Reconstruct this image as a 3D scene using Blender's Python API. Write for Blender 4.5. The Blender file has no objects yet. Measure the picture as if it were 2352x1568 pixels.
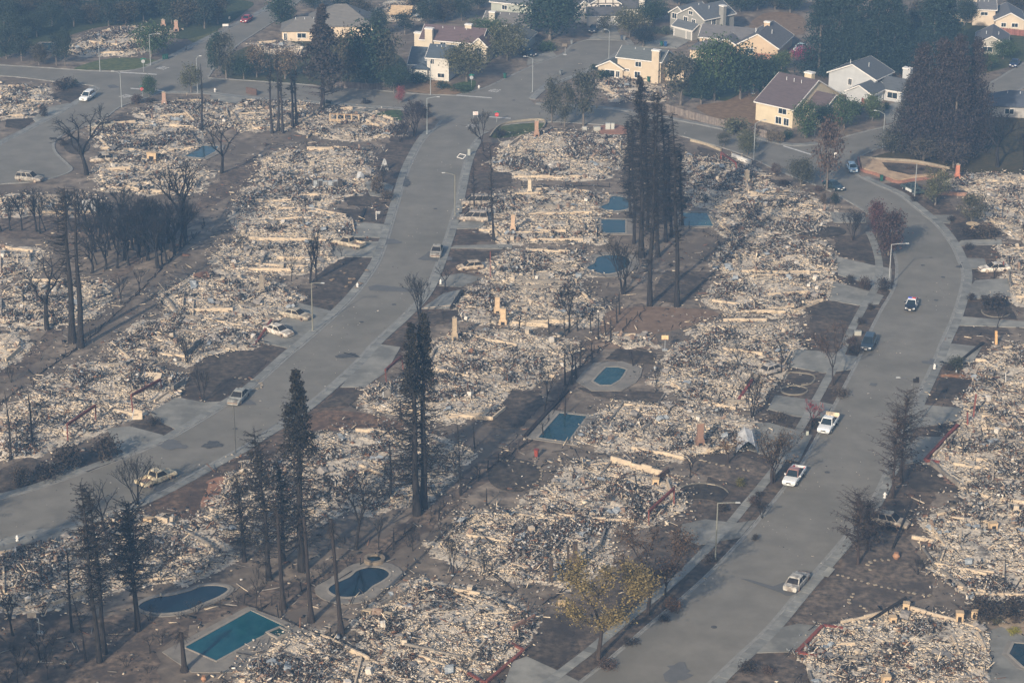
import bpy, math, random
import numpy as np
from mathutils import Matrix, Vector, noise as mnoise
random.seed(7); RNG = np.random.default_rng(11)
S = bpy.context.scene
COL = S.collection
R = math.radians
# ---------------------------------------------------------------- camera, sky, sun, exposure
CAM_H, PITCH, ROLL, FPX = 151.0, 21.0, 0.46, 5437.0
cd = bpy.data.cameras.new('camera'); cam = bpy.data.objects.new('camera', cd); COL.objects.link(cam)
cd.sensor_width = 36; cd.lens = FPX / 2352 * 36; cd.clip_start = 1; cd.clip_end = 6000
cam.matrix_world = Matrix.Translation((0, 0, CAM_H)) @ Matrix.Rotation(R(90 - PITCH), 4, 'X') @ Matrix.Rotation(R(ROLL), 4, 'Z')
S.camera = cam
W = bpy.data.worlds.new('World'); S.world = W; W.use_nodes = True
wn = W.node_tree.nodes; wl = W.node_tree.links
sky = wn.new('ShaderNodeTexSky'); sky.sky_type = 'NISHITA'; sky.sun_disc = False
SUN_EL, SUN_AZ = 24.5, 204.0           # azimuth the light comes from, clockwise from +Y
sky.sun_elevation = R(SUN_EL); sky.sun_rotation = R(SUN_AZ)
sky.air_density = 1.2; sky.dust_density = 3.0; sky.ozone_density = 1.5
wl.new(sky.outputs[0], wn['Background'].inputs[0]); wn['Background'].inputs[1].default_value = 0.13
sd = bpy.data.lights.new('sun', 'SUN'); sun = bpy.data.objects.new('sun', sd); COL.objects.link(sun)
sd.energy = 5.0; sd.angle = R(0.7); sd.color = (1.0, 0.86, 0.70)
a = R(SUN_AZ); e = R(SUN_EL)
sdir = Vector((math.sin(a) * math.cos(e), math.cos(a) * math.cos(e), math.sin(e)))
sun.rotation_euler = sdir.to_track_quat('Z', 'Y').to_euler()
sun.location = (-100, 100, 300)
S.view_settings.view_transform = 'Standard'; S.view_settings.look = 'None'
S.view_settings.gamma = 1; S.view_settings.use_curve_mapping = False
S.view_settings.exposure = EXPO = 0.20
S.cycles.use_denoising = True
S.cycles.max_bounces = 5; S.cycles.diffuse_bounces = 3; S.cycles.glossy_bounces = 2; S.cycles.transparent_max_bounces = 8
HAZE_DENSITY = 0.00034
# ---------------------------------------------------------------- photograph pixel -> point on the ground
def ray(x, y):
    u = (x - 1176) / FPX; v = -(y - 784) / FPX
    r = R(ROLL); X = u * math.cos(r) - v * math.sin(r); Y = u * math.sin(r) + v * math.cos(r)
    p = R(90 - PITCH)
    return X, Y * math.cos(p) + math.sin(p), Y * math.sin(p) - math.cos(p)
def G(x, y, z=0.0):
    dx, dy, dz = ray(x, y); s = (z - CAM_H) / dz
    return np.array([dx * s, dy * s])
def GP(pts, z=0.0): return np.array([G(x, y, z) for x, y in pts])
def up(bx, by, tx, ty):
    b = G(bx, by); dx, dy, dz = ray(tx, ty); s = b[1] / dy
    return b, dx * s - b[0], CAM_H + s * dz          # base, sideways lean of the top, height
def mpp(x, y):                                        # pixels per metre across the view at a ground point
    return np.hypot(*(G(x + 1, y) - G(x, y))) ** -1
# ---------------------------------------------------------------- materials
def mat(name, c1, c2=None, scale=1.0, rough=0.9, bump=0.0, c3=None, s3=0.15, lo=0.35, hi=0.65, metal=0.0, tint=False, island=0.0, detail=6, spec=0.3, coords='Object', stretch=None, lo3=.45, hi3=.62):
    m = bpy.data.materials.new(name); m.use_nodes = True; n = m.node_tree.nodes; l = m.node_tree.links
    b = n['Principled BSDF']; b.inputs['Roughness'].default_value = rough; b.inputs['Metallic'].default_value = metal
    b.inputs['Specular IOR Level'].default_value = spec
    def vec():
        if coords == 'World': return n.new('ShaderNodeNewGeometry').outputs['Position']
        return n.new('ShaderNodeTexCoord').outputs[coords]
    src = None
    def mixcol(fac, A, B):
        x = n.new('ShaderNodeMix'); x.data_type = 'RGBA'
        l.new(fac, x.inputs[0])
        for v, i in ((A, 6), (B, 7)):
            if isinstance(v, tuple): x.inputs[i].default_value = (*v, 1)
            else: l.new(v, x.inputs[i])
        return x.outputs[2]
    def nz(sc, lo, hi, det=detail):
        t = n.new('ShaderNodeTexNoise'); t.inputs['Scale'].default_value = sc; t.inputs['Detail'].default_value = det
        t.inputs['Roughness'].default_value = 0.6
        v = vec()
        if stretch:
            mp = n.new('ShaderNodeMapping'); mp.inputs['Scale'].default_value = stretch; l.new(v, mp.inputs[0]); v = mp.outputs[0]
        l.new(v, t.inputs[0])
        rp = n.new('ShaderNodeMapRange'); rp.inputs[1].default_value = lo; rp.inputs[2].default_value = hi
        l.new(t.outputs[0], rp.inputs[0]); return rp.outputs[0], t.outputs[0]
    raw = None
    if c2 is None: src = c1
    else:
        f, raw = nz(scale, lo, hi); src = mixcol(f, c1, c2)
    if c3 is not None:
        f, _ = nz(s3, lo3, hi3); src = mixcol(f, src, c3)
    def mul(A, out):
        x = n.new('ShaderNodeMix'); x.data_type = 'RGBA'; x.blend_type = 'MULTIPLY'; x.inputs[0].default_value = 1
        if isinstance(A, tuple): x.inputs[6].default_value = (*A, 1)
        else: l.new(A, x.inputs[6])
        l.new(out, x.inputs[7]); return x.outputs[2]
    if tint: src = mul(src, n.new('ShaderNodeObjectInfo').outputs['Color'])
    if island:
        g = n.new('ShaderNodeNewGeometry'); rp = n.new('ShaderNodeMapRange'); rp.inputs[3].default_value = 1 - island; rp.inputs[4].default_value = 1 + island
        l.new(g.outputs['Random Per Island'], rp.inputs[0])
        cx = n.new('ShaderNodeCombineColor')
        for i in range(3): l.new(rp.outputs[0], cx.inputs[i])
        src = mul(src, cx.outputs[0])
    if isinstance(src, tuple): b.inputs['Base Color'].default_value = (*src, 1)
    else: l.new(src, b.inputs['Base Color'])
    if bump and raw is not None:
        bp = n.new('ShaderNodeBump'); bp.inputs['Strength'].default_value = 1; bp.inputs['Distance'].default_value = bump
        l.new(raw, bp.inputs['Height']); l.new(bp.outputs[0], b.inputs['Normal'])
    return m
M = {}
M['ground'] = mat('scorched_earth', (.062, .050, .040), (.285, .228, .172), .40, .95, .05, lo=.32, hi=.66, c3=(.115, .092, .072), s3=.06, coords='World', detail=10)
M['asphalt'] = mat('asphalt', (.158, .144, .119), (.203, .186, .155), .22, .85, .0, c3=(.122, .112, .089), s3=.05, coords='World', detail=10, lo3=.5, hi3=.75)
M['gutter'] = mat('gutter_concrete', (.19, .185, .165), (.26, .25, .225), .8, .9, coords='World')
M['kerb'] = mat('kerb_concrete', (.15, .145, .135), (.32, .31, .28), .6, .9, coords='World')
M['walk'] = mat('pavement_concrete', (.155, .155, .145), (.235, .23, .21), .5, .9, coords='World', tint=True)
M['drive'] = mat('driveway_concrete', (.20, .192, .17), (.28, .268, .238), .3, .9, c3=(.15, .145, .13), s3=.2, coords='World', detail=9, tint=True)
M['lawn'] = mat('burnt_turf', (.026, .022, .018), (.105, .083, .064), 1.0, .95, .06, c3=(.034, .028, .024), s3=.22, coords='World', detail=10, tint=True)
M['soil'] = mat('bare_soil', (.17, .13, .10), (.27, .215, .17), .7, .95, .04, coords='World', detail=10, tint=True)
M['grass'] = mat('dry_grass', (.07, .085, .04), (.16, .15, .08), .8, .95, .05, coords='World', detail=10, tint=True)
M['ash_bed'] = mat('ash_bed', (.57, .495, .39), (.22, .185, .148), 2.4, .95, .08, c3=(.14, .12, .10), s3=.30, coords='World', detail=12, lo=.46, hi=.68, lo3=.54, hi3=.68)
DEB = [mat('cream_debris', (.64, .535, .395), (.49, .40, .29), 2, .9, island=.25),
       mat('pale_ash_debris', (.57, .525, .46), (.43, .39, .335), 2, .9, island=.25),
       mat('grey_debris', (.29, .26, .225), (.19, .17, .15), 2, .9, island=.4),
       mat('charred_debris', (.030, .026, .024), (.07, .06, .052), 2, .9, island=.4),
       mat('rusty_debris', (.20, .105, .06), (.11, .06, .04), 2, .85, island=.4),
       mat('sheet_metal_debris', (.20, .225, .24), (.34, .35, .35), 2, .6, island=.3)]
M['foundation'] = mat('cream_foundation', (.58, .465, .325), (.40, .33, .25), 1.2, .9)
M['dark_found'] = mat('scorched_foundation', (.15, .135, .12), (.26, .23, .19), 1.2, .9)
M['brick'] = mat('brick_red', (.28, .16, .11), (.20, .125, .095), 2.5, .9, island=.25, tint=True)
M['stone'] = mat('pale_masonry', (.47, .395, .30), (.34, .285, .22), 1.5, .9, island=.15, tint=True)
M['redframe'] = mat('red_oxide_paint', (.24, .07, .05), (.13, .055, .045), 1.5, .8, tint=True)
M['trunk'] = mat('charred_bark', (.012, .011, .011), (.034, .029, .027), 1.2, .95, tint=True, stretch=(4, 4, .6))
M['bark'] = mat('pale_bark', (.17, .145, .12), (.10, .085, .07), 1.5, .95, tint=True)
M['leaf'] = mat('leaves', (.85, .85, .85), (1.1, 1.1, 1.1), .5, .85, tint=True, island=.45, spec=.15)
M['water'] = mat('pool_water', (.010, .030, .037), (.014, .042, .050), .25, .10, spec=.22, c3=(.034, .046, .048), s3=.6, tint=True)
M['coping'] = mat('pool_coping', (.30, .265, .22), (.22, .2, .17), .9, .85)
M['deck'] = mat('pool_deck', (.24, .215, .18), (.16, .145, .125), .5, .9, coords='World')
M['paint'] = mat('car_paint', (1, 1, 1), None, rough=.28, spec=.5, tint=True)
M['burnt_paint'] = mat('burnt_car_metal', (.42, .385, .335), (.22, .205, .185), 2.2, .75, c3=(.15, .125, .105), s3=1.1, tint=True, lo3=.48, hi3=.66)
M['glass'] = mat('window_glass', (.018, .026, .032), None, rough=.08, spec=.6)
M['void'] = mat('charred_interior', (.012, .011, .011), (.03, .026, .024), 3, .9)
M['tyre'] = mat('tyre_rubber', (.018, .018, .018), None, rough=.8)
M['rim'] = mat('wheel_rim', (.40, .40, .40), None, rough=.4, metal=.6)
M['rusty'] = mat('rusted_steel', (.17, .10, .065), (.26, .21, .17), 3, .8)
M['lamp_white'] = mat('headlight_lens', (.75, .76, .76), None, rough=.15, spec=.6)
M['galv'] = mat('galvanised_steel', (.36, .37, .37), (.29, .3, .3), 1, .5, tint=True)
M['white'] = mat('white_trim', (.72, .69, .64), (.62, .6, .56), 1, .7)
M['dullwhite'] = mat('sooty_white_sheet', (.50, .50, .49), (.26, .26, .26), 1.2, .6)
M['wall'] = mat('stucco_wall', (.95, .95, .95), (.82, .82, .82), .5, .9, tint=True)
M['roof'] = mat('shingle_roof', (1, 1, 1), (.72, .72, .72), 1.2, .9, .03, tint=True, stretch=(.5, 3, 3), detail=9)
M['fence'] = mat('weathered_boards', (.14, .115, .10), (.21, .18, .155), 1.5, .9, island=.3, tint=True)
M['plastic'] = mat('plastic_bin', (1, 1, 1), (.8, .8, .8), 2, .5, tint=True)
M['sign_red'] = mat('sign_red', (.55, .03, .035), None, rough=.4)
M['sign_green'] = mat('sign_green', (.01, .22, .15), None, rough=.4)
M['roadpaint'] = mat('worn_road_paint', (.62, .61, .58), (.38, .37, .35), 3, .8, coords='World')
M['stain'] = mat('scorched_asphalt', (.045, .045, .045), (.10, .098, .095), 1.3, .9, coords='World', detail=10)
M['patch'] = mat('asphalt_patch', (.105, .104, .10), (.125, .122, .118), .8, .9, coords='World')
# ---------------------------------------------------------------- mesh helpers
class MB:
    def __init__(s): s.v = []; s.f = []; s.m = []; s.n = 0
    def add(s, verts, faces, mi=0):
        verts = np.asarray(verts, float).reshape(-1, 3); s.v.append(verts)
        for f in faces: s.f.append([i + s.n for i in f]); s.m.append(mi)
        s.n += len(verts)
    def box(s, c, size, rot=None, mi=0, taper=1.0):
        x, y, z = [q / 2 for q in size]; t = taper
        p = np.array([(-x, -y, -z), (x, -y, -z), (x, y, -z), (-x, y, -z), (-x * t, -y * t, z), (x * t, -y * t, z), (x * t, y * t, z), (-x * t, y * t, z)])
        if rot is not None:
            if not hasattr(rot, '__len__'): rot = Matrix.Rotation(rot, 3, 'Z')
            p = p @ np.array(rot).T
        s.add(p + np.asarray(c, float), BOXF, mi)
    def beam(s, p0, p1, w, h=None, mi=0):
        p0 = Vector(p0); p1 = Vector(p1); d = p1 - p0; L = d.length
        q = d.to_track_quat('X', 'Z').to_matrix(); s.box((p0 + p1) / 2, (L, w, h or w), q, mi)
    def cyl(s, p0, p1, r0, r1=None, n=8, mi=0, cap=True):
        p0 = Vector(p0); p1 = Vector(p1); r1 = r0 if r1 is None else r1
        q = (p1 - p0).to_track_quat('Z', 'Y').to_matrix(); v = []
        for p, r in ((p0, r0), (p1, r1)):
            for k in range(n): v.append(p + q @ Vector((r * math.cos(2 * math.pi * k / n), r * math.sin(2 * math.pi * k / n), 0)))
        f = [[k, (k + 1) % n, n + (k + 1) % n, n + k] for k in range(n)]
        if cap: f += [list(range(n))[::-1], list(range(n, 2 * n))]
        s.add(v, f, mi)
    def tube(s, pts, rs, n=6, mi=0):
        for i in range(len(pts) - 1): s.cyl(pts[i], pts[i + 1], rs[i], rs[i + 1], n, mi, cap=(i == len(pts) - 2))
    def prism(s, poly, z0, z1, mi=0):
        poly = np.asarray(poly, float)
        ar = sum(poly[i - 1][0] * poly[i][1] - poly[i][0] * poly[i - 1][1] for i in range(len(poly)))
        if ar < 0: poly = poly[::-1]
        k = len(poly)
        v = [(x, y, z0) for x, y in poly] + [(x, y, z1) for x, y in poly]
        s.add(v, [list(range(k, 2 * k))] + [[i, (i + 1) % k, k + (i + 1) % k, k + i] for i in range(k)], mi)
    def mesh(s, name, mats):
        me = bpy.data.meshes.new(name)
        me.from_pydata(np.concatenate(s.v).tolist() if s.v else [], [], s.f)
        for m in (mats if isinstance(mats, (list, tuple)) else [mats]): me.materials.append(m)
        if len(me.materials) > 1: me.polygons.foreach_set('material_index', s.m)
        return me
    def obj(s, name, mats, parent=None, color=None, **k): return link(name, s.mesh(name, mats), parent, color, **k)
BOXF = [[3, 2, 1, 0], [4, 5, 6, 7], [0, 1, 5, 4], [1, 2, 6, 5], [2, 3, 7, 6], [3, 0, 4, 7]]
BOXQ = np.array(BOXF)
def link(name, data, parent=None, color=None, label=None, cat=None, group=None, kind=None, loc=None, rz=None):
    o = bpy.data.objects.new(name, data); COL.objects.link(o)
    if parent is not None: o.parent = parent
    if color is not None: o.color = (*color, 1)
    if loc is not None: o.location = (*loc, 0)[:3] if len(loc) == 2 else loc
    if rz is not None: o.rotation_euler[2] = rz
    return tag(o, label, cat, group, kind)
def tag(o, label=None, cat=None, group=None, kind=None):
    for k, v in (('label', label), ('category', cat), ('group', group), ('kind', kind)):
        if v: o[k] = v
    return o
def root(name, label, cat, loc=(0, 0, 0), rz=0.0, group=None):
    o = link(name, None, loc=loc, rz=rz, label=label, cat=cat, group=group); o.empty_display_size = .5; return o
def copy_tree(o, parent=None):
    c = o.copy(); COL.objects.link(c)
    if parent is not None: c.parent = parent
    for ch in o.children: copy_tree(ch, c)
    return c
def quads_mesh(name, V, mats, mi=None):               # V: (N,4,3) loose quads
    n = len(V); me = bpy.data.meshes.new(name)
    me.vertices.add(n * 4); me.vertices.foreach_set('co', V.astype(np.float32).ravel())
    me.loops.add(n * 4); me.loops.foreach_set('vertex_index', np.arange(n * 4, dtype=np.int32))
    me.polygons.add(n); me.polygons.foreach_set('loop_start', np.arange(0, n * 4, 4, dtype=np.int32))
    for m in (mats if isinstance(mats, (list, tuple)) else [mats]): me.materials.append(m)
    if mi is not None: me.polygons.foreach_set('material_index', mi.astype(np.int32))
    me.update(calc_edges=True); return me
def indexed_mesh(name, V, Q, mats, mi=None, smooth=False):   # V (n,3), Q (m,k) faces
    me = bpy.data.meshes.new(name); m_, k = Q.shape
    me.vertices.add(len(V)); me.vertices.foreach_set('co', V.astype(np.float32).ravel())
    me.loops.add(m_ * k); me.loops.foreach_set('vertex_index', Q.astype(np.int32).ravel())
    me.polygons.add(m_); me.polygons.foreach_set('loop_start', np.arange(0, m_ * k, k, dtype=np.int32))
    for m in (mats if isinstance(mats, (list, tuple)) else [mats]): me.materials.append(m)
    if mi is not None: me.polygons.foreach_set('material_index', mi.astype(np.int32))
    if smooth: me.polygons.foreach_set('use_smooth', np.ones(m_, bool))
    me.update(calc_edges=True); return me
def segs_mesh(name, segs, mats, n=4):                 # segs: rows of p0(3) p1(3) r0 r1 -> frusta
    A = np.asarray(segs, float); p0 = A[:, :3]; p1 = A[:, 3:6]; d = p1 - p0
    d /= np.maximum(np.linalg.norm(d, axis=1, keepdims=True), 1e-6)
    ref = np.where(np.abs(d[:, 2:3]) > .9, np.array([[1., 0, 0]]), np.array([[0, 0, 1.]]))
    u = np.cross(d, ref); u /= np.linalg.norm(u, axis=1, keepdims=True); w = np.cross(d, u)
    V = np.zeros((len(A), 2 * n, 3))
    for k in range(n):
        c, s_ = math.cos(2 * math.pi * k / n), math.sin(2 * math.pi * k / n)
        o = u * c + w * s_
        V[:, k] = p0 + o * A[:, 6:7]; V[:, n + k] = p1 + o * A[:, 7:8]
    q = np.array([[k, (k + 1) % n, n + (k + 1) % n, n + k] for k in range(n)])
    Q = (np.arange(len(A))[:, None, None] * 2 * n + q[None]).reshape(-1, 4)
    return indexed_mesh(name, V.reshape(-1, 3), Q, mats)
def boxes_mesh(name, C, Sz, Rm, mats, mi):            # vectorised oriented boxes
    s = np.array([(-1, -1, -1), (1, -1, -1), (1, 1, -1), (-1, 1, -1), (-1, -1, 1), (1, -1, 1), (1, 1, 1), (-1, 1, 1)]) / 2
    P = s[None] * Sz[:, None, :]
    P = P + RNG.normal(0, .10, P.shape) * np.minimum(Sz[:, None, :], .8)
    V = np.einsum('nij,nkj->nki', Rm, P) + C[:, None, :]
    Q = (np.arange(len(C))[:, None, None] * 8 + BOXQ[None]).reshape(-1, 4)
    return indexed_mesh(name, V.reshape(-1, 3), Q, mats, np.repeat(mi, 6))
def euler_mats(yaw, pitch, roll):
    cy, sy, cp, sp, cr, sr = np.cos(yaw), np.sin(yaw), np.cos(pitch), np.sin(pitch), np.cos(roll), np.sin(roll)
    Rm = np.empty((len(yaw), 3, 3))
    Rm[:, 0, 0] = cy * cp; Rm[:, 0, 1] = cy * sp * sr - sy * cr; Rm[:, 0, 2] = cy * sp * cr + sy * sr
    Rm[:, 1, 0] = sy * cp; Rm[:, 1, 1] = sy * sp * sr + cy * cr; Rm[:, 1, 2] = sy * sp * cr - cy * sr
    Rm[:, 2, 0] = -sp; Rm[:, 2, 1] = cp * sr; Rm[:, 2, 2] = cp * cr
    return Rm
def smooth_line(pts, step=1.5, closed=False):         # Catmull-Rom through world points
    P = np.asarray(pts, float); n = len(P); out = []
    rng = range(n if closed else n - 1)
    for i in rng:
        if closed: p = [P[(i + k) % n] for k in (-1, 0, 1, 2)]
        else: p = [P[max(i - 1, 0)], P[i], P[i + 1], P[min(i + 2, n - 1)]]
        k = max(1, int(np.linalg.norm(p[2] - p[1]) / step))
        for t in np.arange(k) / k:
            out.append(.5 * ((2 * p[1]) + (-p[0] + p[2]) * t + (2 * p[0] - 5 * p[1] + 4 * p[2] - p[3]) * t * t + (-p[0] + 3 * p[1] - 3 * p[2] + p[3]) * t ** 3))
    if not closed: out.append(P[-1])
    return np.array(out)
def offset(L, d):                                     # shift a world polyline sideways (left of travel positive)
    t = np.gradient(L, axis=0); t /= np.maximum(np.linalg.norm(t, axis=1, keepdims=True), 1e-6)
    return L + np.stack([-t[:, 1], t[:, 0]], 1) * d
def strip(mb, L0, L1, z0, z1, mi=0):
    k = len(L0); v = []
    for L in (L0, L1): v += [(x, y, z1) for x, y in L]
    for L in (L0, L1): v += [(x, y, z0) for x, y in L]
    f = []
    for i in range(k - 1):
        f += [[i, i + 1, k + i + 1, k + i], [2 * k + i, i, i + 1, 2 * k + i + 1][::1], [k + i, k + i + 1, 3 * k + i + 1, 3 * k + i]]
        f[-2] = [2 * k + i, 2 * k + i + 1, i + 1, i]
    mb.add(v, f, mi)
def inpoly(P, X, Y):
    r = np.zeros(X.shape, bool); n = len(P)
    for i in range(n):
        x0, y0 = P[i]; x1, y1 = P[i - 1]
        c = ((y0 > Y) != (y1 > Y)) & (X < (x1 - x0) * (Y - y0) / ((y1 - y0) or 1e-9) + x0); r ^= c
    return r
def edgedist(P, X, Y):
    d = np.full(X.shape, 1e9); n = len(P)
    for i in range(n):
        a_ = P[i - 1]; b_ = P[i]; ab = b_ - a_; L = max((ab ** 2).sum(), 1e-9)
        t = np.clip(((X - a_[0]) * ab[0] + (Y - a_[1]) * ab[1]) / L, 0, 1)
        d = np.minimum(d, np.hypot(X - a_[0] - t * ab[0], Y - a_[1] - t * ab[1]))
    return d
_NT = np.random.default_rng(3).random((256, 256))
def vnoise(X, Y, s):
    x = X * s; y = Y * s; xi = np.floor(x).astype(int); yi = np.floor(y).astype(int); fx = x - xi; fy = y - yi
    fx = fx * fx * (3 - 2 * fx); fy = fy * fy * (3 - 2 * fy)
    g = lambda i, j: _NT[i % 256, j % 256]
    return (g(xi, yi) * (1 - fx) + g(xi + 1, yi) * fx) * (1 - fy) + (g(xi, yi + 1) * (1 - fx) + g(xi + 1, yi + 1) * fx) * fy
# ================================================================ THE SETTING
NFLAT = [0]
def flat(name, poly, m, z, label=None, color=None, kind='structure', thick=0.0, smooth=False, parent=None, ragged=0.0):
    P = GP(poly) if not isinstance(poly, np.ndarray) else poly
    if smooth: P = smooth_line(P, 1.0, True)
    if ragged:
        E_ = []
        for i in range(len(P)):
            a_, b_ = P[i], P[(i + 1) % len(P)]; k_ = max(1, int(np.linalg.norm(b_ - a_) / .8)); E_ += [a_ + (b_ - a_) * t_ / k_ + RNG.normal(0, ragged, 2) for t_ in range(k_)]
        P = np.array(E_)
    mb = MB()
    NFLAT[0] += 1; z += NFLAT[0] * .00012
    if thick: mb.prism(P, z - thick, z)
    else:
        ar = sum(P[i - 1][0] * P[i][1] - P[i][0] * P[i - 1][1] for i in range(len(P)))
        if ar < 0: P = P[::-1]
        mb.add([(x, y, z) for x, y in P], [list(range(len(P)))])
    return mb.obj(name, m, parent, color, label=label, kind=kind)
g = MB(); gx = np.linspace(-700, 700, 15); gy = np.linspace(-60, 1500, 15)
vv = [(x, y, 0) for y in gy for x in gx]
g.add(vv, [[j * 15 + i, j * 15 + i + 1, (j + 1) * 15 + i + 1, (j + 1) * 15 + i] for j in range(14) for i in range(14)])
g.obj('ground', M['ground'], label='scorched grey-brown earth between the burnt lots', kind='structure')
A_L = [(-420, 1265), (-140, 1180), (0, 1145), (100, 1117), (200, 1082), (288, 1050), (375, 1015), (430, 985), (512, 935), (588, 884), (663, 817), (704, 784), (775, 720), (825, 667), (865, 610), (885, 562), (899, 517), (918, 452), (932, 404), (950, 362), (973, 322), (996, 297), (1012, 278)]
A_R = [(-420, 1365), (-140, 1275), (0, 1243), (125, 1214), (200, 1195), (325, 1150), (412, 1107), (475, 1072), (550, 1032), (588, 1007), (648, 970), (713, 925), (813, 837), (861, 785), (928, 724), (975, 672), (1003, 610), (1018, 567), (1030, 532), (1045, 480), (1056, 430), (1066, 385), (1080, 345), (1098, 318), (1124, 302)]
B_L = [(1130, 1740), (1290, 1600), (1351, 1550), (1401, 1511), (1498, 1428), (1571, 1368), (1643, 1301), (1724, 1213), (1754, 1176), (1794, 1127), (1839, 1067), (1876, 1002), (1904, 952), (1945, 874), (1974, 817), (1990, 776), (2021, 715), (2051, 662), (2058, 617), (2050, 575), (2030, 530), (2000, 497), (1965, 473), (1925, 450)]
B_R = [(1400, 1790), (1590, 1610), (1676, 1526), (1764, 1443), (1846, 1346), (1919, 1261), (1960, 1212), (2010, 1140), (2059, 1030), (2086, 960), (2111, 905), (2144, 835), (2164, 785), (2185, 740), (2199, 700), (2211, 655), (2213, 625), (2204, 600), (2186, 562), (2151, 517), (2096, 472), (2064, 447), (2014, 425), (1974, 405), (1958, 388), (1966, 366)]
C_N = [(-80, 146), (0, 150), (100, 156), (225, 164), (295, 163), (345, 152)]
C_S = [(-80, 173), (0, 175), (62, 180), (125, 188), (185, 194), (215, 198)]
C_N2 = [(478, 180), (588, 187), (700, 195), (763, 200), (888, 210), (950, 216), (1048, 220)]
C_S2 = [(378, 211), (480, 213), (560, 222), (640, 228), (700, 232), (838, 243), (900, 247), (975, 254)]
C_N3 = [(1230, 240), (1330, 246), (1431, 255), (1536, 274), (1626, 291), (1701, 308), (1764, 326), (1830, 336), (1900, 328)]
C_S3 = [(1140, 292), (1176, 286), (1251, 281), (1351, 285), (1426, 292), (1500, 300), (1580, 317), (1660, 340), (1726, 364), (1790, 394), (1850, 417), (1910, 441)]
D_L = [(345, 152), (400, 130), (475, 92), (550, 55), (588, 37), (625, 14), (660, -12)]
D_R = [(478, 180), (500, 148), (545, 106), (590, 76), (630, 50), (668, 20), (705, -10)]
E_L = [(1048, 220), (1113, 202), (1176, 173), (1226, 150), (1280, 130), (1300, 117), (1316, 102), (1351, 92), (1390, 88), (1426, 90)]
E_R = [(1215, 228), (1251, 197), (1301, 180), (1363, 155), (1413, 125), (1440, 110), (1440, 97), (1426, 90)]
F_L = [(-100, 405), (0, 333), (57, 304), (127, 267), (175, 240), (215, 214), (226, 204), (215, 198)]
F_R = [(-100, 440), (0, 424), (60, 420), (120, 410), (165, 392), (150, 372), (130, 352), (125, 330), (150, 308), (200, 290), (240, 273), (278, 246), (330, 228), (378, 211)]
H_L = [(1900, 328), (1936, 316), (1989, 302), (2064, 282), (2150, 245), (2256, 200), (2326, 160), (2400, 118)]
H_R = [(1966, 366), (2010, 345), (2100, 318), (2200, 280), (2300, 230), (2400, 175)]
rm = MB(); zz = [0.03]
def road_poly(Ls, closed_smooth=False):
    P = np.concatenate([smooth_line(GP(L), 3) if sm else GP(L) for L, sm in Ls]); zz[0] += .004
    ar = sum(P[i - 1][0] * P[i][1] - P[i][0] * P[i - 1][1] for i in range(len(P)))
    if ar < 0: P = P[::-1]
    rm.add([(x, y, zz[0]) for x, y in P], [list(range(len(P)))])
road_poly([(A_L, 1), (A_R[::-1], 1)]); road_poly([(B_L, 1), ([(1905, 432), (1925, 400)], 0), (B_R[::-1], 1)])
road_poly([([(-80, 146), (0, 150), (100, 156), (225, 164), (295, 163), (345, 152), (480, 180)], 0), (C_N2, 0), ([(1113, 200), (1215, 228)], 0), (C_N3, 0), ([(1966, 366), (1975, 405), (1910, 441)], 0), (C_S3[::-1], 0), ([(1124, 300), (1012, 278)], 0), (C_S2[::-1], 0), ([(300, 240)], 0), (C_S[::-1], 0)])
road_poly([(D_L, 1), (D_R[::-1], 1)]); road_poly([(E_L, 1), (E_R[::-1], 1)])
road_poly([(F_L, 1), (F_R[::-1], 1)]); road_poly([(H_L, 1), (H_R[::-1], 1)])
rm.obj('road', M['asphalt'], label='grey asphalt streets winding between the burnt blocks', kind='structure')
kerbs = {}
def kerb(L, side, name, gut=.45, corner=False):
    P = smooth_line(GP(L), 1.5); mb = MB()
    strip(mb, P, offset(P, .16 * side), -.05, .15)
    mb.obj('kerb', M['kerb'], label=f'concrete kerb {name}', kind='structure')
    g2 = MB(); Pi = offset(P, -gut * side)
    strip(g2, P, Pi, 0, .074); g2.obj('gutter', M['gutter'], label=f'pale concrete gutter {name}', kind='structure')
    return P
KA_L = kerb(A_L, 1, 'on the left edge of the middle street'); KA_R = kerb(A_R, -1, 'on the right edge of the middle street')
KB_L = kerb(B_L, 1, 'on the left edge of the curving right-hand street'); KB_R = kerb(B_R, -1, 'on the right edge of the curving right-hand street')
for L, sd_, nm in ((C_N, 1, 'behind the far left cross street'), (C_S, -1, 'before the far left cross street'), (C_N2, 1, 'behind the cross street by the dry front lawn'), (C_S2, -1, 'before the cross street by the thin trunks'),
                   (C_N3, 1, 'along the board fence'), (C_S3, -1, 'before the cross street by the red paving'), (D_L, 1, 'left of the far left side street'), (D_R, -1, 'right of the far left side street'),
                   (E_L, 1, 'left of the cul-de-sac'), (E_R, -1, 'right of the cul-de-sac'), (F_L, 1, 'left of the street with the white car'), (F_R, -1, 'right of the street with the white car'), (H_L, 1, 'by the white house driveway'), (H_R, -1, 'behind the brown redwoods')):
    kerb(L, sd_, nm)
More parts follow.
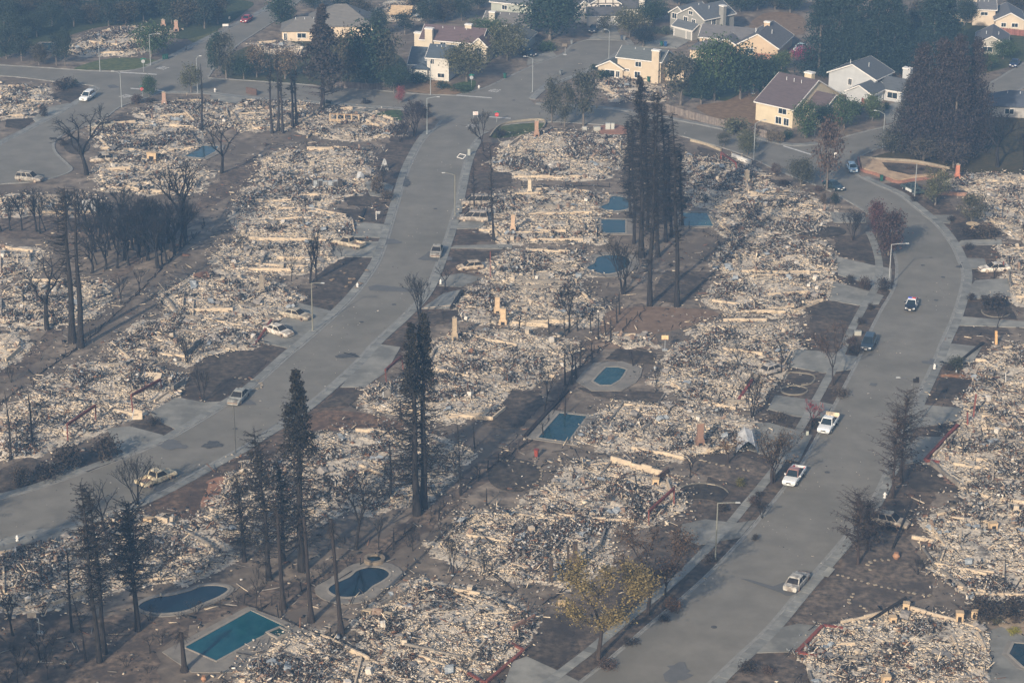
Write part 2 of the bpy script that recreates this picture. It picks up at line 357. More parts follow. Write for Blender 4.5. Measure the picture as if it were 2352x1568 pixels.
def pavement(K, side, d0, d1, i0, i1, label, slab=1.55):
    o = root('pavement', None, None); o['kind'] = 'structure'; o['label'] = label
    P0 = offset(K, side * d0)[i0:i1]; P1 = offset(K, side * d1)[i0:i1]
    c = np.r_[0, np.cumsum(np.linalg.norm(np.diff((P0 + P1) / 2, axis=0), axis=1))]; n = int(c[-1] / slab)
    far = MB(); k = 0
    fx = lambda Q, t: np.array([np.interp(t, c, Q[:, 0]), np.interp(t, c, Q[:, 1])])
    for i in range(n):
        t0 = i * slab + .025; t1 = (i + 1) * slab - .025
        q = [fx(P0, t0), fx(P0, t1), fx(P1, t1), fx(P1, t0)]
        zt = .14 + random.uniform(-.012, .012); mb = MB(); w = 1 + random.gauss(0, .10)
        if q[0][1] < 520 and k < 290:
            mb.prism(q, -.05, zt); mb.obj('paving_slab', M['walk'], o, (w, w, w * .98)); k += 1
        else: far.prism(q, -.05, zt)
    if far.n: far.obj('paving', M['walk'], o, (1, 1, 1), kind='stuff')
    return o
pavement(KA_L, 1, .17, 1.55, 3, -4, 'slab pavement along the left side of the middle street')
pavement(KA_R, -1, .17, 1.55, 3, -4, 'slab pavement along the right side of the middle street')
pavement(KB_L, 1, 2.5, 3.95, 0, -14, 'slab pavement set back behind the planting strip of the right-hand street')
pavement(KB_R, -1, .17, 1.65, 0, -8, 'slab pavement along the right side of the right-hand street')
for K_, s_, lb in ((C_S2, -1, 'pavement in front of the lots by the thin burnt trunks'), (C_N3, 1, 'pavement along the weathered board fence'), (F_L, 1, 'pavement beside the parked white estate car'), (E_R, -1, 'pavement beside the cream house on the cul-de-sac'), (D_L, 1, 'pavement beside the green lawn')):
    pavement(smooth_line(GP(K_), 1.5), s_, .17, 1.6, 0, None, lb, 3.0)
st = smooth_line(GP(B_L), 1.5); mbp = MB(); strip(mbp, offset(st, .17)[:-14], offset(st, 2.48)[:-14], 0, .06)
mbp.obj('planting_strip', M['lawn'], color=(1.5, 1.4, 1.3), label='scorched planting strip between kerb and pavement of the right-hand street', kind='structure')
# ---- driveways and paths
DRV = [[(838, 420), (860, 413), (905, 428), (893, 455), (850, 450)], [(812, 510), (893, 517), (882, 547), (806, 545)], [(770, 553), (880, 557), (858, 592), (760, 590)],
 [(680, 695), (768, 717), (715, 770), (660, 800), (590, 785), (640, 745)], [(345, 948), (405, 913), (470, 925), (520, 922), (440, 978), (405, 987), (360, 967)],
 [(245, 985), (300, 980), (375, 1000), (370, 1015), (300, 1045), (270, 1032)], [(112, 1062), (140, 1058), (200, 1082), (120, 1100)],
 [(1018, 675), (1063, 665), (1035, 709), (968, 710)], [(1012, 637), (1060, 628), (1108, 640), (1060, 660), (1008, 657)], [(1060, 508), (1120, 503), (1105, 525), (1040, 527)], [(1045, 565), (1176, 562), (1176, 572), (1030, 571)],
 [(860, 790), (920, 798), (888, 855), (862, 872), (840, 890), (782, 890)], [(0, 1240), (60, 1222), (225, 1188), (140, 1242), (60, 1262), (0, 1275)],
 [(1905, 488), (1985, 492), (1990, 512), (1915, 512)], [(1920, 590), (2005, 610), (2048, 618), (2046, 668), (1925, 632)], [(1915, 648), (1990, 668), (2030, 680), (2018, 700), (1970, 702), (1905, 690)],
 [(1825, 803), (1890, 808), (1972, 820), (1955, 850), (1890, 857), (1812, 842)], [(1780, 908), (1855, 918), (1914, 930), (1890, 960), (1830, 957), (1764, 940)], [(1708, 972), (1768, 972), (1815, 985), (1866, 1000), (1835, 1060), (1770, 1050), (1710, 1030)],
 [(1566, 1205), (1620, 1193), (1690, 1202), (1735, 1195), (1700, 1235), (1606, 1252), (1560, 1235)], [(1176, 1520), (1210, 1508), (1275, 1538), (1330, 1565), (1300, 1600), (1150, 1600)],
 [(2240, 645), (2315, 640), (2322, 682), (2205, 690)], [(2208, 553), (2300, 550), (2302, 563), (2195, 565)], [(2208, 593), (2262, 595), (2268, 616), (2216, 620)], [(2200, 727), (2360, 740), (2360, 753), (2195, 748)],
 [(2168, 788), (2255, 798), (2235, 832), (2150, 832)], [(2115, 930), (2212, 938), (2200, 967), (2100, 985)], [(2075, 1030), (2110, 1003), (2176, 1005), (2124, 1060), (2060, 1070)], [(1764, 1448), (1832, 1433), (1890, 1440), (1830, 1497), (1730, 1500)],
 [(2270, 1450), (2300, 1440), (2352, 1462), (2380, 1600), (2262, 1590), (2278, 1510)], [(2118, 495), (2190, 495), (2182, 514), (2150, 512)], [(100, 250), (155, 238), (178, 240), (90, 287), (75, 275)],
 [(485, 218), (565, 226), (550, 240), (480, 234)], [(800, 253), (870, 248), (840, 268), (790, 262)], [(1351, 92), (1376, 62), (1412, 60), (1430, 94)], [(1440, 108), (1503, 95), (1545, 79), (1592, 90), (1555, 112), (1505, 110)],
 [(2030, 245), (2080, 228), (2084, 272), (2035, 286)], [(1210, 152), (1214, 125), (1268, 118), (1280, 130)], [(0, 395), (0, 372), (20, 370)], [(1795, 905), (1848, 885), (1862, 890), (1855, 915)]]
for k, p in enumerate(DRV[:-2]):
    w = random.uniform(.85, 1.12); flat('driveway', p, M['drive'], .125, 'grey concrete driveway apron in front of a burnt lot', (w, w, w * .98), thick=.17)
# ---- scorched front yards behind the pavements; drives lie over them
for K_, s_, d0_, d1_, i0_, i1_, c_, lb in ((KB_L, 1, 3.98, 11.5, 2, -16, (1.5, 1.42, 1.36), 'scorched front yards left of the right-hand street'), (KB_R, -1, 1.68, 8.5, 2, -12, (1.7, 1.55, 1.42), 'scorched front yards right of the right-hand street'), (KA_L, 1, 1.58, 8.0, 8, -6, (1.5, 1.42, 1.38), 'scorched front yards left of the middle street'), (KA_R, -1, 1.58, 6.5, 8, -6, (1.7, 1.5, 1.38), 'scorched front yards right of the middle street')):
    P0_ = offset(K_, s_ * d0_)[i0_:i1_]; P1_ = offset(K_, s_ * d1_)[i0_:i1_]; P1_ = P1_ + RNG.normal(0, .45, P1_.shape); mb = MB(); strip(mb, P0_ if s_ < 0 else P1_, P1_ if s_ < 0 else P0_, -.02, .022 + .001 * s_ + .0001 * i0_); mb.obj('front_yard', M['lawn'], None, c_, label=lb, kind='structure')
# ---- burnt lawns, beds, soil
LWN = [[(788, 452), (853, 450), (848, 476), (800, 473)], [(773, 480), (886, 485), (876, 512), (805, 509)], [(720, 642), (788, 595), (843, 602), (825, 648), (795, 672), (748, 664)], [(680, 662), (763, 665), (790, 677), (773, 696), (713, 687)], [(708, 690), (767, 702), (753, 714), (693, 698)],
 [(480, 808), (588, 805), (622, 815), (560, 880), (500, 914), (415, 910), (437, 860)], [(297, 985), (325, 965), (385, 970), (395, 982), (360, 1000)], [(0, 1080), (62, 1050), (112, 1060), (115, 1090), (50, 1115), (0, 1122)], [(130, 1055), (220, 1025), (275, 1055), (200, 1084), (140, 1084)],
 [(15, 275), (85, 272), (50, 299), (10, 292)], [(112, 220), (170, 200), (198, 215), (165, 237)], [(240, 285), (280, 265), (330, 275), (300, 290)], [(1076, 405), (1120, 397), (1176, 395), (1176, 425), (1150, 432), (1064, 435)], [(1048, 556), (1055, 543), (1125, 536), (1140, 553), (1050, 560)], [(1043, 577), (1150, 576), (1112, 602), (1030, 602)],
 [(965, 720), (1050, 712), (1060, 735), (940, 762)], [(895, 785), (925, 755), (960, 752), (975, 770), (920, 787)], [(783, 895), (838, 897), (808, 930), (725, 940)], [(1110, 975), (1180, 897), (1240, 895), (1250, 925), (1191, 985), (1130, 980)],
 [(1505, 655), (1530, 622), (1640, 625), (1600, 680), (1560, 700), (1500, 690)], [(1393, 825), (1416, 800), (1511, 812), (1496, 837), (1440, 834)], [(1911, 570), (1958, 567), (2004, 585), (2008, 605), (1940, 592)], [(1846, 695), (1914, 690), (1966, 706), (1954, 742), (1851, 720)],
 [(1764, 412), (1800, 415), (1822, 427), (1780, 434)], [(1814, 857), (1866, 862), (1871, 872), (1856, 884), (1804, 872)], [(1764, 948), (1831, 960), (1814, 987), (1764, 977)], [(1566, 1067), (1600, 1042), (1700, 1047), (1765, 1075), (1726, 1115), (1610, 1087)],
 [(1206, 1512), (1251, 1415), (1300, 1405), (1330, 1495), (1272, 1537)], [(2182, 520), (2214, 510), (2300, 527), (2285, 552), (2200, 552)], [(2219, 567), (2274, 565), (2274, 590), (2232, 592)], [(2226, 695), (2314, 692), (2336, 735), (2212, 725)], [(2206, 749), (2314, 755), (2325, 768), (2196, 773)], [(2116, 462), (2184, 460), (2154, 482)],
 [(2161, 867), (2236, 872), (2221, 897), (2194, 915), (2138, 917)], [(2081, 1110), (2096, 1072), (2134, 1067), (2226, 1105), (2200, 1132), (2105, 1129)], [(1824, 1421), (1924, 1308), (1976, 1238), (2076, 1233), (2114, 1288), (2139, 1363), (2060, 1391), (1990, 1428), (1900, 1436)],
 [(1601, 337), (1650, 350), (1651, 362), (1625, 366), (1605, 355)], [(2250, 1385), (2352, 1390), (2352, 1430), (2300, 1415)], [(1690, 1545), (1790, 1505), (1900, 1540), (1900, 1600), (1680, 1600)], [(1326, 890), (1420, 897), (1528, 902), (1512, 928), (1430, 920), (1363, 910)]]
dark = lambda: random.uniform(.8, 1.2)
for k, p in enumerate(LWN):
    w = dark() * (1.9 if k in (35, 26, 38) else 1.5 if k in (18, 19, 39, 27) else 1.15); flat('burnt_lawn', p, M['lawn'], .07, 'blackened patch of burnt lawn', (w, w * .97, w * .95), thick=.1, smooth=k in (2, 5, 6, 26, 35), ragged=.16)
for p, c, lb in (([(340, 1153), (412, 1110), (470, 1108), (477, 1120), (457, 1165), (480, 1180), (560, 1230), (520, 1247), (400, 1180)], (1.9, 1.55, 1.35), 'reddish scorched front lawn by the burnt pickup'),
                 ([(720, 950), (800, 945), (890, 960), (940, 985), (850, 1000), (760, 990), (700, 985)], (2.3, 1.8, 1.5), 'reddish bare earth between two ruins'), ([(2161, 860), (2240, 862), (2262, 880), (2240, 905), (2160, 866)], (4, 2.6, 1.7), 'rusty brown grass edge beside a black lawn')):
    flat('burnt_lawn', p, M['lawn'], .06, lb, c, smooth=True)
def ell(cx, cy, rx, ry, n=28, a0=0, a1=2 * math.pi): return [(cx + rx * math.cos(a0 + (a1 - a0) * i / n), cy + ry * math.sin(a0 + (a1 - a0) * i / n)) for i in range(n)]
for e_, lb in ((ell(1182, 1092, 62, 38), 'round burnt lawn bordered by a curved path'), (ell(1886, 533, 58, 13), 'oval burnt bed with a brown centre'), (ell(176, 336, 30, 19), 'dark oval planting bed at the bulb of the left street'), (ell(1824, 897, 28, 9), 'small dark oval bed beside a driveway'), (ell(176, 215, 26, 16), 'scrubby oval bed behind the white car')):
    flat('planting_bed', e_, M['lawn'], .10, lb, (1, 1, 1), thick=.1)
sc = [(1551, 1137)] + ell(1611, 1137, 60, 25, 20, math.pi, 2 * math.pi) + [(1671, 1137), (1655, 1155), (1620, 1147), (1580, 1147)]
flat('planting_bed', sc, M['lawn'], .12, 'half-round black bed with a pale rim beside the red garage post', (.8, .8, .8), thick=.12)
for p, rimname in ((ell(1611, 1137, 60, 25, 24, math.pi, 2 * math.pi), 'half-round'), (ell(1824, 897, 29, 10, 32), 'small oval'), ([(1800, 874), (1812, 857), (1860, 861), (1870, 870), (1860, 882), (1840, 884)], 'kidney'), (ell(2290, 715, 34, 14, 20, .6, 3.4), 'curved')):
    P = smooth_line(GP(p), .6); mb = MB(); strip(mb, P, offset(P, .24), 0, .20); mb.obj('bed_edging', M['stone'], None, (.48, .50, .50), label=f'pale concrete edging of the {rimname} bed', kind='structure')
SOIL = [([(900, 200), (963, 182), (1000, 180), (1055, 205), (1048, 217), (1000, 217), (950, 212)], (1.0, .85, .62), 'dry tan front lawn before the white gable house'), ([(1764, 30), (1840, 37), (1845, 78), (1764, 80), (1720, 60)], (.85, .72, .55), 'dry brown field behind the houses'),
        ([(1600, 245), (1665, 233), (1740, 205), (1735, 290), (1640, 270)], (.85, .7, .5), 'dry brown back yard behind the board fence'), ([(470, 1110), (522, 1094), (505, 1130), (490, 1162), (462, 1165)], (1.25, .85, .68), 'pinkish paved path to a ruined porch'),
        ([(1825, 520), (1905, 523), (1935, 540), (1880, 545), (1830, 540)], (1, .8, .6), 'brown bare centre of the oval bed'), ([(1340, 800), (1420, 780), (1500, 770), (1500, 800), (1410, 800)], (1, .9, .8), 'pale bare earth below the burnt redwood clump'),
        ([(1400, 715), (1500, 705), (1640, 715), (1620, 740), (1430, 780), (1380, 760)], (.8, .68, .58), 'brown bare earth below the burnt redwood clump'), ([(1260, 1180), (1300, 1090), (1345, 1075), (1330, 1110), (1290, 1160), (1180, 1250), (1120, 1260)], (.95, .78, .65), 'curved dirt path round the burnt lawn'),
        ([(1950, 180), (2060, 160), (2060, 200), (1990, 200)], (.7, .62, .5), 'earth yard beside the white house'), ([(2200, 870), (2260, 858), (2290, 880), (2260, 915), (2210, 915), (2236, 880)], (1.1, .8, .6), 'rust brown earth beside the black lawn')]
for p, c, lb in SOIL: flat('bare_earth', p, M['soil'], .045, lb, c, smooth=True)
GRS = [([(170, 158), (250, 135), (352, 137), (345, 150), (295, 161), (225, 161)], (.75, .85, .6), 'surviving green corner lawn'), ([(860, 262), (918, 253), (922, 277), (885, 272)], (.45, .7, .45), 'small surviving green lawn by the dark burnt trees'), ([(1130, 316), (1145, 295), (1176, 286), (1250, 283), (1236, 298), (1176, 315)], (.6, .7, .45), 'walled corner lawn, green and half burnt'),
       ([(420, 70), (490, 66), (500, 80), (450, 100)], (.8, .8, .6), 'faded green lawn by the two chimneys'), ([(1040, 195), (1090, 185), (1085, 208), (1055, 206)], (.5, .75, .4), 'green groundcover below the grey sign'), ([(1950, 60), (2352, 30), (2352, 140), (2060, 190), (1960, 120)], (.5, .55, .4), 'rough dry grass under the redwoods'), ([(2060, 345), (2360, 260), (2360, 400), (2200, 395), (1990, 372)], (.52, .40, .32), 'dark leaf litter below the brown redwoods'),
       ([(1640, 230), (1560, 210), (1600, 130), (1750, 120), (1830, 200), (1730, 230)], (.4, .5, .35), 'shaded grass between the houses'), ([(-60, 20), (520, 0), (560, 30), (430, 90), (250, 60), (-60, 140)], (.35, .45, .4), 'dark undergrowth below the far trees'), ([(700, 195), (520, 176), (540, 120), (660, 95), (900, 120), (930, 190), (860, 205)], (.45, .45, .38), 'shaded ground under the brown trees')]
for p, c, lb in GRS: flat('lawn', p, M['grass'], .03, lb, c, smooth=True)
flat('red_paving', [(1373, 293), (1395, 285), (1440, 291), (1442, 308), (1380, 310)], M['brick'], .11, 'red brick paved terrace behind the first ruin', (1.15, 1, .95), thick=.1)
flat('corner_bed', [(1975, 368), (2020, 372), (2100, 378), (2175, 392), (2170, 402), (2100, 412), (2060, 418), (2040, 412), (2010, 400), (1980, 390)], M['soil'], .5, 'raised corner bed of tan gravel', (1.9, 1.7, 1.35), thick=.5)
flat('burnt_lawn', [(2025, 378), (2100, 382), (2165, 393), (2150, 403), (2090, 407), (2040, 396)], M['lawn'], .53, 'scorched shrubs on the raised corner bed', (1.4, 1.3, 1.2), thick=.05)
flat('paving_slab', [(1886, 1322), (1902, 1303), (1918, 1308), (1902, 1327)], M['drive'], .165, 'single pale new slab in the right-hand pavement', (1.5, 1.5, 1.45), thick=.03)
for p_, nm_ in (([(1925, 1322), (1980, 1336), (2040, 1352), (2100, 1364), (2135, 1368)], 'row of small pale stones across the dark right-hand yard'), ([(2000, 1310), (1993, 1298), (2010, 1288), (2040, 1287)], 'curved stone edging below the terracotta jar'), ([(1720, 1082), (1660, 1070), (1610, 1058)], 'pale edging line across the dark corner yard'), ([(1960, 1365), (1950, 1385), (1975, 1392), (1990, 1405), (1985, 1425)], 'wavy dark stone edging on the right-hand yard'), ([(1230, 1112), (1244, 1095), (1236, 1075), (1200, 1062), (1150, 1058)], 'curved edging round the round burnt lawn'), ([(540, 868), (590, 876), (600, 890), (560, 906)], 'curved edging on the big left lawn')):
    P_ = smooth_line(GP(p_), .9); mb = MB()
    for q_ in P_: mb.box((q_[0] + random.gauss(0, .05), q_[1] + random.gauss(0, .05), .13), (random.uniform(.3, .7), random.uniform(.2, .35), .16), random.uniform(0, 3))
    mb.obj('edging_stones', M['stone'], None, (.62, .62, .6), kind='stuff', label=nm_)
# worn markings, scorch marks, patches on the asphalt
zr = .078
def mark(name, p, m, label, sm=False):
    global zr
    zr += .0003; return flat(name, p, m, zr, label, smooth=sm, ragged=.22 if sm else 0)
for p, lb in (([(276, 166), (360, 171), (360, 173), (276, 168)], 'white limit line before the green corner lawn'), ([(300, 203), (378, 209), (378, 211), (300, 205)], 'white limit line across the street of the white car'), ([(1048, 219), (1130, 225), (1130, 227), (1048, 221)], 'white limit line below the grey-backed sign'), ([(1118, 268), (1173, 272), (1173, 274), (1118, 270)], 'white limit line by the red stop sign'), ([(1800, 335), (1864, 355), (1862, 357), (1798, 337)], 'white limit line by the board fence corner')):
    mark('road_marking', p, M['roadpaint'], lb)
LET = {'S': ['###', '#..', '###', '..#', '###'], 'T': ['###', '.#.', '.#.', '.#.', '.#.'], 'O': ['###', '#.#', '#.#', '#.#', '###'], 'P': ['###', '#.#', '###', '#..', '#..']}
def word(txt, px, py, rz, w, h, label):
    b = G(px, py); mb = MB(); cw = w / (len(txt) * 4 - 1); ch = h / 5
    for i, c in enumerate(txt):
        for r_, row in enumerate(LET[c]):
            for q, s_ in enumerate(row):
                if s_ == '#': mb.add([((i * 4 + q) * cw - w / 2, (4 - r_) * ch - h / 2, 0), ((i * 4 + q + 1) * cw - w / 2, (4 - r_) * ch - h / 2, 0), ((i * 4 + q + 1) * cw - w / 2, (5 - r_) * ch - h / 2, 0), ((i * 4 + q) * cw - w / 2, (5 - r_) * ch - h / 2, 0)], [[0, 1, 2, 3]])
    o = mb.obj('road_marking', M['roadpaint'], label=label, kind='structure', loc=(b[0], b[1], .082), rz=R(rz))
for px, py, rz, lb in ((1136, 209, 155, 'worn STOP lettering on the cul-de-sac mouth'), (374, 157, 150, 'worn STOP lettering by the green corner lawn'), (289, 222, -35, 'worn STOP lettering on the street of the white car'), (1085, 290, -20, 'worn STOP lettering at the top of the middle street')):
    word('STOP', px, py, rz, 2.4, 2.6, lb)
for x, y, rx, ry, lb in ((890, 556, 30, 6, 'black scorch mark on the asphalt by the burnt pickup'), (800, 817, 25, 7, 'black scorch mark in the bend of the middle street'), (487, 1022, 22, 8, 'black scorch mark below the burnt sedan'), (395, 1022, 30, 10, 'black scorch mark with ash by the left kerb'), (1000, 590, 32, 13, 'scorch ring round the burnt sedan in the middle street'), (548, 922, 36, 12, 'scorch ring round the burnt sedan at the left kerb'), (1826, 1345, 42, 18, 'scorch ring round the burnt sedan at the right kerb'), (358, 1110, 50, 16, 'scorch ring round the burnt pickup'), (2148, 832, 30, 6, 'black scorch mark by the white hydrant'), (930, 418, 10, 12, 'burnt patch at the kerb near the fallen frame'), (2210, 612, 14, 4, 'black burnt patch at the right kerb'), (2395, 660, 8, 4, 'black patch'), (1555, 1545, 30, 22, 'long dark mark on the near asphalt'), (75, 412, 18, 5, 'black mark beside the burnt estate car')):  # the long near mark is only a darker tone on the asphalt
    if x < 2352: mark('dark_mark', [(x + rx * (1 + .3 * math.sin(3 * t_)) * math.cos(t_), y + ry * (1 + .25 * math.sin(2 * t_ + x)) * math.sin(t_)) for t_ in np.linspace(0, 6.2, 22)], M['stain'] if rx < 30 else M['patch'], lb, True)
for p, lb in (([(845, 659), (865, 655), (985, 667), (983, 673), (850, 668)], 'dark repair strip across the middle street'), ([(246, 197), (262, 195), (276, 202), (252, 204)], 'dark asphalt patch by the white car'), ([(1700, 1329), (1720, 1331), (1800, 1354), (1790, 1361)], 'dark repair strip across the right-hand street'), ([(2000, 880), (2016, 881), (2012, 888), (1996, 886)], 'small square patch on the right-hand street')):
    mark('asphalt_patch', p, M['patch'], lb)
for x, y in ((2166, 637), (1180, 231), (1000, 480), (905, 700), (540, 985), (2120, 610), (1900, 1085), (1640, 1440), (830, 740), (2150, 690)):
    b_ = G(x, y); mb = MB(); mb.cyl((0, 0, .05), (0, 0, .081), .42, n=14); mb.obj('manhole_cover', M['stain'], label='round dark manhole cover in the asphalt', kind='structure', loc=(b_[0], b_[1], 0))
# ash flakes lying on the streets
C = []
for poly, n in (((A_L + A_R[::-1]), 520), ((B_L[4:16] + B_R[4:18][::-1]), 330), ((C_N3 + C_S3[::-1]), 120), ((E_L + E_R[::-1]), 60)):
    P = GP(poly); lo = P.min(0); hi = P.max(0); q = RNG.uniform(lo, hi, (n * 4, 2)); q = q[inpoly(P, q[:, 0], q[:, 1])][:n]
    cl = (vnoise(q[:, 0], q[:, 1], .12) > .42); C.append(q[cl])
C = np.concatenate(C); n = len(C); sz = RNG.lognormal(-2.1, .45, n)
link('ash_flakes', boxes_mesh('ash_flakes', np.c_[C, np.full(n, .09)], np.c_[sz, sz * .8, np.full(n, .02)], euler_mats(RNG.uniform(0, 6, n), np.zeros(n), np.zeros(n)), DEB[:4], RNG.choice([0, 1, 1, 3], n)), label='white ash flakes scattered over the streets', kind='stuff')
# ================================================================ RUINED HOUSES
CUBE8 = None
def min_rect(P):
    best = None
    for k in range(0, 90, 3):
        a_ = R(k); q = P @ np.array([[math.cos(a_), -math.sin(a_)], [math.sin(a_), math.cos(a_)]]); s = q.max(0) - q.min(0)
        if best is None or s[0] * s[1] < best[0]: best = (s[0] * s[1], k, q.min(0), q.max(0))
    return best
SHEETS = []
for v in range(4):                                    # bent sheets of roofing metal
    mb = MB(); n = 5; rg = random.Random(v); vs = []
    for i in range(n):
        for j in range(3): vs.append(((i - 2) * .5 + rg.gauss(0, .05), (j - 1) * .45 + rg.gauss(0, .05), .10 + .35 * abs(math.sin(i * 1.1 + v)) + rg.random() * .22))
    k = len(vs); vs += [(x, y, z - .03) for x, y, z in vs]
    f = [[i * 3 + j, (i + 1) * 3 + j, (i + 1) * 3 + j + 1, i * 3 + j + 1] for i in range(n - 1) for j in range(2)]
    mb.add(vs, f + [[k + q for q in x[::-1]] for x in f]); SHEETS.append(mb.mesh('metal_sheet', DEB[5] if v % 2 else DEB[2]))
mb = MB(); mb.cyl((0, 0, 0), (0, 0, 1.3), .28, n=10); mb.cyl((0, 0, 1.3), (0, 0, 1.36), .28, .2, n=10); mb.cyl((.1, 0, 1.34), (.1, 0, 1.6), .03, n=6); HEATER = mb.mesh('water_heater', M['rusty'])
mb = MB(); mb.box((0, 0, .45), (.72, .68, .9)); mb.box((0, -.345, .5), (.6, .02, .6)); mb.box((0, 0, .92), (.74, .70, .04)); APPL = [mb.mesh('appliance', M['stone']), mb.mesh('appliance', M['rusty']), mb.mesh('appliance', DEB[1])]
BEAMS = []
for L in (2.2, 3.4, 4.8):
    mb = MB(); mb.beam((-L / 2, 0, .12), (L * .1, .05, .16), .16, .12); mb.beam((L * .1, .05, .16), (L / 2, -.1, .1), .13, .1); BEAMS.append([mb.mesh('charred_beam', DEB[3]), mb.mesh('charred_beam', DEB[2]), mb.mesh('pale_beam', DEB[0])])
def wall_obj(p0, p1, h, m, parent, w=.26, name='foundation_wall', z0=0.0):
    mb = MB(); p0 = np.array(p0); p1 = np.array(p1); L = np.linalg.norm(p1 - p0); d = (p1 - p0) / max(L, .01); k = max(1, int(L / 1.8)); yaw = math.atan2(d[1], d[0])
    for i in range(k):                                # uneven broken top, in short lengths
        hh = h * random.uniform(.75, 1.12); c = p0 + d * L * (i + .5) / k
        mb.box((c[0], c[1], z0 + hh / 2 - .05), (L / k - .012, w * random.uniform(.9, 1.1), hh + .1), yaw)
    return mb.obj(name, m, parent)
CARS = GP([(2093, 707), (1994, 797), (1901, 984), (1823, 1103), (1830, 1343), (2042, 1206), (548, 919), (360, 1107), (201, 229), (68, 416), (233, 294), (238, 371), (801, 566), (681, 730), (640, 767), (1003, 584), (1079, 619), (1089, 507), (1093, 470), (1957, 393), (1914, 434), (2095, 442), (567, 50), (1363, 73), (1212, 128), (2283, 623), (1838, 116), (2330, 152), (1775, 855), ])
POOLS = [[(425, 1488), (576, 1404), (668, 1447), (655, 1452), (637, 1444), (590, 1468), (497, 1519)],[(318, 1394), (350, 1376), (400, 1368), (438, 1358), (465, 1348), (500, 1347), (524, 1354), (505, 1370), (463, 1388), (425, 1404), (375, 1410), (338, 1406)],[(755, 1354), (768, 1343), (805, 1326), (820, 1313), (840, 1306), (868, 1305), (888, 1312), (893, 1323), (877, 1336), (855, 1348), (838, 1363), (812, 1372), (783, 1372), (762, 1364)],[(1236, 1007), (1286, 950), (1348, 957), (1303, 1017)],[(1363, 877), (1376, 862), (1393, 845), (1420, 845), (1438, 850), (1432, 862), (1423, 874), (1403, 886), (1378, 886)],[(1348, 617), (1366, 606), (1371, 594), (1391, 588), (1425, 588), (1443, 596), (1445, 610), (1425, 624), (1395, 631), (1370, 627)],[(1381, 505), (1436, 506), (1436, 537), (1381, 538)],[(1376, 477), (1398, 468), (1401, 455), (1416, 452), (1441, 458), (1446, 472), (1440, 482), (1413, 486), (1390, 483)],[(1566, 490), (1623, 490), (1638, 521), (1568, 521)],[(425, 361), (468, 336), (502, 337), (494, 350), (466, 365)],[(75, 115), (100, 99), (124, 100), (112, 119)],[(2318, 1503), (2330, 1478), (2352, 1480), (2390, 1500), (2380, 1550), (2350, 1532)],]
NOGO = [GP(p_) for p_ in DRV + LWN + POOLS] + [GP(A_L + A_R[::-1]), GP(B_L + B_R[::-1]), GP(F_L + F_R[::-1]), GP(C_S2 + C_N2[::-1]), GP(C_S3 + C_N3[::-1])]
NBOX = [(p_.min(0), p_.max(0)) for p_ in NOGO]
def clear(X, Y):                                      # where no loose debris may lie: drives, lawns, pools, streets, cars
    r = np.zeros(X.shape, bool); x0, x1, y0, y1 = X.min(), X.max(), Y.min(), Y.max()
    for p_, (a_, b_) in zip(NOGO, NBOX):
        if a_[0] < x1 and b_[0] > x0 and a_[1] < y1 and b_[1] > y0: r |= inpoly(p_, X, Y)
    return r
def nearcar(X, Y, d=2.9):
    r = np.zeros(X.shape, bool)
    for c_ in CARS: r |= (X - c_[0]) ** 2 + (Y - c_[1]) ** 2 < d * d
    return r
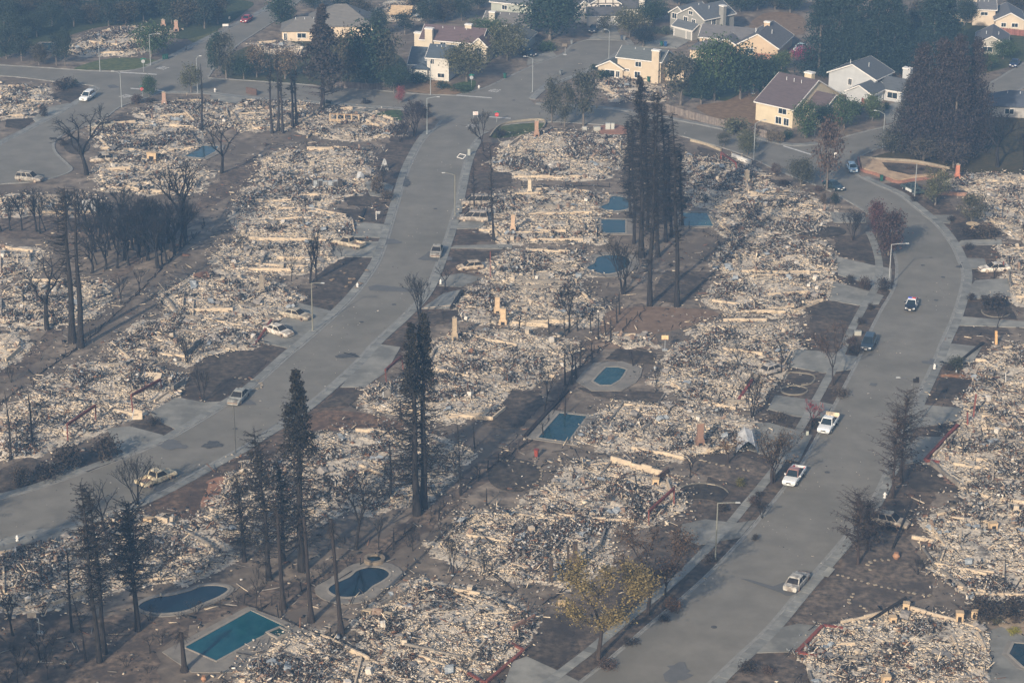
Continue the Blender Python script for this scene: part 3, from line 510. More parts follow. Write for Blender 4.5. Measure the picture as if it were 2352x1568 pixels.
def ruin(poly, label, dens=1.0, walls=(), nwall=4, dark=0.0, hmax=.30, group=None):
    P = GP(poly); c = P.mean(0); o = root('ruined_house', label, 'ruin', (c[0], c[1], 0), group=group or 'burnt-out houses')
    P = P - c; near = 420 / c[1]
    P = P + P / np.maximum(np.linalg.norm(P, axis=1, keepdims=True), 1) * .25
    _, k, mn, mx = min_rect(P); aa = R(k); ca, sa = math.cos(aa), math.sin(aa)
    un = lambda u_, v_: np.array([u_ * ca - v_ * sa, u_ * sa + v_ * ca]); zones = []
    for _ in range(3 + int((mx - mn).prod() / 140)):
        zw, zd = random.uniform(3.5, 8), random.uniform(3, 6.5); zu, zv = random.uniform(mn[0], mx[0] - 4), random.uniform(mn[1], mx[1] - 3); zones.append((zu, zv, zw, zd, random.choice(['slab', 'ash', 'ash', 'heap', 'heap'])))
    def zone(X_, Y_, kinds):
        U_ = X_ * ca + Y_ * sa; V_ = -X_ * sa + Y_ * ca; r_ = np.zeros(X_.shape, bool)
        for zu, zv, zw, zd, kd in zones:
            if kd in kinds: r_ |= (U_ > zu) & (U_ < zu + zw) & (V_ > zv) & (V_ < zv + zd)
        return r_
    lo = P.min(0) - 3.6; hi = P.max(0) + 3.6; st_ = .34 if c[1] < 430 else .48
    nx, ny = [max(3, int(q)) for q in (hi - lo) / st_]
    X, Y = np.meshgrid(np.linspace(lo[0], hi[0], nx), np.linspace(lo[1], hi[1], ny)); gx_, gy_ = X + c[0], Y + c[1]
    wob = (vnoise(gx_, gy_, .35) - .5) * .9; ins = inpoly(P, X + wob, Y + wob * .7); ed = edgedist(P, X + wob, Y + wob * .7); ed = np.where(ins, ed, -ed)
    ramp = np.clip((ed + .5) / 1.4, 0, 1)
    spill = (vnoise(gx_ + 30, gy_ + 60, .45) - .42) * .55 + RNG.uniform(-.10, .10, X.shape) + np.minimum(ed + .5, 0) * .11
    Z = np.where(ed > -.5, ramp * (.08 + hmax * vnoise(gx_, gy_, .28) ** 2 + .13 * vnoise(gx_, gy_, .9) + RNG.uniform(0, .11, X.shape)) + .02, np.clip(spill, -.25, .09))
    Z = np.where(zone(X, Y, ('slab', 'ash')) & (ed > 0), .07 + .5 * (Z - .07) * .35, Z); Z = np.where(zone(X, Y, ('heap',)) & (ed > .6), Z + .25 * vnoise(gx_, gy_, .6), Z)
    bad = clear(gx_, gy_) & (ed < .6); Z = np.where(bad, -.2, Z); Z = np.where(nearcar(gx_, gy_, 3.4), np.minimum(Z, .06), Z)
    keep = ed > -2.4; idx = np.arange(nx * ny).reshape(ny, nx)
    cell = keep[:-1, :-1] & keep[1:, :-1] & keep[:-1, 1:] & keep[1:, 1:]
    Q = np.stack([idx[:-1, :-1][cell], idx[:-1, 1:][cell], idx[1:, 1:][cell], idx[1:, :-1][cell]], 1)
    if len(Q) == 0: return o
    us, inv = np.unique(Q, return_inverse=True)
    V = np.stack([X, Y, Z], 2).reshape(-1, 3)[us]
    b = link('ash_bed', indexed_mesh('ash_bed', V, inv.reshape(Q.shape), M['ash_bed']), o); b['kind'] = 'stuff'
    area = (ed > -.5).sum() * st_ * st_
    rate = dens * np.clip(19 * near ** 1.4, 8, 32)
    n = int(min(area * rate, 16000))
    q = RNG.uniform(lo, hi, (n * 4, 2)); wq = (vnoise(q[:, 0] + c[0], q[:, 1] + c[1], .35) - .5) * .9
    inq = inpoly(P, q[:, 0] + wq, q[:, 1] + wq * .7); eq = edgedist(P, q[:, 0] + wq, q[:, 1] + wq * .7); hole = vnoise(q[:, 0] + c[0] + 11, q[:, 1] + c[1] + 5, .23)
    q = q[(inq & (RNG.random(len(q)) > np.clip((hole - .60) * 6, 0, .8))) | (~inq & (RNG.random(len(q)) < .24 * np.exp(-eq / 1.1)))]
    q = q[~(zone(q[:, 0], q[:, 1], ('slab',)) & (RNG.random(len(q)) < .85)) & ~(zone(q[:, 0], q[:, 1], ('ash',)) & (RNG.random(len(q)) < .5))]
    q = q[~((clear(q[:, 0] + c[0], q[:, 1] + c[1]) & (RNG.random(len(q)) < .93)) | nearcar(q[:, 0] + c[0], q[:, 1] + c[1]))][:n]; n = len(q)
    if n < 5: return o
    wx, wy = q[:, 0] + c[0], q[:, 1] + c[1]
    dk = vnoise(wx + 50, wy + 9, .17) * .45 + vnoise(wx + 20, wy + 33, .42) * .33 + vnoise(wx, wy + 70, 1.0) * .22 + dark + .01 + .10 * zone(q[:, 0], q[:, 1], ('heap',)) - .07 * zone(q[:, 0], q[:, 1], ('ash',))
    mi = np.zeros(n, int); u = RNG.random(n)
    pale = [0, 0, 0, 0, 1, 1, 0, 2, 2]; mix = [0, 0, 1, 2, 2, 3, 3, 4, 2]; drk = [3, 3, 3, 3, 2, 2, 4, 5, 1]
    for lst, sel in ((pale, dk < .53), (mix, (dk >= .53) & (dk < .61)), (drk, dk >= .61)): mi[sel] = RNG.choice(lst, sel.sum())
    L = (RNG.lognormal(-1.52, .55, n) * np.clip(1 / near, .86, 1.15)).clip(.10, 1.4); Wd = L * RNG.uniform(.35, .95, n); T = RNG.uniform(.02, .14, n)
    stick = u < .08; L[stick] = RNG.uniform(.7, 2.6, stick.sum()); Wd[stick] = RNG.uniform(.05, .12, stick.sum()); T[stick] = RNG.uniform(.04, .12, stick.sum())
    mi[stick] = RNG.choice([0, 2, 3, 3, 3, 4], stick.sum())
    tilt = np.where(dk > .60, .55, .17); pit = RNG.normal(0, 1, n) * tilt; rol = RNG.normal(0, 1, n) * tilt
    yaw = RNG.uniform(0, 2 * math.pi, n)
    hz = .10 + hmax * vnoise(wx, wy, .28) ** 2 + .22 * vnoise(wx, wy, .9) + RNG.uniform(.0, .14, n) + np.where(dk > .60, RNG.uniform(0, .55, n), 0)
    ed2 = edgedist(P, q[:, 0], q[:, 1]); hz *= np.clip((ed2 + .3) / 1.2, .3, 1)
    rb = link('rubble', boxes_mesh('rubble', np.c_[q, hz], np.c_[L, Wd, T], euler_mats(yaw, pit, rol), DEB, mi), o); rb['kind'] = 'stuff'
    # foundations along the house's own axes
    for i in range(nwall):
        along = (i + k) % 2
        a0, a1 = mn[along] + 1, mx[along] - 1; b0 = random.uniform(mn[1 - along] + 1, mx[1 - along] - 1)
        s0 = random.uniform(a0, a0 + (a1 - a0) * .5); s1 = min(a1, s0 + random.uniform(4, 9))
        e0, e1 = (un(s0, b0), un(s1, b0)) if along == 0 else (un(b0, s0), un(b0, s1))
        ok = inpoly(P, np.array([e0[0], e1[0]]), np.array([e0[1], e1[1]]))
        if ok.all(): wall_obj(e0, e1, random.uniform(.6, .95), M['foundation'] if random.random() < .65 else M['dark_found'], o)
    for i in range(len(P)):
        e0, e1 = P[i - 1], P[i]; L_ = np.linalg.norm(e1 - e0)
        if L_ > 6 and random.random() < .6:
            cc = P.mean(0); f0 = random.uniform(.03, .3); f1 = random.uniform(.6, .97); w0 = e0 + (e1 - e0) * f0; w1 = e0 + (e1 - e0) * f1; w0 = w0 + (cc - w0) * .05; w1 = w1 + (cc - w1) * .05
            wall_obj(w0, w1, random.uniform(.55, .9), M['foundation'] if random.random() < .7 else M['dark_found'], o)
    for w in walls:
        p0, p1 = G(*w[0]) - c, G(*w[1]) - c; wall_obj(p0, p1, w[2] if len(w) > 2 else .75, M[w[3]] if len(w) > 3 else M['foundation'], o, .3)
    def spot():
        for _ in range(30):
            t_ = RNG.uniform(lo, hi)
            if inpoly(P, np.array([t_[0]]), np.array([t_[1]]))[0]: return t_
        return np.zeros(2)
    def put(nm, me, zs, sc_=1.0, tilt_=0.0):
        s = spot(); p = link(nm, me, o, loc=(s[0], s[1], .15 + random.random() * zs), rz=random.uniform(0, 6.28)); p.scale = (sc_,) * 3
        p.rotation_euler[0] = random.gauss(0, tilt_); p.rotation_euler[1] = random.gauss(0, tilt_)
    big = max(1, int(area / 60))
    for _ in range(min(7, big + 1)): put('charred_beam', random.choice(random.choice(BEAMS)), .35, 1, .12)
    for _ in range(min(6, big)): put('metal_sheet', random.choice(SHEETS), .2, random.uniform(.7, 1.4), .2)
    for _ in range(min(4, 1 + big // 2)): put('appliance', random.choice(APPL), 0, random.uniform(.8, 1.1), .15)
    if random.random() < .8: put('water_heater', HEATER, 0, 1, .5)
    return o
RU = [
 ([(0, 200), (95, 205), (115, 232), (60, 268), (0, 272)], 'small ash-filled ruin at the far left edge beside the white car street', dict(nwall=2)),
 ([(150, 115), (225, 78), (330, 60), (392, 75), (352, 106), (300, 125), (180, 127)], 'farthest left ruin with two standing chimneys near the green lawn', {}),
 ([(316, 262), (372, 240), (462, 232), (520, 243), (530, 290), (470, 298), (380, 292)], 'ruin with a brick chimney behind the single burnt pole trunk', {}),
 ([(524, 250), (600, 235), (700, 238), (706, 275), (650, 296), (562, 300)], 'ruin behind the group of five thin burnt trunks', {}),
 ([(690, 275), (750, 255), (830, 252), (912, 288), (900, 312), (830, 322), (740, 317), (700, 300)], 'ruin with standing window wall beside the purple-black bushy trees', dict(walls=[((705, 318), (735, 285), .6), ((880, 270), (903, 277), .8)])),
 ([(225, 290), (330, 280), (440, 305), (465, 345), (370, 352), (250, 347), (212, 310)], 'ruin with dark twisted heap behind the big weeping bare tree', dict(dark=.08, walls=[((240, 314), (287, 316), .6), ((232, 343), (330, 349), .6)])),
 ([(230, 385), (330, 352), (422, 372), (472, 400), (452, 440), (330, 445), (235, 432)], 'ruin with a cream fireplace block above the dense burnt grove', dict(walls=[((235, 420), (320, 440), .8), ((320, 440), (372, 446), .8)])),
 ([(604, 370), (665, 346), (842, 346), (845, 400), (800, 415), (612, 412)], 'ruin with a long cream back wall below the standing window wall', dict(walls=[((705, 346), (798, 345), .9)])),
 ([(575, 430), (620, 410), (842, 410), (812, 450), (742, 472), (560, 477)], 'ruin with rusty steel lockers beside a grey driveway', dict(walls=[((690, 436), (760, 437), .6)])),
 ([(545, 492), (700, 480), (810, 500), (817, 535), (772, 548), (560, 542)], 'ruin beside the black lawn with the white signpost', dict(walls=[((640, 482), (712, 482), .6)])),
 ([(500, 585), (545, 552), (762, 557), (772, 590), (700, 627), (520, 622)], 'ruin with the burnt pickup on its driveway', dict(walls=[((588, 610), (708, 617), .6)])),
 ([(370, 680), (430, 645), (600, 640), (682, 690), (665, 725), (590, 742), (480, 745), (410, 730)], 'ruin with a lone grey chimney beside the boulder bed', dict(walls=[((440, 648), (520, 643), .4)])),
 ([(262, 800), (342, 742), (445, 727), (600, 760), (590, 795), (470, 822), (445, 835), (400, 826), (300, 835)], 'ruin behind the white-panelled burnt sedan', dict(walls=[((315, 810), (425, 825), .8)])),
 ([(0, 965), (100, 885), (200, 837), (330, 840), (425, 868), (418, 890), (330, 945), (200, 995), (60, 1045), (0, 1055)], 'large heaped ruin with two brown garage frames at the left street', dict(dark=.06, hmax=1.0, walls=[((222, 937), (307, 957), .7), ((30, 1047), (72, 1010), 1.0, 'dark_found'), ((395, 900), (425, 880), 1.2, 'dark_found')])),
 ([(0, 680), (60, 645), (230, 652), (245, 690), (180, 742), (60, 752), (0, 742)], 'ruin at the left edge behind two tall bare trunks', {}),
 ([(0, 570), (82, 580), (75, 622), (0, 642)], 'pale ruin at the left edge below the row of burnt trees', {}),
 ([(0, 452), (212, 455), (232, 492), (0, 495)], 'ash-white ruin hidden behind the left row of burnt trees', {}),
 ([(0, 770), (35, 765), (50, 800), (0, 845)], 'scrap of ruin cut off by the left edge below the leaning tree', dict(nwall=1)),
 ([(1150, 350), (1200, 312), (1290, 306), (1432, 316), (1428, 362), (1382, 412), (1202, 412), (1140, 387)], 'first ruin below the red brick terrace, with a brick chimney', dict(walls=[((1180, 408), (1300, 412), .5)])),
 ([(1080, 470), (1200, 440), (1292, 436), (1392, 452), (1380, 492), (1180, 497), (1095, 500)], 'ruin with a cream chimney beside two burnt minivans', dict(walls=[((1200, 441), (1340, 443), .5)])),
 ([(1120, 522), (1182, 497), (1372, 500), (1374, 556), (1152, 556)], 'ruin beside the square dark pool', dict(walls=[((1100, 530), (1180, 533), .5)])),
 ([(1118, 612), (1180, 580), (1332, 580), (1348, 630), (1322, 655), (1130, 650)], 'ruin beside the burnt hatchback and the curved pool', dict(dark=.02, walls=[((1208, 578), (1308, 583), .8)])),
 ([(1055, 702), (1092, 667), (1322, 662), (1368, 702), (1352, 742), (1172, 747), (1070, 737)], 'ruin with two cream chimneys above the middle street', dict(walls=[((1176, 745), (1261, 752), .8), ((1070, 709), (1118, 711), .5)])),
 ([(1000, 802), (1062, 767), (1182, 760), (1302, 790), (1302, 837), (1202, 892), (1092, 872), (975, 850)], 'broad ruin with a slim stone chimney right of the twin burnt redwoods', dict(walls=[((1135, 848), (1276, 868), .5), ((1098, 795), (1170, 800), .4)])),
 ([(835, 902), (900, 882), (1000, 862), (1160, 902), (1130, 952), (1000, 967), (850, 937)], 'ruin with a bent garage post behind the twin burnt redwoods', dict(walls=[((905, 930), (950, 940), .7), ((1030, 955), (1130, 965), .7), ((1130, 965), (1160, 940), .7)])),
 ([(690, 1022), (800, 987), (960, 1000), (1062, 1042), (992, 1132), (852, 1172), (742, 1122), (640, 1082)], 'ruin between the tall single burnt redwood and the twin redwoods', dict(dark=.05)),
 ([(478, 1190), (562, 1072), (640, 1062), (742, 1112), (762, 1172), (640, 1232), (522, 1232)], 'ruin beside the pinkish path and reddish lawn', dict(dark=.05, walls=[((515, 1112), (590, 1068), .7)])),
 ([(0, 1272), (120, 1242), (312, 1182), (402, 1202), (522, 1277), (432, 1332), (262, 1342), (100, 1402), (0, 1392)], 'grey-white shaded ruin behind the lower left burnt conifers', dict(dark=.04, walls=[((0, 1276), (32, 1270), .7)])),
 ([(540, 1600), (560, 1540), (660, 1462), (742, 1464), (870, 1530), (880, 1590), (700, 1610)], 'ruin at the bottom edge beside the turquoise pool', dict(dens=.9, walls=[((738, 1463), (870, 1528), .5)])),
 ([(830, 1450), (850, 1402), (962, 1342), (1122, 1370), (1232, 1422), (1202, 1482), (1180, 1500), (1075, 1550), (1100, 1610), (920, 1590)], 'large ruin beside the peanut-shaped pool', dict(walls=[((858, 1448), (920, 1471), .5), ((998, 1348), (1168, 1411), .6), ((963, 1513), (1073, 1551), .7), ((1178, 1456), (1228, 1422), 1.1, 'brick')])),
 ([(1000, 1262), (1070, 1182), (1242, 1180), (1402, 1202), (1372, 1292), (1292, 1342), (1130, 1312)], 'ruin with dark wooden posts behind the yellowing tree', dict(walls=[((1176, 1181), (1351, 1216), .6), ((1150, 1292), (1255, 1325), .6)])),
 ([(1230, 1152), (1312, 1072), (1422, 1065), (1532, 1102), (1552, 1162), (1482, 1202), (1352, 1202)], 'ruin with a tall cream wall and low brick wall by the half-round bed', dict(walls=[((1403, 1066), (1521, 1094), 1.3), ((1377, 1098), (1403, 1068), .7, 'dark_found')])),
 ([(1325, 1012), (1422, 932), (1562, 932), (1742, 980), (1732, 1022), (1582, 1052), (1422, 1032)], 'ruin with the bent white garage door beside the rectangular blue pool', dict(walls=[((1451, 1032), (1571, 1055), .7), ((1433, 932), (1551, 945), .6), ((1401, 970), (1431, 930), .6, 'dark_found')])),
 ([(1510, 872), (1622, 747), (1812, 742), (1832, 790), (1792, 862), (1722, 932), (1602, 927)], 'broad ruin with a leaning red beam beside the octagonal pool', dict(walls=[((1636, 930), (1690, 940), .6), ((1661, 737), (1761, 737), .6)])),
 ([(1640, 692), (1662, 642), (1882, 627), (1917, 652), (1892, 692), (1822, 722), (1682, 722)], 'ruin with dark garage scrap behind the black fan-shaped lawn', dict(walls=[((1636, 694), (1701, 704), .6), ((1810, 705), (1890, 693), .6)])),
 ([(1650, 602), (1682, 556), (1882, 560), (1922, 602), (1902, 632), (1662, 627)], 'ruin beside the half-moon burnt lawn of the right street', {}),
 ([(1650, 522), (1682, 452), (1852, 452), (1902, 492), (1862, 532), (1692, 552)], 'ruin right of the green swimming pool', dict(walls=[((1764, 470), (1870, 476), .5)])),
 ([(1592, 402), (1582, 362), (1682, 362), (1722, 392), (1822, 442), (1702, 452), (1652, 482), (1602, 472)], 'blue-grey ashy ruin with a red frame right of the burnt redwood clump', dict(dark=.03)),
 ([(2180, 422), (2232, 402), (2400, 410), (2400, 565), (2302, 532), (2242, 482), (2230, 442)], 'ruin at the right edge with an orange brick chimney', dict(dark=.03, walls=[((2150, 448), (2220, 450), .8, 'brick')])),
 ([(2310, 572), (2400, 570), (2400, 705), (2322, 692)], 'ruin at the right edge behind the pale burnt car', {}),
 ([(2250, 832), (2300, 802), (2400, 790), (2400, 1005), (2292, 1002), (2202, 972), (2232, 882)], 'ruin at the right edge beside the square black lawn', dict(walls=[((2240, 830), (2265, 832), .6)])),
 ([(2130, 1064), (2202, 985), (2400, 990), (2400, 1165), (2282, 1152), (2202, 1122)], 'ruin with a fallen red beam on the right', dict(walls=[((2125, 1062), (2156, 1068), .6, 'redframe'), ((2190, 1070), (2300, 1085), .6)])),
 ([(2120, 1192), (2232, 1165), (2400, 1180), (2400, 1375), (2232, 1372), (2152, 1312), (2172, 1262)], 'ruin behind the burnt estate car on the right driveway', dict(walls=[((2146, 1301), (2204, 1311), .7), ((2216, 1313), (2266, 1326), .7), ((2199, 1351), (2264, 1363), .7), ((2094, 1236), (2146, 1246), .7), ((2154, 1296), (2166, 1262), .7, 'dark_found')])),
 ([(1845, 1500), (1892, 1442), (2062, 1402), (2242, 1440), (2282, 1522), (2270, 1600), (1860, 1610)], 'large ruin outlined by a red L-shaped sill at the lower right', dict(walls=[((2091, 1403), (2196, 1431), .9), ((2210, 1436), (2255, 1450), .7), ((2010, 1512), (2060, 1500), .5)])),
 ([(1370, 190), (1440, 184), (1512, 200), (1522, 232), (1422, 232)], 'ruin against the cream two-storey house', dict(nwall=1)),
 ([(588, 102), (650, 98), (695, 112), (690, 128), (600, 120)], 'thin strip of ruin before the hip-roofed house', dict(nwall=1)),
 ([(862, 30), (905, 5), (975, 2), (985, 30), (940, 50), (872, 48)], 'farthest ruin at the top edge with rusty remains', dict(nwall=1, dark=.05)),
 ([(1395, 775), (1470, 770), (1500, 790), (1440, 800)], 'small scatter of pale debris above the octagonal pool', dict(nwall=0, dens=.7)),
]
for poly, lb, kw in RU: ruin(poly, lb, **kw)
# loose debris in the yards
qs = []
for poly, n in (([(560, 560), (980, 420), (1000, 620), (560, 900), (100, 1080), (0, 900), (0, 500)], 1700), ([(600, 1100), (1160, 700), (1400, 500), (1900, 500), (1900, 850), (1500, 1300), (1300, 1568), (0, 1568), (0, 1280)], 4600), ([(2000, 1240), (2200, 600), (2352, 500), (2352, 1568), (1750, 1568)], 1500), ([(320, 300), (900, 290), (860, 560), (480, 600), (180, 450)], 1000)):
    P = GP(poly); q = RNG.uniform(P.min(0), P.max(0), (n * 3, 2)); q = q[inpoly(P, q[:, 0], q[:, 1])][:n]; qs.append(q)
q = np.concatenate(qs)
q = q[~clear(q[:, 0], q[:, 1]) & ~nearcar(q[:, 0], q[:, 1])]
q = q[vnoise(q[:, 0], q[:, 1], .2) > .40]
n = len(q); L = RNG.lognormal(-1.2, .6, n).clip(.1, 2); stick = RNG.random(n) < .25; Wd = L * .5; L[stick] = RNG.uniform(.8, 3, stick.sum()); Wd[stick] = .09
link('scattered_debris', boxes_mesh('scattered_debris', np.c_[q, np.full(n, .08)], np.c_[L, Wd, RNG.uniform(.04, .18, n)], euler_mats(RNG.uniform(0, 6.3, n), RNG.normal(0, .12, n), RNG.normal(0, .12, n)), DEB, RNG.choice([0, 2, 2, 2, 3, 3, 3, 3, 4], n)), label='scraps of charred debris strewn across the yards', kind='stuff')
def burnt_fence(pts, label, step=2.4):
    P = smooth_line(GP(pts), step); o = root('burnt_fence', label, 'fence', (P[0][0], P[0][1], 0), 0, 'burnt fence lines'); mb = MB()
    for i, p in enumerate(P):
        if random.random() < .75: h = random.uniform(.5, 1.8); d_ = p - P[0]; m2 = MB(); m2.beam((d_[0], d_[1], 0), (d_[0] + random.gauss(0, .12), d_[1] + random.gauss(0, .1), h), .12); m2.obj('post', M['trunk'], o)
    for i in range(len(P) - 1):
        for z_ in (.12, .25):
            if random.random() < .6: a_ = P[i] - P[0] + RNG.normal(0, .25, 2); b_ = P[i + 1] - P[0] + RNG.normal(0, .25, 2); mb.beam((*a_, z_), (*b_, z_ * .6), .10)
    if mb.n: mb.obj('fallen_rails', M['trunk'], o, (1.3, 1.2, 1.1), kind='stuff')
for p_, lb in (([(1480, 712), (1390, 790), (1330, 845), (1250, 985)], 'burnt fence line running down from the redwood clump to the blue pool'), ([(1225, 1010), (1120, 1080), (990, 1185)], 'burnt fence line between the round burnt lawn and the blue pool'), ([(960, 1200), (860, 1280), (760, 1330), (600, 1400)], 'burnt fence line behind the peanut-shaped pool'), ([(470, 520), (400, 590), (300, 690), (190, 790)], 'burnt fence line below the dense left grove'), ([(180, 800), (90, 860), (0, 930)], 'burnt fence line left of the heaped ruin'), ([(1300, 760), (1330, 740), (1420, 690)], 'burnt fence line by the two-chimney ruin'), ([(1560, 520), (1640, 545), (1660, 600)], 'burnt fence line right of the redwood clump'), ([(1640, 505), (1720, 490), (1790, 460)], 'burnt fence line above the green pool ruin'), ([(1020, 1230), (1130, 1320), (1180, 1360)], 'burnt fence line above the peanut pool ruin'), ([(1200, 430), (1300, 428), (1400, 430)], 'burnt fence line between the two upper chimneys'), ([(1430, 1290), (1330, 1330), (1250, 1390)], 'burnt fence line behind the yellowing tree'), ([(560, 1390), (640, 1420), (760, 1465), (860, 1475)], 'burnt fence line between the two near pools')):
    burnt_fence(p_, lb)
for p_, lb in (([(1485, 700), (1420, 780), (1340, 850), (1262, 1000), (1150, 1075), (1020, 1190), (880, 1290), (700, 1400), (640, 1380), (820, 1270), (960, 1180), (1110, 1050), (1225, 990), (1290, 860), (1380, 740)], 'scorched back-lot strip with painted tree shade down the middle'), ([(60, 850), (200, 700), (330, 600), (450, 500), (560, 430), (600, 375), (560, 365), (470, 440), (400, 520), (250, 640), (120, 760), (0, 860)], 'scorched back-lot strip with painted tree shade below the left grove'), ([(0, 545), (200, 548), (380, 565), (440, 520), (430, 470), (240, 480), (0, 500)], 'scorched ground with painted tree shade below the left grove'), ([(-30, 1400), (120, 1408), (300, 1412), (420, 1415), (540, 1375), (660, 1330), (720, 1370), (620, 1395), (560, 1392), (420, 1455), (365, 1500), (330, 1600), (-30, 1600)], 'scorched undergrowth with painted tree shade in the lower left corner')):
    P_ = smooth_line(GP(p_), 2, True); P_ = P_ + RNG.normal(0, .5, P_.shape); flat('scorched_shade_strip', P_, M['lawn'], .010, lb, (2.1, 1.95, 1.85))  # darker tone paints tree shade into the scorched ground
# ---- free-standing chimneys, hearths, posts
def chimney(x, yb, yt, w, m, label, col=(1, 1, 1), d=None, cap=True):
    mc = sum(col) / 3; col = tuple(.6 * q_ + .4 * mc for q_ in col)
    b, _, h = up(x, yb, x, yt); o = root('chimney', label, 'chimney', (b[0], b[1], 0), random.uniform(-.3, .3), 'chimneys left standing in the ruins'); d = d or w * .8
    mb = MB(); mb.box((0, 0, h * .16), (w * 1.45, d * 1.4, h * .32), taper=.97); mb.box((0, 0, h * .36), (w * 1.4, d * 1.35, h * .08), taper=.74); mb.box((0, 0, h * .70), (w, d, h * .6), taper=.97)
    mb.obj('stack', M[m], o, col)
    mb = MB(); mb.box((0, -d * .71, h * .13), (w * .7, .04, h * .2)); mb.obj('firebox', M['void'], o)
    if cap:
        mb = MB(); mb.box((0, 0, h * 1.005), (w * 1.12, d * 1.12, .12)); mb.cyl((0, 0, h), (0, 0, h + .3), w * .22, n=8); mb.obj('flue_cap', M['stone'], o, (.8, .8, .8))
    return o
for x, yb, yt, w, m, c, lb in ((377, 243, 212, .9, 'brick', (1.15, 1.4, 1.55), 'brick chimney beside the single burnt pole trunk'), (1232, 318, 277, .8, 'brick', (1.25, 1.4, 1.4), 'brick chimney of the first ruin below the red terrace'), (1217, 446, 411, .75, 'stone', (1.1, 1.1, 1.05), 'slim cream chimney above the burnt minivans'),
    (1178, 534, 492, .8, 'stone', (1.1, .85, .7), 'pinkish chimney left of the square pool'), (602, 675, 632, .85, 'stone', (.5, .52, .55), 'lone grey chimney near the boulder bed'), (1142, 722, 681, .85, 'stone', (1.25, 1, .7), 'left of two ochre chimneys by the middle street'), (1156, 746, 707, 1.0, 'stone', (1.25, .98, .68), 'right of two ochre chimneys by the middle street'),
    (1044, 784, 730, .75, 'stone', (.95, .85, .7), 'slim patched stone chimney right of the redwood top'), (2198, 412, 378, .8, 'brick', (1.9, 1.0, .8), 'orange brick chimney at the right edge ruin'), (1607, 1027, 970, .95, 'brick', (.75, .8, .85), 'dark brown brick chimney by the bent garage door'), (1715, 420, 392, .9, 'stone', (.6, .62, .6), 'pale grey chimney in the blue-grey ashy ruin'),
    (375, 60, 46, 1.0, 'brick', (1.2, 1.45, 1.6), 'left of the two far chimneys by the faded lawn'), (405, 72, 48, 1.0, 'brick', (1.2, 1.4, 1.5), 'right of the two far chimneys by the faded lawn')):
    chimney(x, yb, yt, w, m, lb, c)
def hearth(x, yb, yt, w, label, m='stone', col=(1.15, 1, .8), d=.9):
    b, _, h = up(x, yb, x, yt); o = root('hearth', label, 'hearth', (b[0], b[1], 0), random.uniform(-.5, .2), 'hearth blocks in the ruins'); mb = MB()
    mb.box((0, 0, h * .45), (w, d, h * .9)); mb.box((0, 0, h * .95), (w * 1.08, d * 1.08, h * .1)); mb.obj('block', M[m], o, col); mb = MB(); mb.box((0, -d * .51, h * .4), (w * .5, .03, h * .5)); mb.obj('firebox', M['void'], o)
for x, yb, yt, w, lb in ((350, 373, 350, 2.2, 'broad cream hearth in the ruin above the burnt grove'), (342, 1204, 1189, 1.3, 'cream hearth block by the lower left conifers'), (2081, 1403, 1383, .9, 'cream hearth block at the corner of the red L-shaped ruin'), (2050, 1431, 1414, .9, 'short cream hearth left of the long cream wall'), (2203, 1428, 1404, 1.0, 'cream hearth block right of the long cream wall'), (2238, 1419, 1401, .8, 'white appliance-sized block by the dark shrub'), (2034, 1572, 1550, 1.1, 'cream hearth block at the bottom edge'), (1506, 1116, 1098, 1.0, 'small brick-faced block at the end of the low brick wall'), (2280, 1215, 1199, 1.2, 'tan block in the ruin behind the burnt estate car'), (1290, 1390, 1380, 1.0, 'grey boxy block by the yellowing tree')):
    hearth(x, yb, yt, w, lb)
def post(x, yb, yt, w, label, m='dark_found', name='charred_post', cat='post', xt=None, col=None):
    b, lx, h = up(x, yb, xt or x, yt); o = root(name, label, cat, (b[0], b[1], 0)); mb = MB(); mb.beam((0, 0, -.1), (lx * .97, 0, h), w, w * .8); mb.obj('shaft', M[m], o, col); mb = MB(); mb.box((0, 0, .06), (w * 1.6, w * 1.6, .12)); mb.obj('foot', M['dark_found'], o)
for a_ in ((1321, 1318, 1246, .9, 'thick burnt wooden post, right of the pair', 'trunk', (2.6, 2.2, 1.9)), (1305, 1312, 1252, .45, 'narrow burnt wooden post, left of the pair', 'trunk', (2, 1.8, 1.6)), (1266, 1336, 1283, .7, 'burnt wooden post above the yellowing tree', 'trunk', (2.2, 1.9, 1.6))): post(a_[0], a_[1], a_[2], a_[3], a_[4], a_[5], col=a_[6])
post(2288, 792, 760, .5, 'pale orange striped post of the right edge ruin', 'stone', 'porch_post', col=(1.4, 1.0, .6)); post(2222, 977, 946, .3, 'rust red steel post on the right lots', 'redframe', 'steel_post'); post(2235, 960, 905, .3, 'tall rust red steel post beside the square black lawn', 'redframe', 'steel_post', xt=2242)
post(2310, 884, 855, .12, 'thin white pipe standing in the right edge ruin', 'white', 'pipe'); post(1126, 638, 577, .16, 'red steel post by the burnt hatchback', 'redframe', 'steel_post'); post(1490, 1205, 1172, .2, 'red post behind the brown leafy tree', 'redframe', 'steel_post'); post(2305, 625, 600, .25, 'red brick post behind the pale burnt car', 'redframe', 'brick_post')
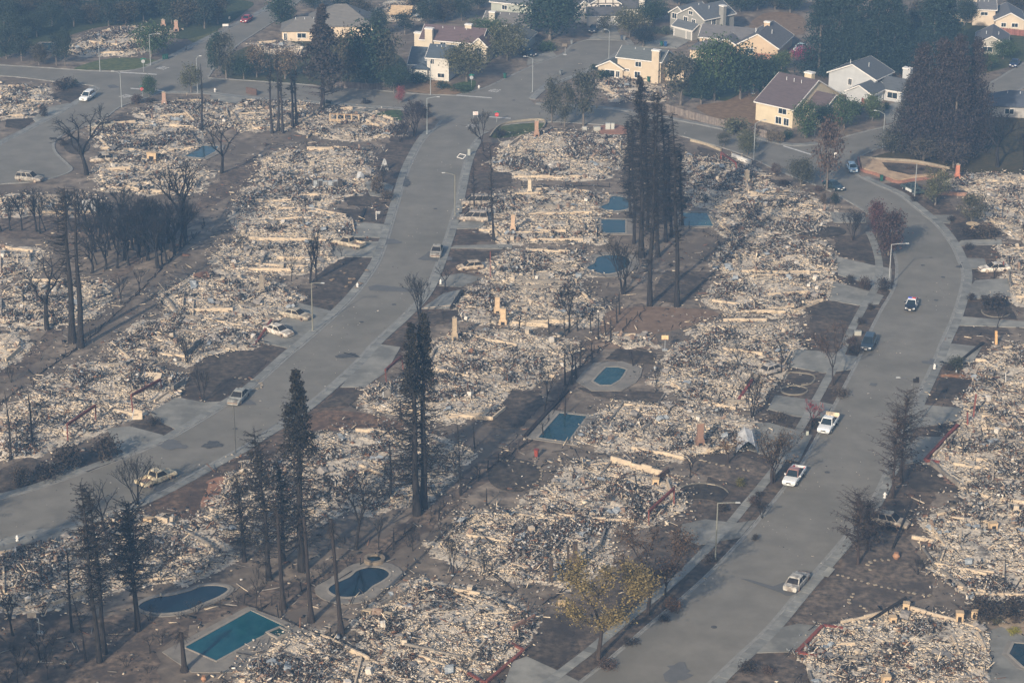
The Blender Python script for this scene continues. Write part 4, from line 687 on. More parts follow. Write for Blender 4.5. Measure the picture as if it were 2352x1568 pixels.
# ---- garage door frames and fallen beams
def frame(p, label, name='garage_frame', w=.26, col=(1, 1, 1)):
    b0, l0, h0 = up(*p[0]); b1, l1, h1 = up(*p[1]); o = root(name, label, 'garage frame', (b0[0], b0[1], 0)); d = b1 - b0
    for b_, l_, h_ in (((0, 0), l0, h0), (d, l1, h1)):
        mb = MB(); mb.beam((b_[0], b_[1], 0), (b_[0] + l_, b_[1], h_), w * .8, w * .8); mb.obj('post', M['redframe'], o, col)
    mb = MB(); mb.beam((l0, 0, h0), (d[0] + l1, d[1], h1), .32, .42); mb.obj('lintel', M['redframe'], o, (.75, .7, .7))
frame(((156, 1015, 154, 975), (220, 970, 219, 931)), 'standing brown garage frame nearest the left street', col=(.8, .8, .8)); frame(((306, 951, 301, 908), (372, 904, 369, 871)), 'standing brown garage frame in front of the tan panel', col=(.8, .8, .8))
frame(((1490, 1203, 1490, 1174), (1548, 1160, 1548, 1121)), 'standing red garage frame beside the half-round bed'); frame(((888, 888, 885, 850), (926, 848, 923, 818)), 'bent dark garage frame behind the twin redwoods', col=(.6, .6, .6)); frame(((1656, 372, 1656, 350), (1692, 392, 1690, 374)), 'sagging red frame by the dark half-ellipse lawn', col=(1.2, .9, .9))
def fallen(pts, label, z=.35, w=.4, m='redframe', col=(1, 1, 1), name='fallen_beam', cat='beam'):
    o = root(name, label, cat, (*G(pts[0][0], pts[0][1]), 0)); g0 = G(pts[0][0], pts[0][1])
    for i in range(len(pts) - 1):
        a0, a1 = pts[i], pts[i + 1]; mb = MB(); q0 = G(a0[0], a0[1]) - g0; q1 = G(a1[0], a1[1]) - g0; d_ = (q1 - q0) / np.linalg.norm(q1 - q0) * (w * .52 if i else 0)
        mb.beam((q0[0] + d_[0], q0[1] + d_[1], (a0[2] if len(a0) > 2 else z) + .002 * i), (q1[0], q1[1], (a1[2] if len(a1) > 2 else z) + .002 * i), w, w * .7); mb.obj('length', M[m], o, col)
fallen([(2199, 982), (2124, 1062), (2158, 1068)], 'long fallen red beam with a pale patch on the right lot', .5, .5, col=(1.1, .95, .95)); fallen([(1936, 1447), (1890, 1440), (1830, 1502), (1877, 1510)], 'red L-shaped sill outlining the lower right ruin', .3, .5, col=(1.1, .95, .9)); fallen([(1075, 1549), (1114, 1572), (1178, 1518), (1203, 1496), (1168, 1478)], 'red-brown sill corner at the bottom centre', .3, .4, col=(1.0, .95, .9))
fallen([(1693, 926, .3), (1728, 884, 1.0)], 'leaning red beam beside the clump of charred stems', w=.5, col=(1.2, .9, 1)); fallen([(583, 797, .2), (624, 748, 1.2)], 'sloping brown beam beside the white burnt sedan', w=.4, col=(.9, .9, .9)); fallen([(2118, 1262), (2148, 1305)][::-1], 'charred rafter leaning by the burnt stump shrub', .4, .3, 'dark_found'); fallen([(1995, 1430, .3), (2080, 1392, 1.4)], 'charred rafter sloping down from the corner hearth', w=.35, m='trunk', col=(1, 1, 1))
fallen([(1036, 710, .2), (1062, 672, .4)], 'charred beam across a driveway by the twin chimneys', w=.6, m='trunk'); fallen([(975, 709), (1075, 699)], 'pale fallen pipe by the forked bare tree', .15, .25, 'stone'); fallen([(1421, 921), (1508, 932), (1528, 904)], 'long charred edging beam by the octagonal pool', .15, .3, 'dark_found'); fallen([(1206, 1005), (1303, 900)], 'long charred fence beam left of the rectangular pool', .3, .6, 'trunk', (1.3, 1.1, 1)); fallen([(1620, 928), (1640, 905)], 'short dark beam at the paved edge', .2, .3, 'dark_found')
fallen([(2050, 1262, .2), (2092, 1180, 2.2)], 'charred rafter leaning against the burnt estate car', w=.3, m='trunk'); fallen([(826, 513, .2), (838, 482, .2)][::-1], 'charred panel at the head of a driveway', w=.5, m='trunk'); fallen([(852, 442), (858, 420)], 'charred garage edge by the locker ruin', .5, .5, 'dark_found'); fallen([(2196, 838, .2), (2258, 792, .5)], 'charred eave beam at the right edge driveway', w=.4, m='trunk'); fallen([(920, 1488), (985, 1502)], 'thick burnt log in the yard of the peanut pool', .3, .6, 'trunk', (2.2, 1.8, 1.5), 'burnt_log', 'log')
# brick low wall by the half-round bed: real courses
b0 = G(1498, 1117); b1 = G(1536, 1086); o = root('brick_wall', 'low dark brick wall below the tall cream wall', 'wall', (b0[0], b0[1], 0)); d = b1 - b0; L = np.linalg.norm(d); o.rotation_euler[2] = math.atan2(d[1], d[0]); bm_ = MB(); bm_.box((0, 0, 0), (.44, .22, .13)); bme = bm_.mesh('brick', M['brick'])
for r_ in range(8):
    for i in range(int(L / .46)): link('brick', bme, o, (.55, .6, .65), loc=((i + .5 + .5 * (r_ % 2)) * .46, random.uniform(-.02, .02), .07 + r_ * .145))
# lockers, bent garage door, sheets
b = G(725, 437); o = root('steel_lockers', 'row of burnt steel cabinets by the grey driveway', 'cabinet', (b[0], b[1], 0), .05)
for k in range(6):
    mb = MB(); h = random.uniform(2.0, 2.5); mb.box((k * 1.05, 0, h / 2), (.95, .7, h)); c_ = mb.obj('cabinet', DEB[random.choice([2, 5, 5, 3])], o); mb = MB(); mb.box((k * 1.05, -.37, h / 2), (.8, .04, h * .85)); mb.obj('cabinet_door', DEB[random.choice([5, 2, 3])], c_)
def sheet(x, y, pts, label, m='dullwhite', name='bent_garage_door', cat='garage door'):
    b = G(x, y); o = root(name, label, cat, (b[0], b[1], 0)); mb = MB(); k = len(pts); v = []
    for px, py, z in pts: v.append((px, py, z)); 
    v2 = [(a_[0] + .05, a_[1] + .05, a_[2]) for a_ in v]; mb.add(v + v2, [[i, i + 2, i + 3, i + 1] for i in range(0, k - 2, 2)] + [[k + i, k + i + 1, k + i + 3, k + i + 2] for i in range(0, k - 2, 2)]); mb.obj('panel', M[m], o)
    for i in range(0, k - 2, 2):
        mb = MB(); mb.beam(v[i], v[i + 1], .10); mb.obj('rib', M['galv'], o, (1.3, 1.3, 1.3))
sheet(1690, 1030, [(0, -1.5, 0), (0, 2, .3), (.8, -1.6, 1.2), (.5, 2, 1.9), (1.8, -1.4, 1.9), (1.4, 2.2, 2.9), (2.8, -1.8, 1.3), (2.6, 2.0, 2.3), (3.4, -2, .0), (3.3, 1.8, .9)], 'crumpled white garage door at the ruin by the blue pool')
sheet(190, 490, [(0, 0, 0), (0, .6, 2.6), (1.5, 0, .2), (1.6, .5, 2.9), (2.8, .2, 0), (2.8, .6, 2.2)], 'upright white sheet among the left burnt trees', name='metal_sheet', cat='metal sheet'); sheet(818, 415, [(0, 0, 0), (.4, 1, 1.7), (.9, -.3, .9), (1.0, .6, 1.9), (1.7, .3, 0), (1.6, .7, 1.2)], 'crumpled white sheet above the steel cabinets', name='metal_sheet', cat='metal sheet'); sheet(880, 392, [(-.7, 0, 0), (.2, .3, 2.6), (-.3, 0, .2), (.35, .3, 2.6), (.9, 0, .1), (.5, .4, 2.4), (1.2, 0, 0), (.6, .4, 2.2)], 'white tent-like sheet beside a red post', name='metal_sheet', cat='metal sheet')
sheet(880, 922, [(0, 0, 0), (0, .5, 1.6), (1.2, .8, .1), (1.2, 1.3, 1.9)], 'upright grey slab below the bent garage frame', 'dark_found', 'concrete_slab', 'slab'); sheet(348, 880, [(-1.4, 0, .5), (-1.2, 1.6, 1.4), (1.4, -.4, .5), (1.6, 1.4, 1.3)], 'tan ribbed panel lying behind the garage frame', 'foundation', 'wall_panel', 'panel'); sheet(312, 965, [(-.6, 0, .1), (-.3, .6, 1.8), (1.0, .2, .1), (.9, .8, 1.3)], 'tan panel leaning on the garage frame post', 'foundation', 'wall_panel', 'panel')
# standing window wall
b = G(757, 282); o = root('window_wall', 'standing cream wall with burnt-out window openings', 'wall', (b[0], b[1], 0), -.12)
for k in range(5):
    mb = MB(); mb.box((k * 1.7 + .15, 0, 1.15), (.34, .3, 2.3)); mb.obj('pier', M['stone'], o, (1, .9, .75))
    if k < 4:
        mb = MB(); mb.box((k * 1.7 + 1.0, 0, .45), (1.355, .26, .9)); mb.obj('sill_wall', M['stone'], o, (.9, .8, .68)); mb = MB(); mb.box((k * 1.7 + 1.0, 0, 2.15), (1.355, .22, .25)); mb.obj('lintel', M['stone'], o, (.6, .5, .42))
# ================================================================ TREES
def rv(s=1.0): return Vector((random.gauss(0, s), random.gauss(0, s), random.gauss(0, s)))
def leaf_quads(C, size, droop=0.0):
    n = len(C); nr = RNG.normal(size=(n, 3)); nr[:, 2] += .5; nr /= np.linalg.norm(nr, axis=1, keepdims=True)
    t = np.cross(nr, RNG.normal(size=(n, 3))); t /= np.maximum(np.linalg.norm(t, axis=1, keepdims=True), 1e-6); b = np.cross(nr, t)
    s = (size * RNG.uniform(.5, 1.3, n))[:, None]
    return np.stack([C - t * s * .5, C + b * s * .32, C + t * s * .5, C - b * s * .32], 1)
def branch_curve(p, az, L, rise, curl, k=4, jit=.12):
    out = [Vector(p)]; d = Vector((math.cos(az), math.sin(az), rise)).normalized()
    for i in range(k):
        d = (d + Vector((random.gauss(0, jit), random.gauss(0, jit), curl))).normalized(); out.append(out[-1] + d * (L / k))
    return out
def burnt_conifer(bx, by, tx, ty, label, z0=.3, z1=1.0, spread=3.5, nb=150, rise=-.25, curl=.12, twig=1, dense=None, rad=None, group='burnt conifers', name='burnt_conifer', col=(1, 1, 1), leafcol=(.028, .025, .02), leafn=2200, taper=.35, shape='cone', onesided=0, thin=1.0):
    b, lx, h = up(bx, by, tx, ty); h = min(h, 60); o = root(name, label, 'tree', (b[0], b[1], 0), 0, group); rad = rad or .018 * h + .08
    axis = lambda z: Vector((lx * (z / h) ** 1.2 + .12 * math.sin(z * .35 + bx), .1 * math.sin(z * .4 + by), z))
    k = 9; T = []
    for i in range(k):
        za, zb = h * i / k, h * (i + 1) / k; ra = rad * (1 - (za / h)) ** .8 + .03; rb_ = rad * (1 - zb / h) ** .8 + .03
        if i == 0: ra *= 1.35
        T.append([*axis(za), *axis(zb + .05), ra, rb_])
    link('trunk', segs_mesh('trunk', T, M['trunk'], 8), o, col)
    sg = []; tips = []
    for i in range(nb):
        z = h * (z0 + (z1 - z0) * (i + random.random()) / nb); t = (z / h - z0) / max(z1 - z0, .01)
        L = spread * ((1 - t) ** .7 + .12 if shape == 'cone' else (.55 + .45 * math.sin(min(1, t * 1.15) * math.pi)) if shape == 'oval' else .7) * random.uniform(.45, 1.15)
        az = random.uniform(0, 6.283) if not onesided or random.random() > .75 else math.pi + random.gauss(0, .6)
        pts = branch_curve(axis(z), az, L, rise + random.gauss(0, .1), curl); r0 = (.042 + .018 * L) * thin
        for j in range(4):
            sg.append([*pts[j], *pts[j + 1], r0 * (1 - j * .22), r0 * (1 - (j + 1) * .22)])
            for _ in range(twig):
                if random.random() < .8:
                    q = pts[j].lerp(pts[j + 1], random.random()); e_ = q + Vector((math.cos(az) * .35 + random.gauss(0, .3), math.sin(az) * .35 + random.gauss(0, .3), random.gauss(-.12, .2))) * (.25 + .16 * L)
                    sg.append([*q, *e_, r0 * .6, r0 * .3])
        tips.append((z / h, pts))
    link('branches', segs_mesh('branches', sg, M['trunk'], 3), o, col)
    if dense:
        d0, d1, w = dense; C = []
        cl = []
        for _ in range(max(14, leafn // 45)):
            t = random.random() ** .85; z = h * (d0 + (d1 - d0) * t); prof = (w * (1 - t) ** .75 + .2) * random.uniform(.75, 1.18); a_ = random.uniform(0, 6.283); r_ = prof * random.random() ** .45
            cl.append((axis(z) + Vector((r_ * math.cos(a_), r_ * math.sin(a_), -r_ * .3)), .16 + .11 * w * (1.1 - t)))
        for _ in range(leafn):
            c_, s_ = random.choice(cl); C.append(c_ + Vector((random.gauss(0, s_), random.gauss(0, s_), random.gauss(0, s_ * .9))))
        C = np.array(C); link('crown', quads_mesh('crown', leaf_quads(C, .42 if w < 4 else .7), M['leaf']), o, leafcol)
    return o
burnt_conifer(693, 1310, 680, 848, 'tall burnt redwood with a dense black spire top, left of centre', .14, .97, 5.2, 270, -.42, .20, 2, (.60, 1.0, 2.3), .54, leafn=5200, thin=.85)
burnt_conifer(957, 1182, 944, 742, 'left of the twin burnt redwoods with black tufted tops', .17, .97, 5.6, 210, -.42, .20, 2, (.64, 1.0, 1.8), .55, leafn=3400, onesided=1, thin=.8)
burnt_conifer(973, 1168, 972, 722, 'right of the twin burnt redwoods with black tufted tops', .18, .97, 5.4, 210, -.4, .20, 2, (.60, 1.0, 1.9), .53, leafn=4200, thin=.8)
burnt_conifer(168, 787, 146, 428, 'left of two tall bare charred trunks at the left', .36, .99, 3.8, 150, -.3, .2, 1, None, .6, shape='oval', onesided=1)
burnt_conifer(187, 797, 169, 428, 'right of two tall bare charred trunks at the left', .36, .99, 2.4, 110, -.3, .2, 1, None, .55, shape='oval')
for a_ in ((1491, 702, 1512, 205, 'front left trunk of the burnt redwood clump', 2.2, 260, .6), (1556, 705, 1545, 255, 'front right trunk of the burnt redwood clump', 2.0, 230, .6), (1474, 592, 1470, 176, 'tallest and darkest tree of the burnt redwood clump', 3.0, 360, .7), (1511, 590, 1500, 215, 'straight middle tree of the burnt redwood clump', 2.4, 300, .5), (1528, 556, 1521, 240, 'middle right tree of the burnt redwood clump', 2.2, 260, .45),
           (1457, 560, 1450, 262, 'thin left outer tree of the burnt redwood clump', 2.3, 240, .35), (1448, 502, 1441, 282, 'short leftmost tree of the burnt redwood clump', 2.2, 200, .35), (1566, 520, 1560, 330, 'short rightmost tree of the burnt redwood clump', 2.2, 190, .35), (1488, 530, 1483, 235, 'hidden rear tree of the burnt redwood clump', 2.6, 260, .4), (1541, 545, 1533, 290, 'rear right tree of the burnt redwood clump', 2.2, 220, .4)):
    burnt_conifer(a_[0], a_[1], a_[2], a_[3], a_[4], .16 if a_[1] < 650 else .30, .99, a_[5] * random.uniform(1.05, 1.55), int(a_[6] * 1.25), -.15, .08, 4, (.70, 1.0, 1.9) if a_[3] < 185 else (.22, 1.0, 1.5), a_[7] * .72, 'burnt redwood clump', shape='oval', leafn=2200 if a_[3] < 185 else 520, leafcol=(.03, .027, .025), thin=.7)
burnt_conifer(227, 1520, 184, 1108, 'left of two leaning charred trunks at the lower left', .30, .99, 3.0, 210, .05, .10, 3, None, .31, shape='oval'); burnt_conifer(242, 1500, 206, 1125, 'right of two leaning charred trunks at the lower left', .30, .99, 2.6, 190, .05, .10, 3, None, .29, shape='oval')
burnt_conifer(315, 1448, 293, 1152, 'wide burnt conifer with upswept branches at the lower left', .30, .99, 5.2, 170, .1, .10, 3, (.5, .95, .6), .36, leafn=400, shape='oval')
burnt_conifer(620, 1330, 584, 988, 'bushy burnt conifer left of the tall burnt redwood', .10, .99, 4.0, 230, .0, .10, 5, (.15, .95, 2.4), .35, leafn=420, shape='oval', thin=.7); burnt_conifer(652, 1290, 640, 1060, 'small dense burnt conifer beside the tall burnt redwood', .10, .98, 3.4, 150, .0, .10, 5, (.1, .9, 2.0), .3, leafn=300, shape='oval', thin=.7); burnt_conifer(560, 1290, 545, 1085, 'twiggy burnt conifer at the ruin with the pinkish path', .12, .98, 3.4, 140, .0, .12, 5, (.1, .9, 2.0), .25, leafn=250, shape='oval', thin=.7)
burnt_conifer(741, 250, 739, 14, 'big dead pine with brown needles and pale bare lower limbs', .12, .98, 5.2, 150, .0, .05, 1, (.34, 1.0, 5.4), .5, 'dying conifers', 'dead_pine', (3.2, 3, 2.9), (.050, .042, .038), 6500)
for i, (bx, by, tx, ty, lb) in enumerate(((624, 306, 618, 118, 'leftmost of the five thin burnt trunks'), (640, 301, 637, 108, 'tallest of the five thin burnt trunks'), (648, 306, 645, 150, 'third of the five thin burnt trunks from the left'), (672, 292, 668, 140, 'fourth of the five thin burnt trunks from the left'), (680, 290, 678, 150, 'rightmost of the five thin burnt trunks'))):
    burnt_conifer(bx, by, tx, ty, lb, .5, .99, 1.3, 60, -.1, .05, 1, (.55, .9, .7), .3, 'five thin burnt trunks', leafn=200, col=(1.5, 1.5, 1.5))
for a_ in ((464, 299, 462, 146, 'single burnt pole trunk beside the brick chimney', .26, 40, .7), (25, 1054, 12, 900, 'charred pole trunk at the left edge by the left street', .2, 14, .5), (75, 1022, 62, 892, 'charred pole trunk near the left garage frame', .2, 14, .5), (1090, 485, 1088, 372, 'thin burnt trunk beside the two minivans', .14, 50, 1.6), (1133, 553, 1124, 328, 'thin tall burnt trunk right of the minivans', .22, 80, 1.8), (898, 1147, 893, 1008, 'pale twisted burnt trunk in the yard left of the twin redwoods', .22, 14, 1.4), (922, 962, 920, 918, 'short burnt stump before the twin redwoods', .25, 6, .5), (1060, 1138, 1048, 970, 'many-stemmed charred sapling right of the twin redwoods', .13, 40, .8), (1090, 1030, 1088, 975, 'charred fence-like sapling beside the dark lawn', .12, 8, .5), (167, 1450, 150, 1250, 'slim leaning charred tree at the lower left', .18, 60, 1.5), (200, 1520, 165, 1370, 'slim charred sapling near the leaning trunks', .12, 20, .8), (1296, 885, 1298, 800, 'charred sapling right of the broad ruin', .14, 20, .8), (1297, 955, 1300, 910, 'charred stub pole left of the octagonal pool', .12, 4, .4), (1460, 1115, 1458, 1080, 'charred stub in the yard below the blue pool', .1, 4, .3), (1415, 1138, 1414, 1100, 'charred pole by the tall cream wall', .1, 4, .3), (1118, 1160, 1116, 1120, 'thin charred pole by the round burnt lawn', .1, 4, .3)):
    burnt_conifer(a_[0], a_[1], a_[2], a_[3], a_[4], .35, .98, a_[7], a_[6], .3, .05, 1, None, a_[5], 'charred poles and saplings', 'charred_sapling')
for a_ in ((2070, 1108, 2082, 893, 'taller of two fine-twigged bare trees at the right kerb', 4.6), (2052, 1144, 2060, 936, 'nearer of two fine-twigged bare trees at the right kerb', 4.6), (1968, 1297, 1974, 1132, 'fine-twigged tree beside the burnt estate car', 5.0), (1996, 1262, 1998, 1148, 'dark twiggy tree touching the burnt estate car', 3.0)):
    burnt_conifer(a_[0], a_[1], a_[2], a_[3], a_[4], .2, .98, a_[5], 120, .45, .03, 4, (.2, .9, a_[5] * .62), .2, 'fine-twigged bare street trees', 'bare_tree', (1.9, 1.6, 1.4), (.06, .045, .036), 380, shape='oval', thin=.6)
for wx_, wy_, h_ in ((-73.5, 262, 27), (-78, 268, 27), (-72, 254, 27), (-84, 276, 26), (-70, 246, 28), (-77, 256, 28), (-92, 292, 26)):
    _up = up; up = lambda *q_: (np.array([wx_, wy_]), .6, h_)
    burnt_conifer(0, 0, 0, 0, 'burnt conifer standing just beyond the lower left corner of the view', .15, .98, 4.2, 170, .05, .1, 3, (.2, .95, 2.4), .5, 'burnt conifers beyond the lower left corner', leafn=3800, shape='oval'); up = _up
STRIP = [(1193, 758, 40), (1262, 768, 44), (1296, 772, 50), (1326, 760, 38), (1357, 762, 52), (1375, 778, 60), (1392, 770, 48), (1402, 786, 56), (1416, 742, 50), (1424, 722, 46), (1455, 842, 34), (1332, 842, 58), (1362, 826, 50), (1322, 870, 62), (1246, 1000, 30), (1160, 1062, 34), (1095, 1105, 40), (1010, 1195, 46), (900, 1262, 50), (1290, 1338, 40)]
for i_, (x_, y_, h_) in enumerate(sorted(STRIP)):
    w_ = ('first second third fourth fifth sixth seventh eighth ninth tenth eleventh twelfth thirteenth fourteenth fifteenth sixteenth seventeenth eighteenth nineteenth twentieth').split()[i_]
    burnt_conifer(x_, y_, x_ + random.randint(-4, 3), y_ - h_, f'{w_} thin charred sapling from the left along the dark middle back-lot strip', .35, .98, random.uniform(.7, 1.8), random.randint(6, 18), .35, .05, 1, None, random.uniform(.08, .13), 'charred saplings along the middle strip', 'charred_sapling')
# palms with flared bases
def palm(bx, by, tx, ty, label, r=.42):
    b, lx, h = up(bx, by, tx, ty); o = root('burnt_palm', label, 'palm', (b[0], b[1], 0), 0, 'burnt palm trunks'); T = []; prof = [(0, 2.1), (.05, 1.7), (.13, 1.2), (.3, 1.0), (.6, .85), (.9, .72), (1, .8)]
    for (t0, r0), (t1, r1) in zip(prof, prof[1:]): T.append([lx * t0, 0, h * t0, lx * t1, 0, h * t1 + .02, r * r0, r * r1])
    link('trunk', segs_mesh('trunk', T, M['trunk'], 9), o, (1.25, 1.15, 1.1)); sg = []
    for i in range(46):
        z = h * random.uniform(.84, 1.0); p = branch_curve((lx * z / h, 0, z), random.uniform(0, 6.28), random.uniform(.8, 2.3), random.uniform(-.9, .8), -.35)
        for j in range(4): sg.append([*p[j], *p[j + 1], .045 - .008 * j, .037 - .008 * j])
    link('fronds', segs_mesh('fronds', sg, M['trunk'], 3), o, (1.5, 1.3, 1.1))
for a_ in ((424, 1540, 416, 1452, 'shortest burnt palm, beside the turquoise pool corner', .33), (650, 1398, 636, 1172, 'leftmost of the three tall burnt palms', .29), (715, 1427, 698, 1188, 'middle one of the three tall burnt palms', .29), (784, 1457, 760, 1192, 'rightmost of the three tall burnt palms, by the peanut pool', .29)): palm(*a_)
# bare deciduous trees: a handful of grown shapes, then individual scale and turn
def grow_bare(seed, h=8.0, vase=.5, levels=5, droop=0.0, multi=1, fine=1.0, trunkfrac=.22, rf=.034, tw=.62):
    rg = random.Random(seed); sg = []; tr = []
    def rec(p, d, L, r, lv):
        k = 3; q = p
        for i in range(k):
            d = (d + Vector((rg.gauss(0, .13), rg.gauss(0, .13), rg.gauss(0, .08) + (.05 if lv < 3 else -droop)))).normalized(); n_ = q + d * (L / k); r1 = r * (1 - .14 * (i + 1)) if i < 2 else r * .62
            (tr if lv == 0 else sg).append([*q, *n_, r * (1 - .14 * i), r1]); q = n_
            if lv >= 1 and rg.random() < .75 * fine and L > .3:
                s_ = Vector((rg.gauss(0, 1), rg.gauss(0, 1), rg.gauss(.35 - droop * 3, .5))).normalized(); e_ = q + (d + s_ * .9).normalized() * L * rg.uniform(.25, .55); sg.append([*q, *e_, max(r * .4, .03) * tw, .016 * tw])
                if lv >= 2:
                    for _ in range(2): f_ = q.lerp(e_, rg.uniform(.3, .9)); sg.append([*f_, *(f_ + Vector((rg.gauss(0, 1), rg.gauss(0, 1), rg.gauss(.4 - droop * 4, .6))).normalized() * L * .3), max(r * .25, .022) * tw, .014 * tw])
        if lv < levels:
            nb = rg.choice([2, 3]) if lv else rg.choice([3, 4]); a0 = rg.uniform(0, 6.28)
            for i in range(nb):
                a_ = a0 + i * 6.283 / nb + rg.gauss(0, .3); out = Vector((math.cos(a_), math.sin(a_), .25)); rec(q, (d * (1 - vase * .6) + out * vase * rg.uniform(.6, 1.2)).normalized(), L * rg.uniform(.62, .88), r * .62, lv + 1)
    for m_ in range(multi):
        a_ = m_ * 6.28 / multi; rec(Vector((.15 * math.cos(a_), .15 * math.sin(a_), -.05)) if multi > 1 else Vector((0, 0, -.05)), Vector((.25 * math.cos(a_), .25 * math.sin(a_), 1)) if multi > 1 else Vector((0, 0, 1)), h * trunkfrac, rf * h / math.sqrt(multi), 0)
    top = max(max(s[5] for s in sg), .1); k = h / top
    sc_ = lambda A: np.array(A) * np.array([k] * 6 + [1, 1])
    return segs_mesh('trunk', sc_(tr), M['trunk'], 7), segs_mesh('branches', sc_(sg), M['trunk'], 3), sc_(sg)
BARE = {'vase': [grow_bare(s, 8, .42, 4, 0, 1, 1.0) for s in (1, 2, 3)], 'wide': [grow_bare(s, 8, .62, 4, .02, 1, 1.0) for s in (4, 5)], 'fork': [grow_bare(s, 6, .6, 3, 0, 1, .6, .3) for s in (6, 7, 8)], 'weep': [grow_bare(s, 8, .55, 4, .14, 1, 1.3) for s in (9, 10)],
        'multi': [grow_bare(s, 6, .35, 3, 0, 5, .8, .35) for s in (11, 12)], 'stub': [grow_bare(s, 3, .5, 2, 0, 3, .5, .4) for s in (13, 14)], 'slim': [grow_bare(s, 8, .40, 4, 0, 1, 1.1, .22, .019) for s in (21, 22, 23)], 'grove': [grow_bare(s, 8, .34, 4, 0, 1, 1.2, .3) for s in (15, 16, 17)]}
def bare(kind, bx, by, tx, ty, label, wide=1.0, col=(1, 1, 1), leaves=None, group='bare burnt trees', name='bare_tree', nl=500):
    b, lx, h = up(bx, by, tx, ty); h = max(h, .5); t_, br, sg = random.choice(BARE[kind]); H0 = {'fork': 6, 'multi': 6, 'stub': 3}.get(kind, 8); o = root(name, label, 'tree', (b[0], b[1], 0), random.uniform(0, 6.28), group)
    link('trunk', t_, o, col); link('branches', br, o, col); s = h / H0; o.scale = (s * wide, s * wide, s)
    if leaves:
        pick = sg[RNG.integers(0, len(sg), nl)]; C = pick[:, 3:6] + RNG.normal(0, .22, (nl, 3)); link('crown', quads_mesh('crown', leaf_quads(C, (.20 if nl > 1000 else .28) / max(s, .5) ** .5), M['leaf']), o, leaves)
    return o
BR = (.085, .055, .038)
